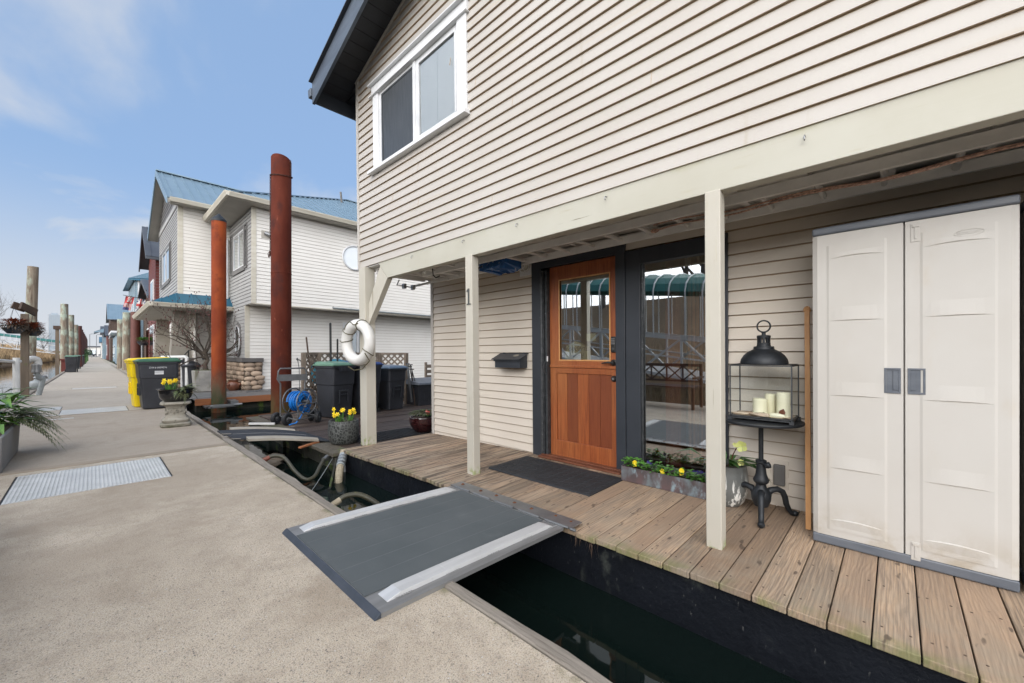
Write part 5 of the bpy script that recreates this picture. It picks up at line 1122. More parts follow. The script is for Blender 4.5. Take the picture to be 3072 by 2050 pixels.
def daffodil(ms, mf, base, h, yaw, lean=(0, 0), s=1.):
    b = Vector(base); tp = b + Vector((lean[0], lean[1], h)); fd = Vector((math.cos(yaw), math.sin(yaw), -.05)).normalized()
    ms.tube([b, (b + tp) / 2 + Vector((0, 0, .01)), tp, tp + fd * .012 * s], .0028, 5); c = tp + fd * .014 * s
    u_ = fd.cross(Vector((0, 0, 1))).normalized(); v_ = u_.cross(fd)
    for k in range(6):
        a = k * math.pi / 3; d_ = u_ * math.cos(a) + v_ * math.sin(a); e_ = -u_ * math.sin(a) + v_ * math.cos(a); mf.q(c, c + d_ * .018 * s + e_ * .010 * s, c + d_ * .034 * s - fd * .004, c + d_ * .018 * s - e_ * .010 * s)
    P = [c + fd * .001, c + fd * .018 * s, c + fd * .021 * s]; mf.tube(P, [.007 * s, .009 * s, .013 * s], 8, cap=False)
def strap_leaves(m, base, n, h, spread=.03):
    for i in range(n):
        a = rng.uniform(0, 6.28); b = Vector(base) + Vector((math.cos(a), math.sin(a), 0)) * rng.uniform(0, spread); l = Vector((math.cos(a), math.sin(a), 0)) * rng.uniform(.01, .05); s = Vector((-math.sin(a), math.cos(a), 0)) * .005; hh = h * rng.uniform(.6, 1)
        m.q(b - s, b + s, b + l * .5 + s + Vector((0, 0, hh * .6)), b + l * .5 - s + Vector((0, 0, hh * .6))); m.q(b + l * .5 - s + Vector((0, 0, hh * .6)), b + l * .5 + s + Vector((0, 0, hh * .6)), b + l * 1.6 + Vector((0, 0, hh)))
def frond(m, p, d, l, w_, droop=.5, n=16, pw=.9):
    p = Vector(p); d = Vector(d).normalized(); side = d.cross(Vector((0, 0, 1))).normalized(); prev = p
    for i in range(n):
        s = (i + 1) / n; q = p + d * l * s + Vector((0, 0, -droop * l * s * s)); ww = w_ * math.sin(math.pi * min(1, .15 + s * .85)) ** pw
        dd = (q - prev).normalized()
        for sg in (-1, 1):
            tip = q + side * sg * ww + dd * ww * .55 + Vector((0, 0, -ww * .25)); m.q(prev, prev + dd * l / n * .95, tip); 
        m.q(prev - side * .0012, prev + side * .0012, q + side * .0012, q - side * .0012); prev = q
ml, mf = MB(), MB()
for (x, y, h, a) in ((-.145, -.05, .165, 4.0), (-.15, -.03, .125, 3.8), (-.09, -.08, .155, 4.6), (-.075, -.06, .145, 4.2), (-.085, -.07, .13, 4.7), (-.02, -.09, .165, 4.9), (-.03, -.05, .15, 5.0)): daffodil(ml, mf, (PX + x * .85, PY + y, .60), h, a, ((x) * .15, 0), 1.2)
strap_leaves(ml, (PX - .085, PY - .06, .60), 22, .14, .05)
ml.build('daffodil_leaves', 'leaf_bright', t); mf.build('daffodil_flowers', 'petal_yellow', t)
m = MB()
for i in range(30):
    a = rng.uniform(-2.3, 1.0); e_ = rng.uniform(.0, .8); frond(m, (PX + .06 + rng.uniform(-.05, .08), PY + rng.uniform(-.06, .06), .61), (math.cos(a), math.sin(a), e_), rng.uniform(.20, .38), .05, rng.uniform(.35, .9))
for i in range(5): frond(m, (PX + .02, PY, .61), (rng.uniform(-.6, .1), rng.uniform(-.4, .4), 1.1), .24, .02, .15)
m.build('fern', 'leaf_fern', t)
# ================================================================== left planter
t = T('trough_planter', 'tall grey concrete planter of broad green leaves and trailing fern at the left edge', 'planter', (-.9, 7.1, 0))
m = MB(); a0, a1 = (-.635, 6.42), (-.635, 7.85)
m.hexa([(-1.10, 6.45, .0), (-.64, 6.45, .0), (-.64, 7.82, .0), (-1.10, 7.82, .0), (-1.13, 6.42, .37), (-.625, 6.42, .37), (-.625, 7.84, .37), (-1.13, 7.84, .37)]); m.build('planter_body', 'concrete_planter', t, bevel=.012)
m = MB(); m.box(-1.10, -.65, 6.45, 7.81, .35, .373); m.build('soil', 'soil', t)
m = MB()
for i in range(90):
    c = Vector((rng.uniform(-1.05, -.68), rng.uniform(6.75, 7.7), .38 + rng.random() * .32)); a = rng.uniform(0, 6.28)
    m.leaf(c, (math.cos(a), math.sin(a), rng.uniform(-.3, .9)), rng.uniform(.22, .32), rng.uniform(.07, .09), droop=.2)
for i in range(26):
    c = Vector((rng.uniform(-.85, -.62), rng.uniform(7.2, 7.85), .40 + rng.random() * .34)); m.leaf(c, (rng.uniform(.2, 1), rng.uniform(-.6, .5), rng.uniform(-.4, .5)), rng.uniform(.2, .28), .07, droop=.2)
m.build('broad_leaves', 'leaf_rhodo', t)
m = MB()
for i in range(46):
    a = rng.uniform(-.9, .9); frond(m, (-.66 + rng.uniform(-.05, .03), 7.55 + rng.uniform(-.25, .25), .40 + rng.uniform(0, .12)), (math.cos(a), math.sin(a) * .8, rng.uniform(-.1, .6)), rng.uniform(.28, .52), .045, rng.uniform(.4, 1.0), pw=.6)
m.build('fern', 'leaf_fern', t)
m = MB()
for i in range(60):
    a = rng.uniform(0, 6.28); b = Vector((-.95 + rng.uniform(-.15, .15), 7.7 + rng.uniform(-.1, .15), .38)); tt = b + Vector((math.cos(a) * .14, math.sin(a) * .14, rng.uniform(.15, .42))); m.q(b, b + Vector((.004, 0, 0)), tt)
m.build('dry_grass', 'grass_dry', t)
# dark planter and bench across the dock (seen in the reflections)
t = T('garden_bench', 'dark brown slatted bench with crossed back on the dock', 'bench', (-.85, 3.6, 0))
for y in (2.85, 4.25):
    for x in (-.58, -1.05): m = MB(); m.box(x - .025, x + .025, y - .025, y + .025, 0, .42 if x > -1 else .88); m.build('leg', 'bench_brown', t)
m = MB()
for i in range(5): m.box(-1.04 + i * .098, -.96 + i * .098, 2.82, 4.28, .42, .445)
m.build('seat', 'bench_brown', t)
m = MB(); m.box(-1.07, -1.03, 2.82, 4.28, .82, .88); m.box(-1.07, -1.03, 2.82, 4.28, .50, .54)
for k in range(4):
    y0 = 2.88 + k * .34; m.bar((-1.05, y0, .54), (-1.05, y0 + .32, .82), .025); m.bar((-1.05, y0 + .32, .54), (-1.05, y0, .82), .025); m.box(-1.065, -1.035, y0 + .32, y0 + .345, .54, .82)
m.build('backrest', 'bench_brown', t)
for y in (2.80, 4.25): m = MB(); m.box(-1.07, -.55, y, y + .05, .60, .64); m.build('armrest', 'bench_brown', t)
t = T('tall_planter', 'tall dark planter with a leafy shrub beside the bench', 'planter', (-.85, 2.3, 0))
m = MB(); m.hexa([(-1.02, 2.12, 0), (-.68, 2.12, 0), (-.68, 2.46, 0), (-1.02, 2.46, 0), (-1.07, 2.07, .62), (-.63, 2.07, .62), (-.63, 2.51, .62), (-1.07, 2.51, .62)]); m.build('pot', 'black_paint', t, bevel=.01)
m = MB()
for i in range(260):
    c = Vector((-.85, 2.29, .75)) + Vector((rng.gauss(0, .14), rng.gauss(0, .14), abs(rng.gauss(0, .16)))); a = rng.uniform(0, 6.28); m.leaf(c, (math.cos(a), math.sin(a), rng.uniform(-.2, .8)), .11, .04)
m.build('foliage', 'leaf_green', t)
# ================================================================== neighbouring low float with bins
NZ = -.10
t = T('neighbour_float', 'low dark weathered wooden float deck beside the house', 'float deck', (4.5, 7.3, NZ))
m = MB(); xs = 2.16; i = 0; xx = 2.16
while xx < 9.5:    # boards run along y near the edge, then across
    m.box(xx, xx + .135, 5.25 + rng.uniform(-.01, .01), 5.62, NZ - .04, NZ + rng.uniform(-.003, .003)) if False else None
    xx += .14
y = 5.36
while y < 9.75:
    x0 = 2.42 + rng.uniform(-.01, .01); m.box(x0, 9.5, y, y + .135, NZ - .04, NZ + rng.uniform(-.003, .003)); y += .142
m.build('deck_boards', 'deck2_wood', t, bevel=.004)
m = MB(); m.box(2.15, 2.28, 5.30, 8.45, NZ - .045, NZ + .002); m.box(2.286, 2.41, 5.34, 8.47, NZ - .045, NZ - .001); m.box(2.18, 2.40, 8.48, 9.7, NZ - .05, NZ - .01); m.build('edge_boards', 'deck2_edge', t, bevel=.005)
m = MB(); m.box(2.24, 9.5, 5.62, 9.7, -1.0, NZ - .046)
for y in (5.36, 6.4, 7.4, 8.2): m.box(2.19, 2.30, y, y + .12, -.7, NZ - .046)
m.box(2.14, 2.24, 5.32, 8.4, NZ - .20, NZ - .05) if False else None
m.blob((2.24, 5.42, -.26), .09, .12, .16, 9, 6, .15); m.build('float_hull', 'mossy_hull', t)
# bins
make_bin('black wheeled bin with a pale green lid between the lattice and the porch post', 'bin_black', 'bin_green_pale', (3.48, 8.42, NZ), R(14), 'bins on the neighbouring float', h=1.10)
make_bin('black wheeled bin with a blue lid half hidden behind the porch post', 'bin_black', 'bin_blue', (4.12, 8.50, NZ), R(10), 'bins on the neighbouring float', h=1.10)
make_bin('smaller black wheeled bin with a blue grey lid right of the porch post', 'bin_black', 'bin_blue_grey', (4.86, 8.60, NZ), R(6), 'bins on the neighbouring float', w_=.50, d_=.55, h=1.0, style=1)
m = MB(); n = 10
for i in range(n):
    for j in range(5):
        def H(a, b): return (3.35 + a * .135, 9.02 + b * .10, .98 + .09 * math.sin(a * .35) + .03 * math.sin(a * 1.7 + b) - .03 * abs(b - 2))
        m.q(H(i, j), H(i + 1, j), H(i + 1, j + 1), H(i, j + 1))
m.box(3.37, 4.68, 9.04, 9.45, .55, .94)
solo(m, 'covered_stack', 'tarp_teal', 'teal blue tarp draped over a stack behind the bins', 'tarp', smooth=False)
# lattice screens
def lattice(name, label, p, q, z0, z1, frame_w=.04):
    p, q = Vector((*p, 0)), Vector((*q, 0)); L_ = (q - p).length; u = (q - p).normalized(); t = T(name, label, 'lattice screen', (p.x, p.y, z0), group='lattice screens round the bins'); H_ = z1 - z0
    n = u.cross(Vector((0, 0, 1)))
    m = MB(); pt = .15
    for lay, sg in ((0, 1), (1, -1)):
        k = -int(H_ / pt) - 1
        while k * pt < L_ + H_:
            # line: a - sg*z = k*pt clipped to rectangle
            c = k * pt; pts = []
            for z in (0, H_):
                a = c + sg * z if sg > 0 else c - z + 0
                a = c + z if sg > 0 else c + H_ - z
                pts.append((a, z))
            (a0, za), (a1, zb) = pts
            def clipa(A, Z, B, Zb, lim):
                if (A < lim[0] and B < lim[0]) or (A > lim[1] and B > lim[1]): return None
                r = []
                for (x, z_), (xo, zo) in (((A, Z), (B, Zb)), ((B, Zb), (A, Z))):
                    if x < lim[0]: z_ = z_ + (zo - z_) * (lim[0] - x) / (xo - x); x = lim[0]
                    elif x > lim[1]: z_ = z_ + (zo - z_) * (lim[1] - x) / (xo - x); x = lim[1]
                    r.append((x, z_))
                return r
            r = clipa(a0, za, a1, zb, (0, L_))
            if r and abs(r[0][0] - r[1][0]) > .02: m.bar(p + u * r[0][0] + Vector((0, 0, z0 + r[0][1])) + n * lay * .009, p + u * r[1][0] + Vector((0, 0, z0 + r[1][1])) + n * lay * .009, .04, .007, up=n)
            k += 1
    m.build('lattice_panel', 'lattice', t)
    m = MB(); m.bar(p + Vector((0, 0, z1)) + n * .005, q + Vector((0, 0, z1)) + n * .005, .05, .05); m.build('top_rail', 'lattice', t)
    for s in (0, L_):
        m = MB(); a = p + u * s; m.box(a.x - .04, a.x + .04, a.y - .04, a.y + .04, z0, z1 + .02); m.build('post', 'lattice', t)
lattice('lattice_screen', 'weathered wooden lattice screen beside the hose reel', (3.04, 8.95), (3.40, 9.10), NZ, 1.20)
lattice('lattice_screen', 'long weathered lattice screen behind the bins', (3.44, 9.60), (5.05, 9.60), NZ, 1.21)
lattice('lattice_screen', 'short lattice screen at the right end behind the tools', (5.10, 9.58), (5.62, 9.20), NZ, 1.20)
# tools and poles
for lb, p, q, r, mt_ in (('tall black plastic pole standing behind the green lidded bin', (3.62, 8.98, .0), (3.60, 8.98, 1.86), .025, 'ink_black'), ('shorter black pole standing beside the tall pole', (3.76, 8.99, .0), (3.76, 8.99, 1.52), .02, 'ink_black'), ('brown wooden handle leaning behind the lattice screen', (3.38, 9.3, .0), (3.18, 9.2, 1.55), .018, 'brown_wood_dark')):
    m = MB(); m.tube([p, q], r, 8); m.blob(q, r, r, r * .9, 8, 5); solo(m, 'pole', mt_, lb, 'pole', smooth=True, group='poles behind the bins')
t = T('push_broom', 'broom with a white handle leaning on the right lattice post', 'broom', (5.05, 8.75, NZ))
m = MB(); m.tube([(5.45, 9.05, .98), (5.05, 8.72, .02)], .014, 8); m.build('handle', 'pvc_white', t)
m = MB(); m.bar((4.95, 8.72, .01), (5.15, 8.70, .01), .05, .06); 
for i in range(40): x = 4.95 + .2 * rng.random(); m.q((x, 8.72, .0), (x + .006, 8.72, .0), (x + rng.uniform(-.04, .04), 8.70, NZ))
m.build('broom_head', 'leaf_dead', t)
t = T('garden_tools', 'bundle of grey and black tool handles beside the broom', 'tools', (5.5, 8.9, NZ))
for p, q, r, mt_ in (((5.50, 8.75, .0), (5.56, 9.05, .95), .03, 'grey_metal'), ((5.62, 8.72, NZ + .01), (5.60, 9.0, .88), .014, 'ink_black'), ((5.75, 8.70, NZ + .01), (5.62, 9.0, .92), .012, 'ink_black'), ((5.56, 8.70, NZ + .01), (5.66, 9.0, .80), .012, 'brown_wood_dark')):
    m = MB(); m.tube([p, q], r, 8); m.bar(Vector(q) - Vector((.06, 0, 0)), Vector(q) + Vector((.06, 0, 0)), .025); m.build('tool_handle', mt_, t)
# black storage chest
t = T('deck_chest', 'black plastic deck chest at the right end of the low float', 'storage chest', (6.2, 8.9, NZ))
m = MB(); m.box(5.62, 7.2, 8.60, 9.3, NZ, .42)
for i in range(12): m.box(5.64 + i * .13, 5.66 + i * .13, 8.592, 8.60, NZ + .04, .40)
m.build('chest_body', 'bin_black', t, bevel=.01)
m = MB(); m.hexa([(5.58, 8.56, .42), (7.24, 8.56, .42), (7.24, 9.34, .42), (5.58, 9.34, .42), (5.60, 8.58, .47), (7.22, 8.58, .47), (7.22, 9.32, .56), (5.60, 9.32, .56)]); m.build('chest_lid', 'cab_grey', t, bevel=.01)
# crate behind
m = MB()
for i in range(4): m.box(6.9, 7.6, 10.2, 10.22, .30 + i * .16, .40 + i * .16)
m.box(6.9, 6.96, 10.22, 10.28, .2, .95); m.box(7.54, 7.6, 10.22, 10.28, .2, .95); solo(m, 'slatted_crate', 'lattice', 'grey slatted crate behind the black chest', 'crate')
# rubber mesh mat
t_z = NZ + .004
m = MB()
for i in range(17):
    x = 2.70 + i * .068; m.bar((x, 5.55, t_z + .006), (x, 6.15, t_z + .006), .012, .012)
for j in range(11):
    y = 5.55 + j * .06; m.bar((2.70, y, t_z + .0065), (3.80, y, t_z + .0065), .014, .013)
solo(m, 'mesh_mat', 'mat_rubber', 'black open rubber mat on the low float beside the far post', 'mat')
# patterned pot of daffodils
t = T('patterned_pot', 'round dark grey patterned pot of daffodils on the low float', 'plant pot', (2.53, 5.83, NZ))
m = MB(); c = (2.53, 5.83, NZ + .003); m.lathe([(.13, 0), (.165, .008), (.190, .04), (.208, .11), (.214, .19), (.210, .27), (.203, .325), (.198, .335), (.182, .335), (.180, .30)], c, 36, cap=False); m.build('pot', 'pot_pattern', t, smooth=True) if 'pot_pattern' in M else None
mm, tt_, bb2 = _new('pot_pattern'); v = _coords(tt_, (1, 1, .8)); vo = nd(tt_, 'ShaderNodeTexVoronoi'); vo.feature = 'DISTANCE_TO_EDGE'; vo.inputs['Scale'].default_value = 26; tt_.links.new(v, vo.inputs['Vector'])
e_ = _ramp(tt_, vo.outputs['Distance'], .06, .16); tt_.links.new(_mix(tt_, e_, (.085, .09, .085), (.022, .024, .023)), bb2.inputs['Base Color']); bb2.inputs['Roughness'].default_value = .5
bu = nd(tt_, 'ShaderNodeBump'); bu.inputs['Strength'].default_value = .9; bu.inputs['Distance'].default_value = .004; bu.invert = True; tt_.links.new(e_, bu.inputs['Height']); tt_.links.new(bu.outputs[0], bb2.inputs['Normal']); M['pot_pattern'] = mm
m.build('pot', 'pot_pattern', t, smooth=True)
m = MB(); m.lathe([(.183, .30), (0, .315)], c, 20, cap=False); m.build('soil', 'soil', t)
ml, mf = MB(), MB()
for (x, y, h, a) in ((-.10, .03, .19, 3.6), (-.08, -.02, .12, 4.0), (-.11, .01, .10, 4.4), (-.09, .04, .13, 3.2), (-.02, -.03, .18, 4.2), (-.01, .02, .16, 3.9), (.06, -.03, .12, 4.4), (.10, -.05, .17, 4.0), (.12, -.02, .12, 4.6), (.09, .02, .14, 3.8)): daffodil(ml, mf, (c[0] + x, c[1] + y, c[2] + .31), h, a, (x * .2, y * .2), 1.05)
strap_leaves(ml, (c[0] - .07, c[1], c[2] + .30), 22, .16, .05); strap_leaves(ml, (c[0] + .08, c[1] - .02, c[2] + .30), 16, .14, .04)
ml.build('daffodil_leaves', 'leaf_bright', t); mf.build('daffodil_flowers', 'petal_yellow', t)
m = MB()
for i in range(60): a = rng.uniform(0, 6.28); m.leaf((c[0] + .03 + rng.uniform(-.1, .1), c[1] + rng.uniform(-.1, .1), c[2] + .32), (math.cos(a), math.sin(a), .6), .04, .015)
m.build('low_leaves', 'leaf_fern', t)
m = MB()
for i in range(130): m.leaf((2.86 + rng.uniform(-.07, .07), 6.02 + rng.uniform(-.06, .06), NZ + rng.uniform(.0, .28)), (rng.uniform(-1, 1), rng.uniform(-1, 1), rng.uniform(-.2, .8)), .05, .022)
solo(m, 'red_plant', 'leaf_red', 'small dark red leafy plant behind the patterned pot', 'plant')
# dark red glazed pot
t = T('glazed_pot', 'glossy dark red pot of low plants half hidden by the beige wall', 'plant pot', (3.78, 5.66, NZ))
m = MB(); c = (3.80, 5.68, NZ + .002); m.lathe([(.11, 0), (.13, .01), (.18, .06), (.225, .14), (.24, .20), (.232, .235), (.238, .25), (.235, .26), (.215, .26), (.21, .24)], c, 32, cap=False); m.build('pot', 'glaze_red', t, smooth=True)
m = MB(); m.lathe([(.215, .24), (0, .26)], c, 20, cap=False); m.build('soil', 'soil', t)
m = MB()
for i in range(420):
    a = rng.uniform(0, 6.28); r = .22 * math.sqrt(rng.random()); m.leaf((c[0] + r * math.cos(a), c[1] + r * math.sin(a), c[2] + .26 + (.10 - r * .25)), (math.cos(a), math.sin(a), rng.uniform(0, 1)), .055, .022)
m.build('low_leaves', 'leaf_fern', t)
m = MB()
for i in range(90):
    a = rng.uniform(0, 6.28); m.leaf((c[0] + rng.uniform(-.02, .12), c[1] + rng.uniform(-.12, .0), c[2] + .27), (math.cos(a), math.sin(a), rng.uniform(.2, 1)), .06, .025)
m.build('upright_leaves', 'leaf_bright', t)
for k in range(5): m = MB(); flower5(m, (c[0] - .02 + rng.uniform(-.03, .03), c[1] - .13 + rng.uniform(-.03, .03), c[2] + .34 + rng.uniform(-.01, .02)), .035); m.build('pink_flower', 'petal_pink', t)
# hose reel cart
t = T('hose_reel_cart', 'grey metal hose reel cart holding a coiled blue hose', 'hose reel', (2.65, 8.1, NZ))
cz = NZ
m = MB(); HW = .245
pA, pB = Vector((2.40, 8.42, 0)), Vector((2.86, 8.16, 0)); u = (pB - pA).normalized(); n = Vector((u.y, -u.x, 0))  # n towards camera
pA = Vector((2.34, 8.15, 0)); pB = Vector((2.80, 8.12, 0)); u = (pB - pA).normalized(); n = Vector((u.y, -u.x, 0))
def G(a, b, z): return pA + u * a + n * b + Vector((0, 0, cz + z))
Wd = .46
m.tube([G(.03, 0, .16), G(.03, 0, .75), G(-.02, .0, .84), G(0, 0, .99), G(.03, 0, 1.03), G(Wd - .03, 0, 1.03), G(Wd, 0, .99), G(Wd + .02, 0, .84), G(Wd - .02, 0, .75), G(Wd - .02, 0, .16)], .0145, 8)
m.tube([G(.02, .02, .16), G(.02, .36, .12), G(.02, .40, .18), G(.02, .34, .42), G(.05, .22, .44), G(.40, .22, .44)], .0145, 8) if False else None
m.tube([G(.24, .30, .10), G(.24, .33, .34), G(.28, .33, .38), G(.60, .15, .38), G(.66, .12, .30), G(.66, .10, .12)], .0145, 8)
m.tube([G(.03, 0, .16), G(.24, .30, .10), G(.66, .10, .12), G(Wd - .02, 0, .16)], .013, 8); m.build('cart_frame', 'grey_metal', t, smooth=True)
m = MB(); a = G(.0, -.008, .84); m.hexa([G(-.01, .012, .80), G(Wd + .01, .012, .80), G(Wd + .01, .018, .80), G(-.01, .018, .80), G(-.01, .012, .92), G(Wd + .01, .012, .92), G(Wd + .01, .018, .92), G(-.01, .018, .92)]); m.build('name_plate', 'grey_metal', t)
rc = G(.33, .10, .42); ax = Vector((.45, -.89, 0)).normalized() # reel axis towards the camera
rs = ax.cross(Vector((0, 0, 1))).normalized(); V = Vector((0, 0, 1))
m = MB()
for off in (-.16, .16):
    m.tube([rc + ax * off + (rs * math.cos(k * .2618) + V * math.sin(k * .2618)) * .235 for k in range(24)], .012, 8, closed=True)
    for k in range(6): m.tube([rc + ax * off, rc + ax * off + (rs * math.cos(k * 1.047) + V * math.sin(k * 1.047)) * .235], .005, 5)
m.tube([rc - ax * .18, rc + ax * .20], .03, 10); m.tube([rc + ax * .20, rc + ax * .21 + rs * .12 - V * .08, rc + ax * .27 + rs * .12 - V * .08], .009, 6); m.build('reel', 'grey_metal', t, smooth=True)
m = MB()
for lay, (rr, cnt) in enumerate(((.10, 9), (.125, 8), (.15, 7), (.172, 5))):
    P = []
    for k in range(cnt * 20 + 1):
        a = k / 20 * 2 * math.pi; o = -.13 + .26 * k / (cnt * 20); P.append(rc + ax * o + (rs * math.cos(a) + V * math.sin(a)) * (rr + .008 * math.sin(a * 1.7)))
    m.tube(P, .0125, 6)
m.tube([rc - ax * .1 - rs * .17, rc - rs * .24 - V * .12, rc - rs * .16 - V * .22 + ax * .05, rc - V * .18], .0125, 6)
m.tube([rc + ax * .1 - V * .17, G(.30, .25, .14), G(.22, .28, .05), G(.10, .3, .03)], .0125, 6)
m.build('blue_hose', 'hose_blue', t, smooth=True)
for (wx, wy, wr) in ((2.345, 8.30, .108), (2.44, 8.02, .108), (2.95, 7.93, .108), (2.93, 8.22, .108)):
    m = MB(); m.lathe([(.05, -.03), (.085, -.038), (.103, -.028), (.108, -.012), (.108, .012), (.103, .028), (.085, .038), (.05, .03)], (0, 0, 0), 24, cap=False)
    for k in range(20):
        a = k * .314; m.blob((.106 * math.cos(a), .106 * math.sin(a), .012 if k % 2 else -.012), .006, .006, .014, 5, 4)
    mt_ = Matrix.Translation((wx, wy, cz + .109)) @ Matrix.Rotation(R(28 if wx < 2.6 else 50), 4, 'Z') @ Matrix.Rotation(R(90), 4, 'X'); m.v = [tuple(mt_ @ Vector(p)) for p in m.v]; w1 = m.build('wheel', 'rubber_black', t, smooth=True)
    m = MB(); m.lathe([(.05, -.018), (.03, -.012), (.018, -.034), (0, -.034)], (0, 0, 0), 16); m.lathe([(.05, .018), (.03, .012), (.018, .034), (0, .034)], (0, 0, 0), 16); m.v = [tuple(mt_ @ Vector(p)) for p in m.v]; m.build('rim', 'grey_metal', w1)
m = MB(); m.tube([(3.05, 9.05, NZ), (3.05, 9.05, .98), (3.0, 9.0, 1.06), (2.93, 8.97, 1.08)], .012, 8); m.tube([(2.93, 8.97, 1.08), (2.97, 9.0, .9), (2.98, 9.0, .4), (2.9, 8.9, NZ + .05)], .007, 6); m.blob((2.92, 8.96, 1.09), .02, .02, .03, 8, 5); solo(m, 'standpipe', 'zinc_dark', 'thin water standpipe with tap beside the lattice screen', 'standpipe', smooth=True)
# second ramp, from dock to low float
t = T('rubber_ramp', 'low ramp of black rubber mats with beige edge strips onto the neighbouring float', 'ramp', (1.85, 6.85, -.02))
A2 = [(1.345, 7.50, .02), (1.345, 6.60, .02), (2.42, 6.02, -.085), (2.42, 6.98, -.085)]
def R2(s, w_, h=0):
    a, b, c, d_ = [Vector(p) for p in A2]; return (b * (1 - s) + c * s) * (1 - w_) + (a * (1 - s) + d_ * s) * w_ + Vector((0, 0, .035 * math.sin(math.pi * s) + h))
m = MB()
for w0, w1, o in ((.0, .48, 0), (.50, 1.0, -.03)):
    for i in range(8):
        s0, s1_ = o + i / 8, o + (i + 1) / 8; m.hexa([R2(s0, w0, -.012), R2(s1_, w0, -.012), R2(s1_, w1, -.012), R2(s0, w1, -.012), R2(s0, w0, .006), R2(s1_, w0, .006), R2(s1_, w1, .006), R2(s0, w1, .006)])
m.build('rubber_mat', 'ramp2_black', t)
m = MB()
for i in range(8):
    s0, s1_ = .06 + .80 * i / 8, .06 + .8 * (i + 1) / 8; m.hexa([R2(s0, .485, .004), R2(s1_, .485, .004), R2(s1_, .495, .004), R2(s0, .495, .004), R2(s0, .485, .012), R2(s1_, .485, .012), R2(s1_, .495, .012), R2(s0, .495, .012)])
m.build('centre_strip', 'galv', t)
for w0, w1 in ((-.12, .02), (1.0, 1.12)):
    m = MB(); 
    for i in range(8):
        s0, s1_ = .12 + .74 * i / 8, .12 + .74 * (i + 1) / 8; k0 = w0 + (w1 - w0) * 0; f0 = 1 if i < 6 else (1 - (i - 6) * .4); f1 = 1 if i < 5 else 1 - (i - 5) * .33
        lo, hi = (w1 - (w1 - w0) * f0, w1 - (w1 - w0) * f1) if w0 < 0 else (w0, w0); hi0, hi1 = (w1, w1) if w0 < 0 else (w0 + (w1 - w0) * f0, w0 + (w1 - w0) * f1)
        m.hexa([R2(s0, lo, -.02), R2(s1_, hi, -.02), R2(s1_, hi1, -.02), R2(s0, hi0, -.02), R2(s0, lo, .010), R2(s1_, hi, .010), R2(s1_, hi1, .030), R2(s0, hi0, .030)])
    m.build('edge_strip', 'strip_beige', t)
m = MB(); m.tube([R2(.05, .52, .01), R2(-.05, .52, .012), R2(-.09, .45, .01)], .004, 5); m.tube([R2(.06, -.03, .01), R2(-.04, -.02, .012)], .004, 5); m.build('tie_rope', 'strip_beige', t)
m = MB(); m.bar((1.60, 8.02, -.05), (1.95, 7.62, -.06), .05, .03); m.bar((1.9, 8.25, -.03), (2.25, 8.05, -.05), .05, .03); solo(m, 'white_bracket', 'pvc_white', 'white metal bracket lying beside the hose cart wheels', 'bracket')
m = MB(); m.bar((1.98, 5.98, -.10), (2.28, 6.12, -.085), .05, .02); solo(m, 'orange_board', 'timber_orange', 'short orange board under the rubber ramp', 'board')
# hoses and pipes in the gap
def sp(P, n=6):
    P = [Vector(p) for p in P]; O = []
    for i in range(len(P) - 1):
        p0, p1, p2, p3 = P[max(i - 1, 0)], P[i], P[i + 1], P[min(i + 2, len(P) - 1)]
        for k in range(n):
            t_ = k / n; O.append(.5 * ((2 * p1) + (p2 - p0) * t_ + (2 * p0 - 5 * p1 + 4 * p2 - p3) * t_ ** 2 + (3 * p1 - p0 - 3 * p2 + p3) * t_ ** 3))
    return O + [P[-1]]
t = T('water_hose', 'thick grey water hose sagging between the dock and the low float', 'hose', (1.7, 5.4, -.2))
m = MB(); m.tube(sp([(1.44, 5.46, -.055), (1.52, 5.45, -.035), (1.60, 5.35, -.06), (1.66, 5.15, -.20), (1.72, 5.0, -.27), (1.83, 5.03, -.265), (1.97, 5.22, -.20), (2.08, 5.38, -.165)]), .022, 10); m.build('hose', 'hose_grey', t, smooth=True)
m = MB(); m.tube([(1.38, 5.47, -.085), (1.47, 5.455, -.045)], .026, 10); m.build('brown_coupling', 'pipe_brown', t, smooth=True)
m = MB(); m.tube([(1.33, 5.47, -.10), (1.39, 5.47, -.08)], .015, 8); m.build('metal_fitting', 'galv', t, smooth=True); m = MB(); m.tube([(2.06, 5.36, -.17), (2.14, 5.43, -.155)], .027, 10); m.tube([(2.14, 5.43, -.155), (2.24, 5.50, -.15)], .012, 8); m.build('metal_fitting', 'galv', t, smooth=True)
t = T('water_hose', 'grey water hose dipping into the water beside the boarding ramp', 'hose', (1.5, 3.4, -.2))
m = MB(); m.tube(sp([(1.44, 3.46, -.07), (1.52, 3.46, -.035), (1.64, 3.42, -.05), (1.76, 3.32, -.15), (1.86, 3.22, -.33), (1.9, 3.16, -.5)]), .023, 10); m.build('hose', 'hose_grey', t, smooth=True)
m = MB(); m.tube([(1.33, 3.46, -.10), (1.40, 3.46, -.085), (1.47, 3.46, -.055)], [.018, .027, .027], 10); m.build('metal_fitting', 'hose_cream', t, smooth=True)
t = T('sewer_pipe', 'ribbed cream flexible pipe going into the water at the corner of the black hull', 'pipe', (2.2, 5.1, -.3))
m = MB(); P = sp([(2.30, 5.30, -.10), (2.22, 5.18, -.17), (2.13, 5.03, -.26), (2.06, 4.90, -.38), (2.03, 4.82, -.55)], 12); m.tube(P, [.043 + .005 * (i % 2) for i in range(len(P))], 12); m.build('flexible_pipe', 'hose_cream', t)
m = MB(); m.tube([(2.27, 5.25, -.13), (2.16, 5.08, -.22)], .052, 12); m.build('pipe_sleeve', 'pvc_grey', t, smooth=True)
m = MB()
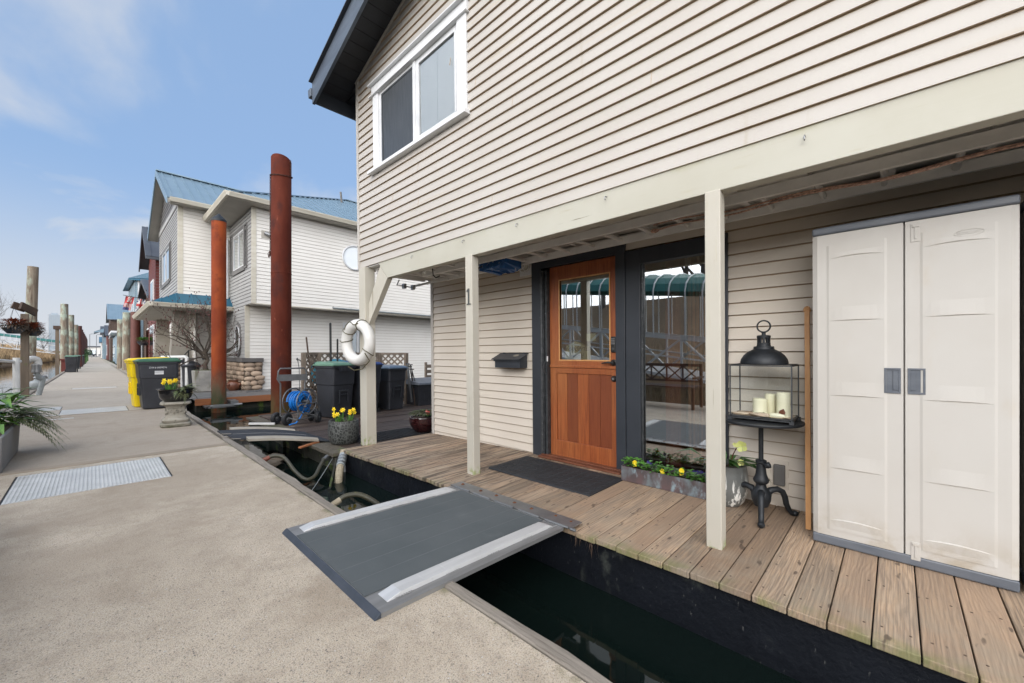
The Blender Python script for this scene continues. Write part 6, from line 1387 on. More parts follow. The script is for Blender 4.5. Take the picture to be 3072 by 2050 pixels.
for s in (.2, .45, .75): p = Vector((2.27, 5.25, -.13)).lerp(Vector((2.16, 5.08, -.22)), s); q = p + Vector((-.012, -.018, -.01)); m.tube([p, q], .056, 12)
m.build('hose_clamp', 'galv', t)
m = MB(); m.tube(sp([(2.18, 5.36, -.17), (1.9, 5.0, -.27), (1.6, 4.6, -.33), (1.35, 4.4, -.33)]), .0035, 6); solo(m, 'thin_cable', 'pvc_grey', 'thin pale cable dipping below the thick hose', 'cable', smooth=True)
m = MB(); m.bar((2.2, 5.3, -.17), (1.88, 4.72, -.38), .022, .022); solo(m, 'wood_strip', 'mossy_hull', 'mossy wooden strip slanting into the water below the hose', 'wood strip')
m = MB(); m.blob((1.55, 6.1, -.30), .22, .16, .09, 10, 6, .15); m.blob((1.75, 6.35, -.29), .16, .14, .08, 10, 6, .15); solo(m, 'float_block', 'mortar', 'dark lumpy float blocks under the rubber ramp', 'float block')

# ================================================================== steel piles
t = T('steel_pile', 'tall dark red rusty steel pile with a chain round its top', 'steel pile', (2.95, 10.08, WZ), group='steel piles beside the float houses')
m = MB(); P = []
pr = .205; top = 5.62
n = 32; c = (2.95, 10.08)
i0 = len(m.v)
for z, r in ((-3, pr), (0.5, pr), (3.0, pr), (3.005, pr + .004), (3.03, pr + .004), (3.035, pr), (5.58, pr), (5.60, pr - .012), (5.3, pr - .014)):
    for j in range(n):
        a = 2 * math.pi * j / n; zz_ = z + (.05 * math.cos(a + 2.4) if z > 5 else 0); m.v.append((c[0] + r * math.cos(a), c[1] + r * math.sin(a), zz_))
for q in range(8):
    for j in range(n): m.f.append((i0 + q * n + j, i0 + q * n + (j + 1) % n, i0 + (q + 1) * n + (j + 1) % n, i0 + (q + 1) * n + j)); m.m.append(0); m.r.append(.5)
m.f.append(tuple(i0 + 8 * n + j for j in range(n))); m.m.append(0); m.r.append(.5)
m.build('pile_tube', 'rust_red', t, smooth=True)
m = MB(); R_ = pr + .012
def link(p, d, k):
    d = Vector(d).normalized(); s = d.orthogonal().normalized() if k % 2 else d.cross(d.orthogonal()).normalized()
    m.tube([p + d * (.026 * math.cos(a)) + s * (.012 * math.sin(a)) for a in [i * math.pi / 4 for i in range(8)]], .0048, 5, closed=True)
nl = 36
for k in range(nl):
    a = 2 * math.pi * k / nl; z = 5.22 + .05 * math.sin(a + .6); link(Vector((c[0] + R_ * math.cos(a), c[1] + R_ * math.sin(a), z)), (-math.sin(a), math.cos(a), .1 * math.cos(a)), k)
ah = R(157)
for k in range(50): link(Vector((c[0] + R_ * math.cos(ah), c[1] + R_ * math.sin(ah), 5.18 - k * .036)), (0, 0, 1), k)
ah2 = R(-50)
for k in range(9): link(Vector((c[0] + R_ * math.cos(ah2), c[1] + R_ * math.sin(ah2), 5.56 - k * .036)), (0, 0, 1), k)
for k in range(10): link(Vector((c[0] + R_ * math.cos(ah) - .02 + rng.uniform(-.02, .02), c[1] + R_ * math.sin(ah), 3.5 - k * .012 + rng.uniform(-.03, .03))), (rng.uniform(-1, 1), 0, 1), k)
m.build('chain', 'iron_chain', t)
t = T('steel_pile', 'orange rusty steel pile with a dark cone cap', 'steel pile', (2.32, 13.15, WZ), group='steel piles beside the float houses')
m = MB(); c = (2.335, 13.15, 0); m.lathe([(.168, -3), (.168, 4.74)], c, 32); m.build('pile_tube', 'rust_orange', t, smooth=True)
m = MB(); m.lathe([(.176, 4.735), (.176, 4.79), (.165, 4.80), (.0, 4.97)], c, 32, cap=False); m.build('cone_cap', 'cast_iron', t, smooth=True)
m = MB()
m.box(2.02, 2.72, 12.86, 12.90, -.22, -.18); m.box(2.02, 2.06, 12.86, 13.4, -.22, -.18); m.box(2.66, 2.70, 12.86, 13.4, -.22, -.18); m.box(2.02, 2.72, 13.36, 13.4, -.22, -.18); m.box(2.14, 2.60, 12.80, 12.88, -.19, -.13); m.tube([(2.10, 12.84, -.16), (2.80, 12.84, -.16)], .03, 8); m.box(2.55, 2.72, 12.86, 13.38, -.15, -.06)
m.build('pile_hoop', 'galv', t)

# ================================================================== second house
def gutter(mb, p, q, out):
    """ogee-ish gutter from p to q; out = outward unit vector"""
    p, q, o = Vector(p), Vector(q), Vector(out); V = Vector((0, 0, 1))
    prof = [(0, 0), (.0, .13), (.13, .13), (.125, .10), (.10, .05), (.08, 0)]
    i0 = len(mb.v); k = len(prof)
    for e_ in (p, q):
        for a, b in prof: mb.v.append(tuple(e_ + o * a + V * b))
    for j in range(k): mb.f.append((i0 + j, i0 + (j + 1) % k, i0 + k + (j + 1) % k, i0 + k + j)); mb.m.append(0); mb.r.append(.5)
    mb.f.append(tuple(range(i0, i0 + k))); mb.m.append(0); mb.r.append(.5); mb.f.append(tuple(range(i0 + k, i0 + 2 * k))[::-1]); mb.m.append(0); mb.r.append(.5)
h2 = T('cream_grey_house', 'cream and grey sided float house with a blue metal roof and stone base', 'house', (3.48, 14.77, 0))
X0 = 3.48; YU = 14.77; YL_ = 15.56; XE = 17
m = MB(); siding(m, '-y', YU, X0 + .10, XE, 2.82, 5.87, .116, .014); m.q((X0, YU + .003, 2.82), (XE, YU + .003, 2.82), (XE, YU + .003, 5.9), (X0, YU + .003, 5.9)); m.build('upper_side_wall', ['cream_siding', 'groove_tan'], h2)
m = MB(); siding(m, '-y', YL_, X0 + .10, XE, -.02, 2.81, .116, .014); m.q((X0, YL_ + .003, -.05), (XE, YL_ + .003, -.05), (XE, YL_ + .003, 2.82), (X0, YL_ + .003, 2.82)); m.q((X0, YU, 2.815), (XE, YU, 2.815), (XE, YL_, 2.815), (X0, YL_, 2.815)); m.build('lower_side_wall', ['cream_siding', 'groove_tan'], h2)
m = MB(); m.box(X0 - .018, X0 + .12, YU - .018, YU + .0, 2.80, 5.868); m.box(X0 - .018, X0 + .12, YL_ - .018, YL_, 1.07, 2.80); m.box(X0 + .1, XE, YU - .02, YU + .0, 2.79, 2.82); m.build('corner_board', 'gutter_cream', h2)
m = MB(); siding(m, '-x', X0, YU, 17.75, 2.81, 5.87, .116, .014, holes=[(15.6, 17.1, 4.15, 5.3)]); siding(m, '-x', X0, YL_, 21.5, .95, 2.81, .116, .014)
m.q((X0 + .003, YU, 2.81), (X0 + .003, 17.8, 2.81), (X0 + .003, 17.8, 4.15), (X0 + .003, YU, 4.15)); m.q((X0 + .003, YL_, -.05), (X0 + .003, 23, -.05), (X0 + .003, 23, 2.81), (X0 + .003, YL_, 2.81)); m.build('grey_front_wall', ['grey_siding', 'groove_grey'], h2)
m = MB()
def h2_window(y0, y1, z0, z1, x, label, shut=True):
    m = MB(); f = .11
    m.box(x - .04, x + .01, y0 - f, y0, z0 - f - .04, z1 + f); m.box(x - .04, x + .01, y1, y1 + f, z0 - f - .04, z1 + f); m.box(x - .04, x + .01, y0, y1, z1, z1 + f); m.box(x - .05, x + .01, y0, y1, z0 - f - .04, z0)
    w_ = m.build('window', 'grey_paint', h2)
    m = MB(); e = .05; m.box(x - .03, x + .02, y0, y0 + e, z0, z1); m.box(x - .03, x + .02, y1 - e, y1, z0, z1); m.box(x - .03, x + .02, y0 + e, y1 - e, z1 - e, z1); m.box(x - .03, x + .02, y0 + e, y1 - e, z0, z0 + e); yc = (y0 + y1) / 2; m.box(x - .028, x + .02, yc - .035, yc + .035, z0 + e, z1 - e)
    m.build('sash', 'vinyl_white', w_)
    m = MB(); m.box(x - .008, x - .004, y0 + e, y1 - e, z0 + e, z1 - e); m.build('pane', 'glass_reflective', w_)
    m = MB(); m.box(x + .10, x + .12, y0, y1, z0, z1)
    m.build('blind', 'blind_white', w_)
    if shut:
        for a, b in ((y0 - f - .30, y0 - f), (y1 + f, y1 + f + .30)):
            if shut == 'near' and a > y1: continue
            m = MB(); m.box(x - .045, x + .0, a, a + .04, z0 - .1, z1 + f); m.box(x - .045, x + .0, b - .04, b, z0 - .1, z1 + f); m.box(x - .045, x, a + .04, b - .04, z1 + f - .05, z1 + f); m.box(x - .045, x, a + .04, b - .04, z0 - .1, z0 - .05)
            k = int((z1 - z0) / .045)
            for i in range(k): z = z0 - .04 + i * .045; m.q((x - .04, a + .04, z), (x - .04, b - .04, z), (x - .015, b - .04, z + .05), (x - .015, a + .04, z + .05))
            m.build('shutter', 'grey_paint', w_)
    return w_
h2_window(15.66, 17.10, 4.12, 5.36, X0, '')
# muntins
m = MB()
# oval window
m = MB(); oc = (16.43, 1.69)
def ovp(ry, rz, k=28): return [(oc[0] + math.cos(2 * math.pi * i / k) * ry, oc[1] + math.sin(2 * math.pi * i / k) * rz) for i in range(k)]
m.prism(ovp(.40, .60), 'x', X0 - .035, X0 + .0); ow = m.build('oval_window', 'grey_paint', h2)
m = MB(); m.tube([(X0 - .045, y, z) for y, z in ovp(.29, .47)], .022, 8, closed=True); m.build('oval_rim', 'vinyl_white', ow, smooth=True)
m = MB(); m.prism(ovp(.28, .46), 'x', X0 - .042, X0 - .036); m.build('pane', 'glass_dark', ow)
m = MB(); m.prism(ovp(.27, .45), 'x', X0 - .0362, X0 - .0355); m.build('dark_backing', 'ink_black', ow)
# bay
BX, BY0, BY1, BZ0 = 2.02, 17.75, 23.45, 3.27
m = MB(); siding(m, '-y', BY0, BX + .10, X0, BZ0, 6.42, .116, .014); m.q((BX, BY0 + .003, BZ0), (X0, BY0 + .003, BZ0), (X0, BY0 + .003, 6.45), (BX, BY0 + .003, 6.45)); m.build('bay_side_wall', ['cream_siding', 'groove_tan'], h2)
m = MB(); m.box(BX - .018, BX + .12, BY0 - .018, BY0, BZ0 - .05, 6.38); m.box(BX - .02, BX, BY0, BY0 + .10, BZ0, 6.36); m.build('corner_board', 'gutter_cream', h2)
yc = 20.6; pit = .565
zr = lambda y: 6.40 + (2.85 - abs(y - yc)) * pit
m = MB(); siding(m, '-x', BX, BY0 + .1, BY1, BZ0, 6.42, .116, .014, holes=[(19.9, 22.3, 4.1, 5.3)]); m.q((BX + .003, BY0, BZ0), (BX + .003, BY1, BZ0), (BX + .003, BY1, 4.1), (BX + .003, BY0, 4.1)); m.build('bay_front_wall', ['grey_siding', 'groove_grey'], h2)
m = MB(); siding(m, '-x', BX - .02, BY0, BY1, 6.5, 8.2, .15, .02, clip=lambda z: (yc - (zr(yc) - z) / pit, yc + (zr(yc) - z) / pit)); m.build('gable_shingles', ['grey_paint', 'groove_grey'], h2)
m = MB(); m.box(BX - .03, BX, BY0, BY1, 6.30, 6.50); m.build('gable_trim', 'grey_siding', h2)
h2_window(19.95, 22.25, 4.05, 5.3, BX, '')
m = MB(); m.box(BX, X0, BY0, BY1, BZ0 - .02, BZ0 + .0); m.build('bay_underside', 'soffit_cream', h2)
# roofs
EX = 1.68; ey = 17.30; ez = 6.28
m = MB(); zz0 = 6.40 + (BY0 - ey) * -pit
pe = 6.36
metal_roof(m, [(EX, 17.28, pe), (9.2, 17.28, pe), (9.2, yc, pe + 3.32 * .565), (EX, yc, pe + 3.32 * .565)], (0, 1, .565), .30)
metal_roof(m, [(EX, 23.92, pe), (9.2, 23.92, pe), (9.2, yc, pe + 3.32 * .565), (EX, yc, pe + 3.32 * .565)], (0, -1, .565), .30)
gx, gy, gz = 2.79, 14.35, 6.03; rs_ = 6.25; rz_ = 9.13
metal_roof(m, [(gx, gy, gz), (XE + .4, gy, gz), (XE + .4, yc, rz_), (gx + rs_, yc, rz_)], (0, rs_, rz_ - gz), .30)
metal_roof(m, [(gx, gy, gz), (gx, 26.8, gz), (gx + rs_, yc, rz_)], (rs_, 0, rz_ - gz), .30)
m.bar((gx, gy, gz + .03), (gx + rs_, yc, rz_ + .04), .12, .03); m.bar((gx + rs_, yc, rz_ + .03), (XE + .4, yc, rz_ + .03), .2, .04); m.bar((EX - .02, yc, pe + 3.32 * .565 + .03), (8.2, yc, pe + 3.32 * .565 + .03), .2, .04)
rf = m.build('roof', 'blue_roof', h2)
m = MB(); m.tube([(8.3, 19.3, 8.2), (8.2, 19.25, 8.95)], .05, 8); m.build('vent_pipe', 'grey_paint', rf)
m = MB(); V3 = (0, -1, 0)
gutter(m, (gx, gy + .01, gz - .14), (XE + .4, gy + .01, gz - .14), (0, -1, 0)); gutter(m, (gx, gy - .1, gz - .14), (gx, 18.4, gz - .14), (-1, 0, 0)); gutter(m, (EX + .06, 17.29, pe - .13), (6, 17.29, pe - .13), (0, -1, 0))
m.build('gutter', 'gutter_cream', h2)
m = MB(); m.box(gx, XE, gy, YU, gz - .16, gz - .13); m.box(gx, X0, YU, 17.75, gz - .16, gz - .13); m.box(EX + .1, 6, 17.30, BY0, pe - .10, pe - .07)
m.prism([(17.29, pe - .16), (17.29, pe - .03), (yc, pe + 3.32 * .565 - .03), (yc, pe + 3.32 * .565 - .16)], 'x', EX + .0, BX); m.prism([(23.92, pe - .16), (23.92, pe - .03), (yc + .002, pe + 3.32 * .565 - .03), (yc + .002, pe + 3.32 * .565 - .16)], 'x', EX + .0, BX)
m.build('soffit', 'soffit_cream', h2)
m = MB(); m.prism([(17.24, pe - .22), (17.24, pe + .02), (yc, pe + 3.32 * .565 + .04), (yc, pe + 3.32 * .565 - .20)], 'x', EX - .03, EX - .002); m.prism([(23.96, pe - .22), (23.96, pe + .02), (yc + .002, pe + 3.32 * .565 + .04), (yc + .002, pe + 3.32 * .565 - .20)], 'x', EX - .03, EX - .002); m.build('rake_board', 'blue_roof', h2)
m = MB(); m.tube([(2.76, 18.2, 5.85), (2.74, 18.1, 5.62), (2.95, 17.9, 5.45), (3.35, 17.68, 5.35)], .05, 8); m.tube([(3.38, 17.66, 5.4), (3.38, 17.66, 3.2)], .045, 8); m.build('downspout', 'vinyl_white', h2, smooth=True)
# round window, lamp, pipes
rc2 = (6.80, 4.80)
m = MB(); m.tube([(rc2[0] + .44 * math.cos(a * .2244), YU - .03, rc2[1] + .44 * math.sin(a * .2244)) for a in range(28)], .035, 8, closed=True); rw = m.build('round_window', 'vinyl_white', h2, smooth=True)
m = MB(); m.prism([(rc2[0] + .43 * math.cos(a * .2244), rc2[1] + .43 * math.sin(a * .2244)) for a in range(28)], 'y', YU - .028, YU - .02); m.build('pane', 'blind_white', rw)
m = MB(); m.box(3.74, 4.0, YU - .02, YU, 4.93, 5.18); lm = m.build('wall_lamp', 'soffit_cream', h2)
m = MB(); m.tube([(3.84, YU - .03, 5.10), (3.98, YU - .10, 5.04)], .06, 10); m.build('lamp_shade', 'galv', lm, smooth=True)
m = MB(); m.tube([(6.0, YU - .04, 2.90), (6.0, YU - .05, 2.86), (10.3, YU - .05, 2.86), (10.3, YU - .04, 2.80)], .03, 8); m.build('pipe_rail', 'pvc_grey', h2, smooth=True)
m = MB(); y_ = YL_ - .05
m.box(6.70, 6.80, y_, YL_, .9, 2.42); m.box(7.78, 7.88, y_, YL_, .9, 2.42); m.box(6.80, 7.78, y_, YL_, 2.32, 2.42); m.box(6.80, 7.78, y_, YL_, .9, 1.0); m.box(7.27, 7.33, y_, YL_, 1.0, 2.32); sw = m.build('side_window', 'vinyl_white', h2)
m = MB(); m.box(6.80, 7.27, YL_ - .02, YL_ - .016, 1.0, 2.32); m.box(7.33, 7.78, YL_ - .02, YL_ - .016, 1.0, 2.32); m.build('pane', 'glass_dark', sw)
m = MB()
for i in range(33): m.box(7.34, 7.78, YL_ - .030, YL_ - .022, 1.0 + i * .04, 1.018 + i * .04)
m.build('louvre', 'grey_paint', sw)
m = MB(); m.box(6.80, 7.78, YL_ - .0155, YL_ - .0150, 1.0, 2.32); m.build('dark_backing', 'ink_black', sw)
# stone base
m = MB(); m.box(X0 - .05, X0 + .0, YL_ - .05, 18.0, -.02, .92); m.box(X0, 3.96, YL_ - .06, YL_ - .015, -.02, .92); mo_ = m.build('stone_backing', 'mortar', h2)
m = MB(); stones(m, (X0 - .03, YL_ - .06, 0), (1, 0, 0), (0, -1, 0), .52, .92, .2); stones(m, (X0 - .05, YL_ - .03, 0), (0, 1, 0), (-1, 0, 0), 2.5, .92, .18); m.build('stone_base', 'stone_river', h2, smooth=True)
m = MB(); m.box(X0 - .13, 3.98, YL_ - .14, YL_ - .016, .925, 1.06); m.box(X0 - .13, X0 - .0, YL_ - .016, 18.05, .925, 1.06); m.build('stone_cap', 'stone_cap', h2, bevel=.01)
# porch
PX0, PY0, PZ = 1.31, 17.20, 2.88
m = MB(); metal_roof(m, [(PX0, PY0, PZ), (X0, PY0, PZ), (X0, 17.75, PZ + .40), (2.02, 17.75, PZ + .40)], (0, .55, .40), .42, .03)
metal_roof(m, [(PX0, PY0, PZ), (PX0, 24.5, PZ), (2.02, 24.0, PZ + .40), (2.02, 17.75, PZ + .40)], (.71, 0, .40), .42, .03); m.build('porch_roof', 'teal_roof', h2)
m = MB(); gutter(m, (PX0, PY0 + .01, PZ - .14), (X0, PY0 + .01, PZ - .14), (0, -1, 0)); gutter(m, (PX0, PY0 - .10, PZ - .14), (PX0, 24.5, PZ - .14), (-1, 0, 0)); m.build('porch_gutter', 'gutter_cream', h2)
m = MB(); m.box(PX0, X0, PY0, 24.5, PZ - .17, PZ - .14); m.build('porch_soffit', 'soffit_cream', h2)
def pier(x, y):
    m = MB(); m.box(x - .28, x + .28, y - .28, y + .28, -.02, .90); p = m.build('stone_pier', 'mortar', h2)
    m = MB(); stones(m, (x - .27, y - .27, 0), (1, 0, 0), (0, -1, 0), .54, .9, .19); stones(m, (x - .27, y - .27, 0), (0, 1, 0), (-1, 0, 0), .54, .9, .19); stones(m, (x + .27, y - .27, 0), (0, 1, 0), (1, 0, 0), .54, .9, .19); m.build('river_stones', 'stone_river', p, smooth=True)
    m = MB(); m.box(x - .34, x + .34, y - .34, y + .34, .905, 1.06); m.build('pier_cap', 'stone_cap', p, bevel=.01)
    m = MB(); m.hexa([(x - .29, y - .29, 1.06), (x + .29, y - .29, 1.06), (x + .29, y + .29, 1.06), (x - .29, y + .29, 1.06), (x - .19, y - .19, 2.72), (x + .19, y - .19, 2.72), (x + .19, y + .19, 2.72), (x - .19, y + .19, 2.72)]); m.build('tapered_column', 'strip_beige', p)
pier(2.13, 18.3)
pier(2.13, 23.6)
m = MB(); siding(m, '-x', 2.62, 18.7, 26, 0, 2.72, .116, .014, holes=[(20.3, 21.5, 0, 2.2)]); siding(m, '-y', 19.2, 2.5, 3.46, .0, 2.7, .116, .014); m.q((2.624, 18.7, 0), (2.624, 26, 0), (2.624, 26, 2.72), (2.624, 18.7, 2.72)); m.build('porch_wall', ['cream_siding', 'groove_tan'], h2)
m = MB(); m.box(2.56, 2.66, 20.25, 20.4, 0, 2.3); m.box(2.56, 2.66, 21.4, 21.55, 0, 2.3); m.box(2.56, 2.66, 20.4, 21.4, 2.15, 2.3); m.box(2.60, 2.63, 20.4, 21.4, 0, 2.15); m.build('front_door', 'blue_siding', h2)
# its deck
m = MB(); 
for i in range(60):
    x = 1.86 + i * .145; m.box(x, x + .138, 13.42, 15.6, -.04, -.004 + rng.uniform(-.002, .002))
m.box(1.86, 3.46, 15.6, 26, -.04, -.006); m.build('deck_boards', 'board_grey', h2)
m = MB(); m.box(1.86, 10, 13.36, 13.415, -.175, -.006); m.build('deck_fascia', 'timber_orange', h2)
m = MB(); m.box(1.9, 10, 13.5, 26, -1.2, -.18); m.tube([(1.95, 13.62, -.27), (10, 13.62, -.27)], .09, 10); m.build('float_hull', 'mossy_hull', h2)
# corner patch: metal flashing in front of tree box
m = MB(); m.box(1.40, 2.9, 13.75, 15.4, -.02, .004); solo(m, 'gangplank', 'galv', 'flat grey metal plate bridging the dock and the deck of the cream house', 'gangplank')
# tree in a stone box
t = T('tree_box', 'square pale stone box holding a twisted bare tree', 'planter', (2.52, 16.2, 0))
m = MB(); m.hexa([(2.24, 15.93, .0), (2.86, 15.93, .0), (2.86, 16.5, .0), (2.24, 16.5, .0), (2.20, 15.88, .66), (2.90, 15.88, .66), (2.90, 16.55, .66), (2.20, 16.55, .66)]); m.build('box', 'marble_box', t, bevel=.015)
m = MB()
for i in range(260): m.leaf((rng.uniform(2.22, 2.88), rng.uniform(15.9, 16.5), .66), (rng.uniform(-1, 1), rng.uniform(-1, 1), 1), .05, .015)
m.build('ground_cover', 'leaf_fern', t)
t = T('bare_tree', 'leafless twisted tree with red buds growing in the stone box', 'tree', (2.52, 16.2, .66))
mt, mb2 = MB(), MB()
def branch(m, p, d, l, r, depth, bud=None, wig=.35, up=.12, lim=None):
    P = [Vector(p)]; d = Vector(d).normalized(); n = 6; rs = [r]
    for i in range(n):
        d = (d + Vector((rng.uniform(-wig, wig), rng.uniform(-wig, wig), rng.uniform(-wig, wig) + up * .3))).normalized()
        if lim and P[-1].x < lim: d.x = abs(d.x) * .2; d.normalize()
        P.append(P[-1] + d * l / n); rs.append(r * (1 - .5 * (i + 1) / n))
    m.tube(P, rs, 5 if depth < 2 else 4, cap=False)
    if depth == 0:
        if bud is not None:
            for k in (3, 6): bud.blob(P[k] + Vector((0, 0, .02)), .012, .012, .028, 5, 4)
        return
    for k in range(3 if depth > 1 else 2):
        i = rng.randint(2, n); q = P[i]; dd = (d + Vector((rng.uniform(-1, 1), rng.uniform(-1, 1), rng.uniform(-.5, .8)))).normalized(); branch(m, q, dd, l * rng.uniform(.5, .8), rs[i] * .7, depth - 1, bud, wig, up, lim)
mt.tube([(2.53, 16.2, .64), (2.50, 16.2, .85), (2.58, 16.22, 1.0), (2.52, 16.2, 1.2), (2.5, 16.2, 1.35)], [.085, .07, .06, .06, .05], 8)
for dx, dy, dz, l in ((-1, .1, .15, 1.55), (-1, -.3, .3, 1.2), (-.8, .3, .55, 1.2), (-.35, -.4, 1, 1.2), (.2, .3, 1, 1.25), (.6, -.3, .8, 1.15), (1, -.1, .25, 1.5), (1, .2, .45, 1.2), (-.9, -.2, .0, 1.3), (.4, -.6, .6, .9), (-.5, .5, .8, 1.3), (.9, .0, -.05, 1.0)): branch(mt, (2.5, 16.2, 1.0 + rng.uniform(0, .3)), (dx, dy, dz), l * .86, .034, 3, mb2, .38, .12, 1.15)
mt.build('trunk', 'bark', t); tag(mb2.build('buds', 'leaf_red', t), kind='stuff')
# pots, basket with handle, arch pipe
m = MB(); m.lathe([(.12, 0), (.18, .08), (.20, .17), (.17, .25), (.13, .29), (.15, .33), (.165, .34), (.14, .34), (.11, .29)], (3.19, 15.75, .0), 24, cap=False); m.blob((3.02, 15.62, .2), .05, .03, .05, 8, 5); m.blob((3.33, 15.6, .2), .05, .03, .05, 8, 5); solo(m, 'clay_pot', 'terracotta', 'brown glazed clay pot against the stone wall', 'plant pot', smooth=True)
t = T('lidded_bin', 'black lidded tub with a carrying hoop behind the stone tree box', 'tub', (2.27, 17.0, 0))
m = MB(); m.lathe([(.20, 0), (.24, .75), (.26, .76), (.27, .82), (.24, .86), (.18, .92), (.05, .96), (0, .96)], (2.25, 17.0, 0), 22, cap=False); m.build('tub', 'bin_black', t, smooth=True)
m = MB(); m.tube([(2.06, 17.0, .95), (2.08, 17.0, 1.15), (2.2, 17.0, 1.32), (2.36, 17.0, 1.34), (2.52, 17.0, 1.22), (2.58, 17.0, 1.0)], .018, 8); m.tube([(2.19, 17, .95), (2.19, 17, 1.31)], .02, 8); m.build('hoop', 'ink_black', t, smooth=True)
m = MB(); m.tube([(1.62, 18.2, 1.08), (2.10, 16.9, 1.10), (2.13, 16.85, 1.07), (2.13, 16.85, .02)], .055, 12); m.tube([(1.62, 18.2, 1.08), (1.62, 18.2, .0)], .05, 12); m.tube([(2.02, 17.05, 1.05), (2.02, 17.05, 0)], .03, 8); solo(m, 'pipe_rail', 'pvc_white', 'white pipe handrail behind the black bin on the dock', 'handrail', smooth=True)
m = MB(); m.bar((3.55, 14.6, .02), (3.75, 14.75, .06), .05, .03); m.bar((3.75, 14.75, .06), (3.95, 14.6, .02), .05, .03); m.bar((3.3, 14.65, .01), (3.6, 14.72, .02), .03, .02); solo(m, 'metal_bracket', 'galv', 'grey metal bracket lying on the deck of the cream house', 'bracket')
# flags on a pole at the porch
fx = {}
t = T('flag_pole', 'thin dark pole with two weathered red and white flags beside the porch', 'flags', (1.75, 25.5, 3.4))
m = MB(); m.tube([(.92, 24.9, 3.82), (1.35, 24.6, 3.72), (1.72, 24.4, 3.60)], .012, 6); m.build('pole', 'ink_black', t)
def flag(o, u_, dn, w_, h_, kind):
    o, u_, dn = Vector(o), Vector(u_).normalized(), Vector(dn).normalized(); nn = u_.cross(dn)
    m = MB(); nx, ny = 12, 10
    for i in range(nx):
        for j in range(ny):
            a, b = (i + .5) / nx, (j + .5) / ny
            if kind == 0: c_ = (1 if 5 <= j else 0) if i % 2 and j >= 4 else 0; c_ = 1 if (j < 4 and 4 <= i <= 8 and (i + j) % 3) else c_; c_ = c_ if j < 8 else (2 if i < 8 else c_)
            else:
                c_ = 2
                if abs(a - b) < .12 or abs(1 - a - b) < .12: c_ = 1
                if abs(a - .5) < .16 or abs(b - .5) < .17: c_ = 1
                if abs(a - .5) < .09 or abs(b - .5) < .1: c_ = 0
            m.cm = c_; w0 = lambda x, y: o + u_ * w_ * x + dn * h_ * y + nn * .03 * math.sin(x * 9 + y * 3)
            m.q(w0(i / nx, j / ny), w0((i + 1) / nx, j / ny), w0((i + 1) / nx, (j + 1) / ny), w0(i / nx, (j + 1) / ny))
    return m.build('flag_cloth', ['flag_red', 'flag_white', 'flag_blue'], t)
flag((1.0, 24.85, 3.78), (1, -.35, -.14), (-.18, 0, -1), .30, .62, 0); flag((1.36, 24.6, 3.70), (1, -.35, -.2), (-.12, 0, -1), .30, .60, 1)
# hanging baskets
def basket(label, c, mat_l, r=.22, hang=.5, colr=None, group='hanging baskets'):
    t = T('hanging_basket', label, 'hanging basket', c, group=group); c = Vector(c)
    m = MB(); m.lathe([(r * .55, -r * .75), (r * .9, -r * .3), (r, 0), (r * .92, 0), (r * .8, -.04)], c, 18); m.build('basket', 'black_paint' if mat_l != 'leaf_dead' else 'brown_wood_dark', t, smooth=True)
    m = MB()
    for k in range(3): a = k * 2.09; m.tube([c + Vector((r * math.cos(a), r * math.sin(a), 0)), c + Vector((0, 0, hang))], .004, 4)
    m.build('hanger', 'ink_black', t)
    m = MB()
    for i in range(380):
        a = rng.uniform(0, 6.28); q = c + Vector((math.cos(a), math.sin(a), 0)) * r * rng.uniform(0, 1.15) + Vector((0, 0, rng.uniform(-.06, .10))); m.leaf(q, (math.cos(a), math.sin(a), rng.uniform(-.8, .9)), rng.uniform(.06, .13), .032)
    m.build('dead_foliage', 'leaf_dead', t)
    if mat_l:
        m = MB()
        for i in range(420):
            a = rng.uniform(0, 6.28); q = c + Vector((math.cos(a), math.sin(a), 0)) * r * rng.uniform(0, 1.1) + Vector((0, 0, rng.uniform(.06, .22))); m.leaf(q, (math.cos(a), math.sin(a), rng.uniform(.3, 1.6)), rng.uniform(.06, .10), .032)
        m.build('foliage', mat_l, t)
basket('basket of dead brown plants hanging beside the flags', (1.60, 24.6, 2.92), 'leaf_dead')
basket('round basket hanging in front of the dark windows past the porch', (1.95, 30.5, 1.88), 'leaf_bright', .28)
# ================================================================== left edge of the dock
def basket_post(x, y, h, label):
    t = T('basket_post', label, 'wooden post', (x, y, 0), group='wooden posts along the left edge of the dock')
    m = MB(); m.box(x - .075, x + .075, y - .075, y + .075, -.2, h); m.build('post', 'timber_post', t, bevel=.006)
    return t
t = basket_post(-1.31, 17.4, 2.30, 'near wooden post topped with two crossed boards and hung with baskets')
m = MB(); m.bar((-1.52, 17.30, 2.53), (-1.30, 17.42, 2.44), .05, .19); m.build('cross_board', 'brown_wood_dark', t)
m = MB(); m.bar((-1.37, 17.22, 2.52), (-1.12, 17.62, 2.36), .05, .20) ; m.build('cross_board', 'brown_wood_dark', t)
basket('basket of orange brown dead flowers left of the near wooden post', (-1.48, 17.15, 1.90), 'leaf_rust', .21, .55, group='baskets on the near wooden post')
basket('basket of orange brown dead flowers right of the near wooden post', (-1.16, 17.5, 1.83), 'leaf_rust', .17, .55, group='baskets on the near wooden post')
t = basket_post(-1.43, 34.7, 2.62, 'slim wooden post with a block top beside the far black bins')
m = MB(); m.box(-1.58, -1.30, 34.55, 34.85, 2.60, 2.80); m.build('block_top', 'brown_wood_dark', t)
t = basket_post(-1.25, 60, 2.6, 'far wooden post with a small planter box')
m = MB(); m.box(-1.5, -.9, 59.6, 60.4, 1.7, 1.95); m.build('planter_box', 'timber_post', t)
t = T('pipe_railing', 'white pipe railing on the left edge of the dock', 'railing', (-1.38, 16.5, 0))
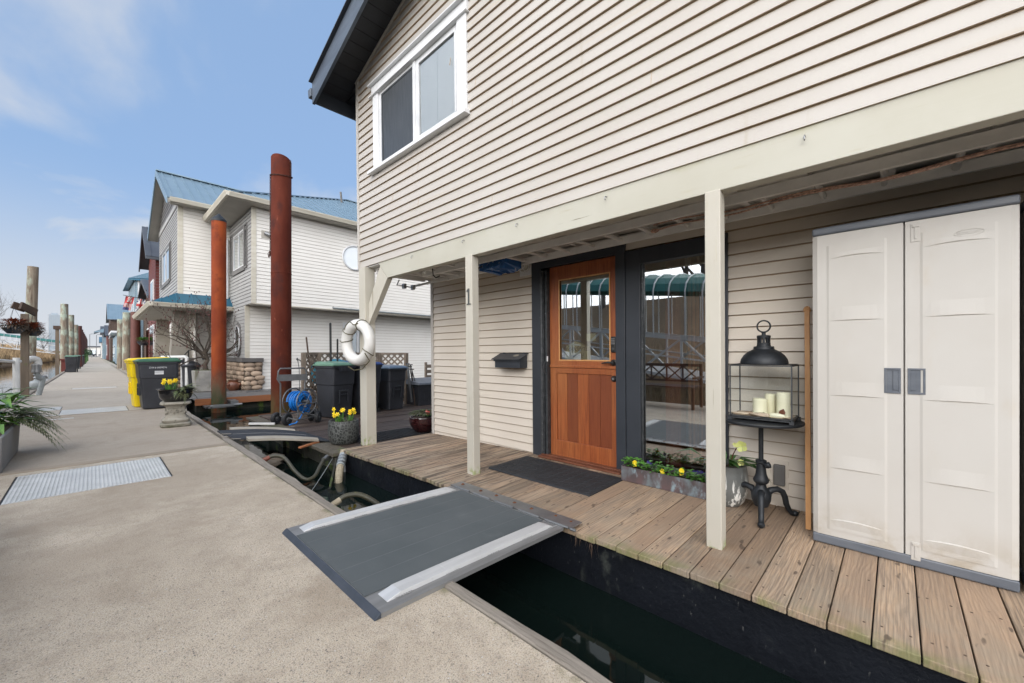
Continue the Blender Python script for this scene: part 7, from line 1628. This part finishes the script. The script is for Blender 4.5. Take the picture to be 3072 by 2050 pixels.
m = MB(); m.tube([(-1.38, 16.45, -.2), (-1.38, 16.45, 1.10)], .065, 14); m.build('post', 'pvc_white', t, smooth=True)
m = MB(); m.tube([(-1.34, 16.7, 1.0), (-1.42, 16.5, 1.0), (-1.66, 14.9, 1.06), (-2.0, 12.5, 1.08)], .04, 12); m.build('rail', 'pvc_white', t, smooth=True)
def tpile(label, x, y, r, h, mat_='timber_pile', lean=(0, 0), group='timber piles along the dock', nm='timber_pile', cat='timber pile'):
    m = MB(); P = [(x + lean[0] * k, y + lean[1] * k, -2 + (h + 2) * k) for k in (0, .3, .6, 1)]; m.tube(P, [r * 1.05, r * 1.02, r, r * .92], 16); return solo(m, nm, mat_, label, cat, group=group, smooth=True, loc=(x, y, WZ))
tpile('thick tall weathered timber pile behind the near wooden post', -1.73, 23.5, .155, 4.48, lean=(.16, 0))
tpile('tallest flat topped timber pile left of the far black bins', -1.466, 44, .215, 4.85)
tpile('shorter timber pile right behind the tallest one', -1.18, 46, .17, 4.2)
tpile('third timber pile in the row with a box on it', -1.0, 49, .15, 3.6)
for k in range(8): tpile('dark red steel pile, number %s of the receding row from the front' % ['one', 'two', 'three', 'four', 'five', 'six', 'seven', 'eight'][k], (-.914, -.935, -.94, -.923, -.914, -.90, -.904, -.912)[k], (53.9, 61.9, 69.4, 75, 81.8, 88, 95.5, 101.9)[k], .22, 3.75, 'rust_dark', group='dark red piles receding along the left edge', nm='steel_pile', cat='steel pile')
tpile('brown weathered timber pile rising behind the yellow bin', 1.72, 41, .26, 4.25)
tpile('pale green timber pile left of the brown one behind the yellow bin', 1.55, 45.5, .24, 4.0)
tpile('dark brown steel pile beside the porch of the cream house', 2.1, 39.5, .28, 4.2, 'rust_dark', group='dark piles by the houses', nm='steel_pile', cat='steel pile')
# meter and pipes
t = T('gas_meter', 'grey gas meter with brass fittings on the left dock edge', 'gas meter', (-1.28, 19.2, 0))
m = MB(); m.lathe([(.10, .10), (.15, .14), (.16, .22), (.16, .30), (.13, .35), (.06, .38), (.05, .42)], (-1.22, 19.2, 0), 16); m.build('meter_body', 'pvc_grey', t, smooth=True)
m = MB(); m.lathe([(.04, .42), (.07, .46), (.04, .50), (.07, .56), (.03, .60), (.06, .66), (.05, .72), (0, .74)], (-1.22, 19.2, 0), 12); m.tube([(-1.22, 19.2, .5), (-1.02, 19.25, .48), (-1.0, 19.25, .42)], .03, 8); m.tube([(-1.22, 19.2, .2), (-1.4, 19.1, .15), (-1.7, 19, .15)], .03, 8); m.build('valve', 'galv', t, smooth=True)
t = T('gooseneck_pipe', 'white and grey gooseneck pipe beside the gas meter', 'pipe', (-1.3, 17.9, 0))
m = MB(); m.tube(sp([(-1.32, 17.8, .98), (-1.22, 17.8, 1.06), (-1.12, 17.85, 1.02), (-1.10, 17.86, .88)]), .085, 12); m.build('elbow', 'pvc_white', t, smooth=True)
m = MB(); m.lathe([(.10, .66), (.105, .72), (.09, .80), (.105, .86), (.10, .90)], (-1.13, 17.86, 0), 14); m.build('coupling', 'galv', t, smooth=True)
m = MB(); m.tube(sp([(-1.13, 17.86, .66), (-1.08, 17.9, .50), (-1.02, 17.95, .45), (-1.10, 17.95, .0)]), .06, 10); m.build('grey_pipe', 'pvc_grey', t, smooth=True)
# red chest and clutter near far bins
m = MB(); m.box(-1.5, -1.15, 40.5, 42, 0, .75); m.box(-1.55, -1.1, 40.4, 42.1, .75, .85); solo(m, 'red_box', 'red_siding', 'dark red box behind the nearest far black bin', 'box')
for i, (x, y) in enumerate(((-.9, 70), (-.9, 82), (-.85, 95))):
    m = MB()
    for k in range(240): a = rng.uniform(0, 6.28); m.leaf((x + rng.gauss(0, .35), y + rng.gauss(0, .5), 1.3 + rng.gauss(0, .25)), (math.cos(a), math.sin(a), rng.uniform(-.3, 1)), .3, .12)
    m.box(x - .3, x + .3, y - .4, y + .4, 0, 1.15)
    solo(m, 'potted_shrub', 'leaf_green', ['nearest', 'middle', 'farthest'][i] + ' green potted shrub past the far black bins', 'shrub', group='potted shrubs far along the dock')
# ================================================================== houses beyond
def simple_house(label, x0, x1, y0, y1, zb, wall, roofm, ridge, along='x', over=.4, wins=(), pitchz=None, trim='white_paint', face_wins=()):
    t = T('float_house', label, 'house', (x0, y0, 0), group='float houses beyond the cream house')
    m = MB(); siding(m, '-x', x0, y0, y1, 0, zb, .15, .015); siding(m, '-y', y0, x0, x1, 0, zb, .15, .015)
    m.box(x0 + .01, x1, y0 + .01, y1, -.5, zb); 
    yc_ = (y0 + y1) / 2
    if along == 'x': m.prism([(y0 + .01, zb), (y1, zb), (yc_, ridge - .1)], 'x', x0 + .01, x1)
    m.build('wall', [wall, 'groove_grey'], t)
    m = MB()
    if along == 'x':
        k = (ridge - zb) / (yc_ - y0)
        metal_roof(m, [(x0 - over, y0 - over, zb - over * k + .1), (x1, y0 - over, zb - over * k + .1), (x1, yc_, ridge + .1), (x0 - over, yc_, ridge + .1)], (0, 1, k), .4); metal_roof(m, [(x0 - over, y1 + over, zb - over * k + .1), (x1, y1 + over, zb - over * k + .1), (x1, yc_, ridge + .1), (x0 - over, yc_, ridge + .1)], (0, -1, k), .4)
    else:
        metal_roof(m, [(x0 - over, y0 - over, zb), (x0 - over, y1 + over, zb), (x1, y1 + over, ridge), (x1, y0 - over, ridge)], (1, 0, .5), .4)
        m.hexa([(x0 - over, y0 - over, zb - .12), (x1, y0 - over, zb - .12), (x1, y0 - over + .03, zb - .12), (x0 - over, y0 - over + .03, zb - .12), (x0 - over, y0 - over, zb), (x1, y0 - over, ridge), (x1, y0 - over + .03, ridge), (x0 - over, y0 - over + .03, zb)])
    m.build('roof', roofm, t)
    if along == 'x':
        m = MB(); m.prism([(y0 - over, zb - over * k - .08), (y0 - over, zb - over * k + .06), (yc_, ridge + .06), (y1 + over, zb - over * k + .06), (y1 + over, zb - over * k - .08), (yc_, ridge - .10)], 'x', x0 - over, x0 - over + .05); m.box(x0 - over, x1, y0 - over - .1, y0 - over, zb - over * k - .06, zb - over * k + .06); m.build('roof_trim', 'dark_roof', t)
    for (a, b, c, d_) in face_wins:
        m = MB(); m.box(x0 - .05, x0 + .02, a - .1, b + .1, c - .1, d_ + .1); w_ = m.build('window', trim, t); m = MB(); m.box(x0 - .06, x0 - .051, a, b, c, d_); m.build('pane', 'glass_dark', w_)
    for (a, b, c, d_) in wins:
        m = MB(); m.box(a - .1, b + .1, y0 - .05, y0 + .02, c - .1, d_ + .1); w_ = m.build('window', trim, t); m = MB(); m.box(a, b, y0 - .06, y0 - .051, c, d_); m.build('pane', 'glass_dark', w_)
    m = MB(); m.box(x0 - .25, x1, y0 - .5, y1 + .3, -.5, .0); m.build('float_base', 'mossy_hull', t)
    return t
simple_house('dark red sided house with a dark metal gable roof just past the cream house', 2.15, 12, 26.6, 30.2, 6.2, 'red_siding', 'dark_roof', 7.75, face_wins=((27.4, 28.6, 3.6, 4.9), (27.2, 28.9, .9, 2.6)))
t = simple_house('pale blue grey house with a teal metal roof behind the red one', 2.30, 12, 43.5, 52, 7.1, 'blue_siding', 'teal_roof', 8.0, along='y', wins=((2.7, 3.6, .8, 2.4),), face_wins=((45, 46.5, 4, 5.5), (48, 50, 4, 5.5)))
m = MB(); m.tube([(2.5, 43.42, 0), (2.5, 43.42, 7.0)], .06, 8); m.build('downspout', 'vinyl_white', t)
t = simple_house('dark brown house with a white framed glass front past the red house', 2.55, 11, 31.5, 40, 4.6, 'brown_wood_dark', 'dark_roof', 6.0, wins=((2.75, 3.3, .7, 2.8),), face_wins=((32.2, 33.6, .7, 2.8), (35, 37, .7, 2.8)))
t = simple_house('blue and white house with a railed balcony on the right side of the dock', 2.3, 10, 84, 96, 3.9, 'blue_siding', 'dark_roof', 5.2, along='y', face_wins=((86, 88, .6, 2.5), (91, 94, .8, 2.4)))
m = MB(); m.box(1.55, 3.4, 72, 83.9, 3.9, 4.15); bl = m.build('balcony', 'white_paint', t)
m = MB(); m.box(1.52, 1.58, 72, 83.9, 5.15, 5.25); m.box(1.55, 3.4, 71.97, 72.03, 5.15, 5.25)
for i in range(25): m.box(1.53, 1.57, 72 + i * .48, 72.05 + i * .48, 4.15, 5.15)
for i in range(9): m.box(1.6 + i * .2, 1.64 + i * .2, 71.98, 72.02, 4.15, 5.15)
m.build('balcony_rail', 'brown_wood_dark', bl)
m = MB(); m.box(2.2, 3.4, 74, 83.9, -.2, 3.9); m.build('porch_room', 'blue_siding', t)
simple_house('tall reddish brown house with a grey gable roof behind the balcony', 2.1, 12, 100, 112, 7.4, 'brown_wood_dark', 'blue_roof', 10.4, face_wins=((102, 105, 4.2, 6), (107, 110, 4.2, 6)))
simple_house('low red house with white trim further along the dock', 2.0, 10, 116, 128, 5, 'red_siding', 'dark_roof', 7.2, face_wins=((118, 120, 1, 3), (123, 126, 1, 3)))
simple_house('blue grey house with a steep slanted roof over the dock edge', 1.6, 10, 132, 146, 6.2, 'blue_siding', 'blue_roof', 11.5, along='y', over=1.5)
simple_house('dark house beyond the slanted roof', 1.7, 10, 150, 162, 6.6, 'brown_wood_dark', 'dark_roof', 8.6, face_wins=((152, 155, 1, 3),))
simple_house('small pale house near the far end of the dock', 1.6, 10, 168, 180, 4.6, 'cream_siding', 'teal_roof', 6.2, face_wins=((170, 173, 1, 3),))
# shore building and cars at the dock's end
t = T('shore_building', 'long low pale building at the far end of the dock', 'building', (0, 262, 0))
m = MB(); m.box(-9, 14, 262, 272, -.5, 4.2); m.build('wall', 'cream_siding', t); m = MB(); m.box(-9.4, 14.4, 261.6, 272.4, 4.2, 4.7); m.build('roof', 'dark_roof', t)
m = MB()
for i in range(6): m.box(-8 + i * 3.4, -6 + i * 3.4, 261.93, 261.99, .6, 3); 
m.build('window', 'glass_dark', t)
def car(x, y, lb):
    t = T('parked_car', lb, 'car', (x, y, .15), group='cars parked at the end of the dock')
    m = MB(); m.prism([(x - 2.1, .45), (x + 2.1, .45), (x + 2.1, .95), (x + 1.3, 1.05), (x - 1.4, 1.05), (x - 2.1, .9)], 'y', y - .85, y + .85); m.build('body', 'car_dark', t, bevel=.08)
    m = MB(); m.prism([(x - 1.2, 1.05), (x + 1.1, 1.05), (x + .6, 1.55), (x - .8, 1.55)], 'y', y - .75, y + .75); m.build('cabin', 'glass_dark', t, bevel=.06)
    for sx in (-1.3, 1.3):
        for sy in (-.8, .8):
            m = MB(); m.tube([(x + sx, y + sy - .1, .48), (x + sx, y + sy + .1, .48)], .33, 14); m.build('wheel', 'rubber_black', t)
car(-1.2, 250, 'dark car parked at the end of the dock, left one of the pair'); car(3.6, 252, 'dark car parked at the end of the dock, right one of the pair')
# towers
t = T('glass_tower', 'pale glass high rise tower far beyond the piles', 'tower', (-22.2, 500, 0))
m = MB(); m.box(-25.3, -19.0, 500, 509, -1, 33.4); m.box(-24.0, -20.5, 502, 507, 33.4, 34.9); m.build('tower_body', 'tower_glass', t)
m = MB()
for i in range(34): m.box(-25.36, -18.94, 499.94, 509.05, i * .98, i * .98 + .14)
for i in range(7): m.box(-25.3 + i * 1.0, -25.18 + i * 1.0, 499.9, 500, 0, 33.4)
m.build('floor_bands', 'tower_pale', t)
m = MB(); m.box(-6.1, -3.9, 620, 626, -1, 16)
for i in range(16): m.box(-6.15, -3.85, 619.9, 620, i, i + .25)
solo(m, 'small_tower', 'tower_pale', 'small distant tower just right of the red piles', 'tower')
# trees on the bank
def bare_tree(x, y, h, label, seed, z=1.5):
    global rng
    sv = rng; rng = random.Random(seed); t = T('bare_tree', label, 'tree', (x, y, z), group='bare trees on the river bank')
    m = MB(); m.tube([(x, y, z), (x + .1, y, z + h * .2), (x, y, z + h * .4)], [h * .022, h * .018, h * .014], 7); m.build('trunk', 'bark_grey', t)
    m = MB()
    for k in range(11):
        a = rng.uniform(0, 6.28); branch(m, (x, y, z + h * rng.uniform(.18, .42)), (math.cos(a), math.sin(a), rng.uniform(.6, 1.8)), h * rng.uniform(.35, .55), h * .009, 3, None, .22, .4)
    m.build('branches', 'bark_grey', t); rng = sv
bare_tree(-9.6, 62, 6.5, 'wide bare tree at the left edge of the photo', 5, .6); bare_tree(-12.5, 105, 9.5, 'bare tree between the left edge and the tall pile', 9, 1.)
bare_tree(-17, 8, 9, 'bare tree on the bank across from the porch, nearest the camera', 12, 2.2); bare_tree(-15.5, 3.5, 8, 'bare tree on the bank across from the porch, second one', 14, 2.2); bare_tree(-14.5, 13, 9, 'bare tree on the bank across from the porch, third one', 15, 2.2)
for k_, (x_, y_) in enumerate(((-19, 5), (-20, 10), (-18, -1), (-21, 15))): bare_tree(x_, y_, 8.5, ['first', 'second', 'third', 'fourth'][k_] + ' bare tree of the back row on the bank across from the porch', 31 + k_, 3.6)
bare_tree(-13.5, 240, 9, 'small far bare tree at the foot of the glass tower', 21, .5)
# evergreen hedge line far left
# gangways
def gangway(label, p, q, w_=1.6, roof=True, hh=2.3, tr=1.05, pitch=1.2, arch=.55, hr=.022):
    p, q = Vector(p), Vector(q); t = T('covered_gangway', label, 'gangway', tuple(p), group='covered gangways'); u = (q - p); L_ = u.length; u.normalize(); s = u.cross(Vector((0, 0, 1))).normalized() * w_ / 2; V = Vector((0, 0, 1)); n = int(L_ / pitch)
    m = MB(); m.bar(p, q, w_, .08); m.build('walkway', 'galv', t)
    for sg in (-1, 1):
        m = MB(); a, b = p + s * sg, q + s * sg; m.bar(a, b, .09); m.bar(a + V * tr, b + V * tr, .09); m.bar(a + V * tr * .5, b + V * tr * .5, .04)
        for i in range(n + 1):
            c = a.lerp(b, i / n); m.bar(c, c + V * tr, .055)
            if i < n: d_ = a.lerp(b, (i + 1) / n); (m.bar(c, d_ + V * tr, .05) if i % 2 else m.bar(c + V * tr, d_, .05))
        m.build('truss_side', 'truss_white', t)
    if roof:
        m = MB(); k = 8; nn = max(2, n * 2)
        for i in range(nn):
            c0, c1 = p.lerp(q, i / nn), p.lerp(q, (i + 1) / nn)
            for j in range(k):
                A0, A1 = math.pi * j / k, math.pi * (j + 1) / k
                f = lambda c, A: c + s * 1.15 * math.cos(A) + V * (hh + arch * math.sin(A))
                m.q(f(c0, A0), f(c1, A0), f(c1, A1), f(c0, A1))
        for c in (p, q): m.q(*[f(c, math.pi * j / k) for j in range(k + 1)])
        m.build('canopy', 'canopy_green', t)
        m = MB(); nh = int(L_ / .45)
        for i in range(nh + 1):
            c = p.lerp(q, i / nh); m.tube([c + s * 1.17 + V * tr] + [c + s * 1.17 * math.cos(math.pi * j / 8) + V * (hh + (arch + .02) * math.sin(math.pi * j / 8)) for j in range(9)] + [c - s * 1.17 + V * tr], hr, 5)
        m.build('hoops', 'truss_white', t)
gangway('white truss gangway with a teal canopy across the water at the left', (-17, 75, 3.5), (-2.6, 75, 1.15), 1.8, hh=1.35, tr=.95, arch=.3, hr=.012)
gangway('covered gangway with a green canopy over white trusses, reflected in the windows', (-3.9, -1.0, -.2), (-5.2, 15.5, 1.7), 1.7)
m = MB()
for i in range(60):
    y = 62 + i * 2.0; m.box(-7.2, -7.1, y, y + 1.9, .2, 1.4)
solo(m, 'bank_fence', 'timber_post', 'long low wooden fence along the foot of the bank', 'fence') if False else None
# street lamps at the far end
for i, (x, y, lb) in enumerate(((-1.0, 235, 'tall thin lamp post at the far end of the dock, left one'), (.9, 240, 'tall thin lamp post at the far end of the dock, right one'))):
    m = MB(); m.tube([(x, y, 0), (x, y, 9), (x + .6, y, 9.3)], .09, 6); m.box(x + .4, x + 1.1, y - .15, y + .15, 9.2, 9.35); solo(m, 'street_lamp', 'grey_metal', lb, 'street lamp', group='lamp posts at the end of the dock')
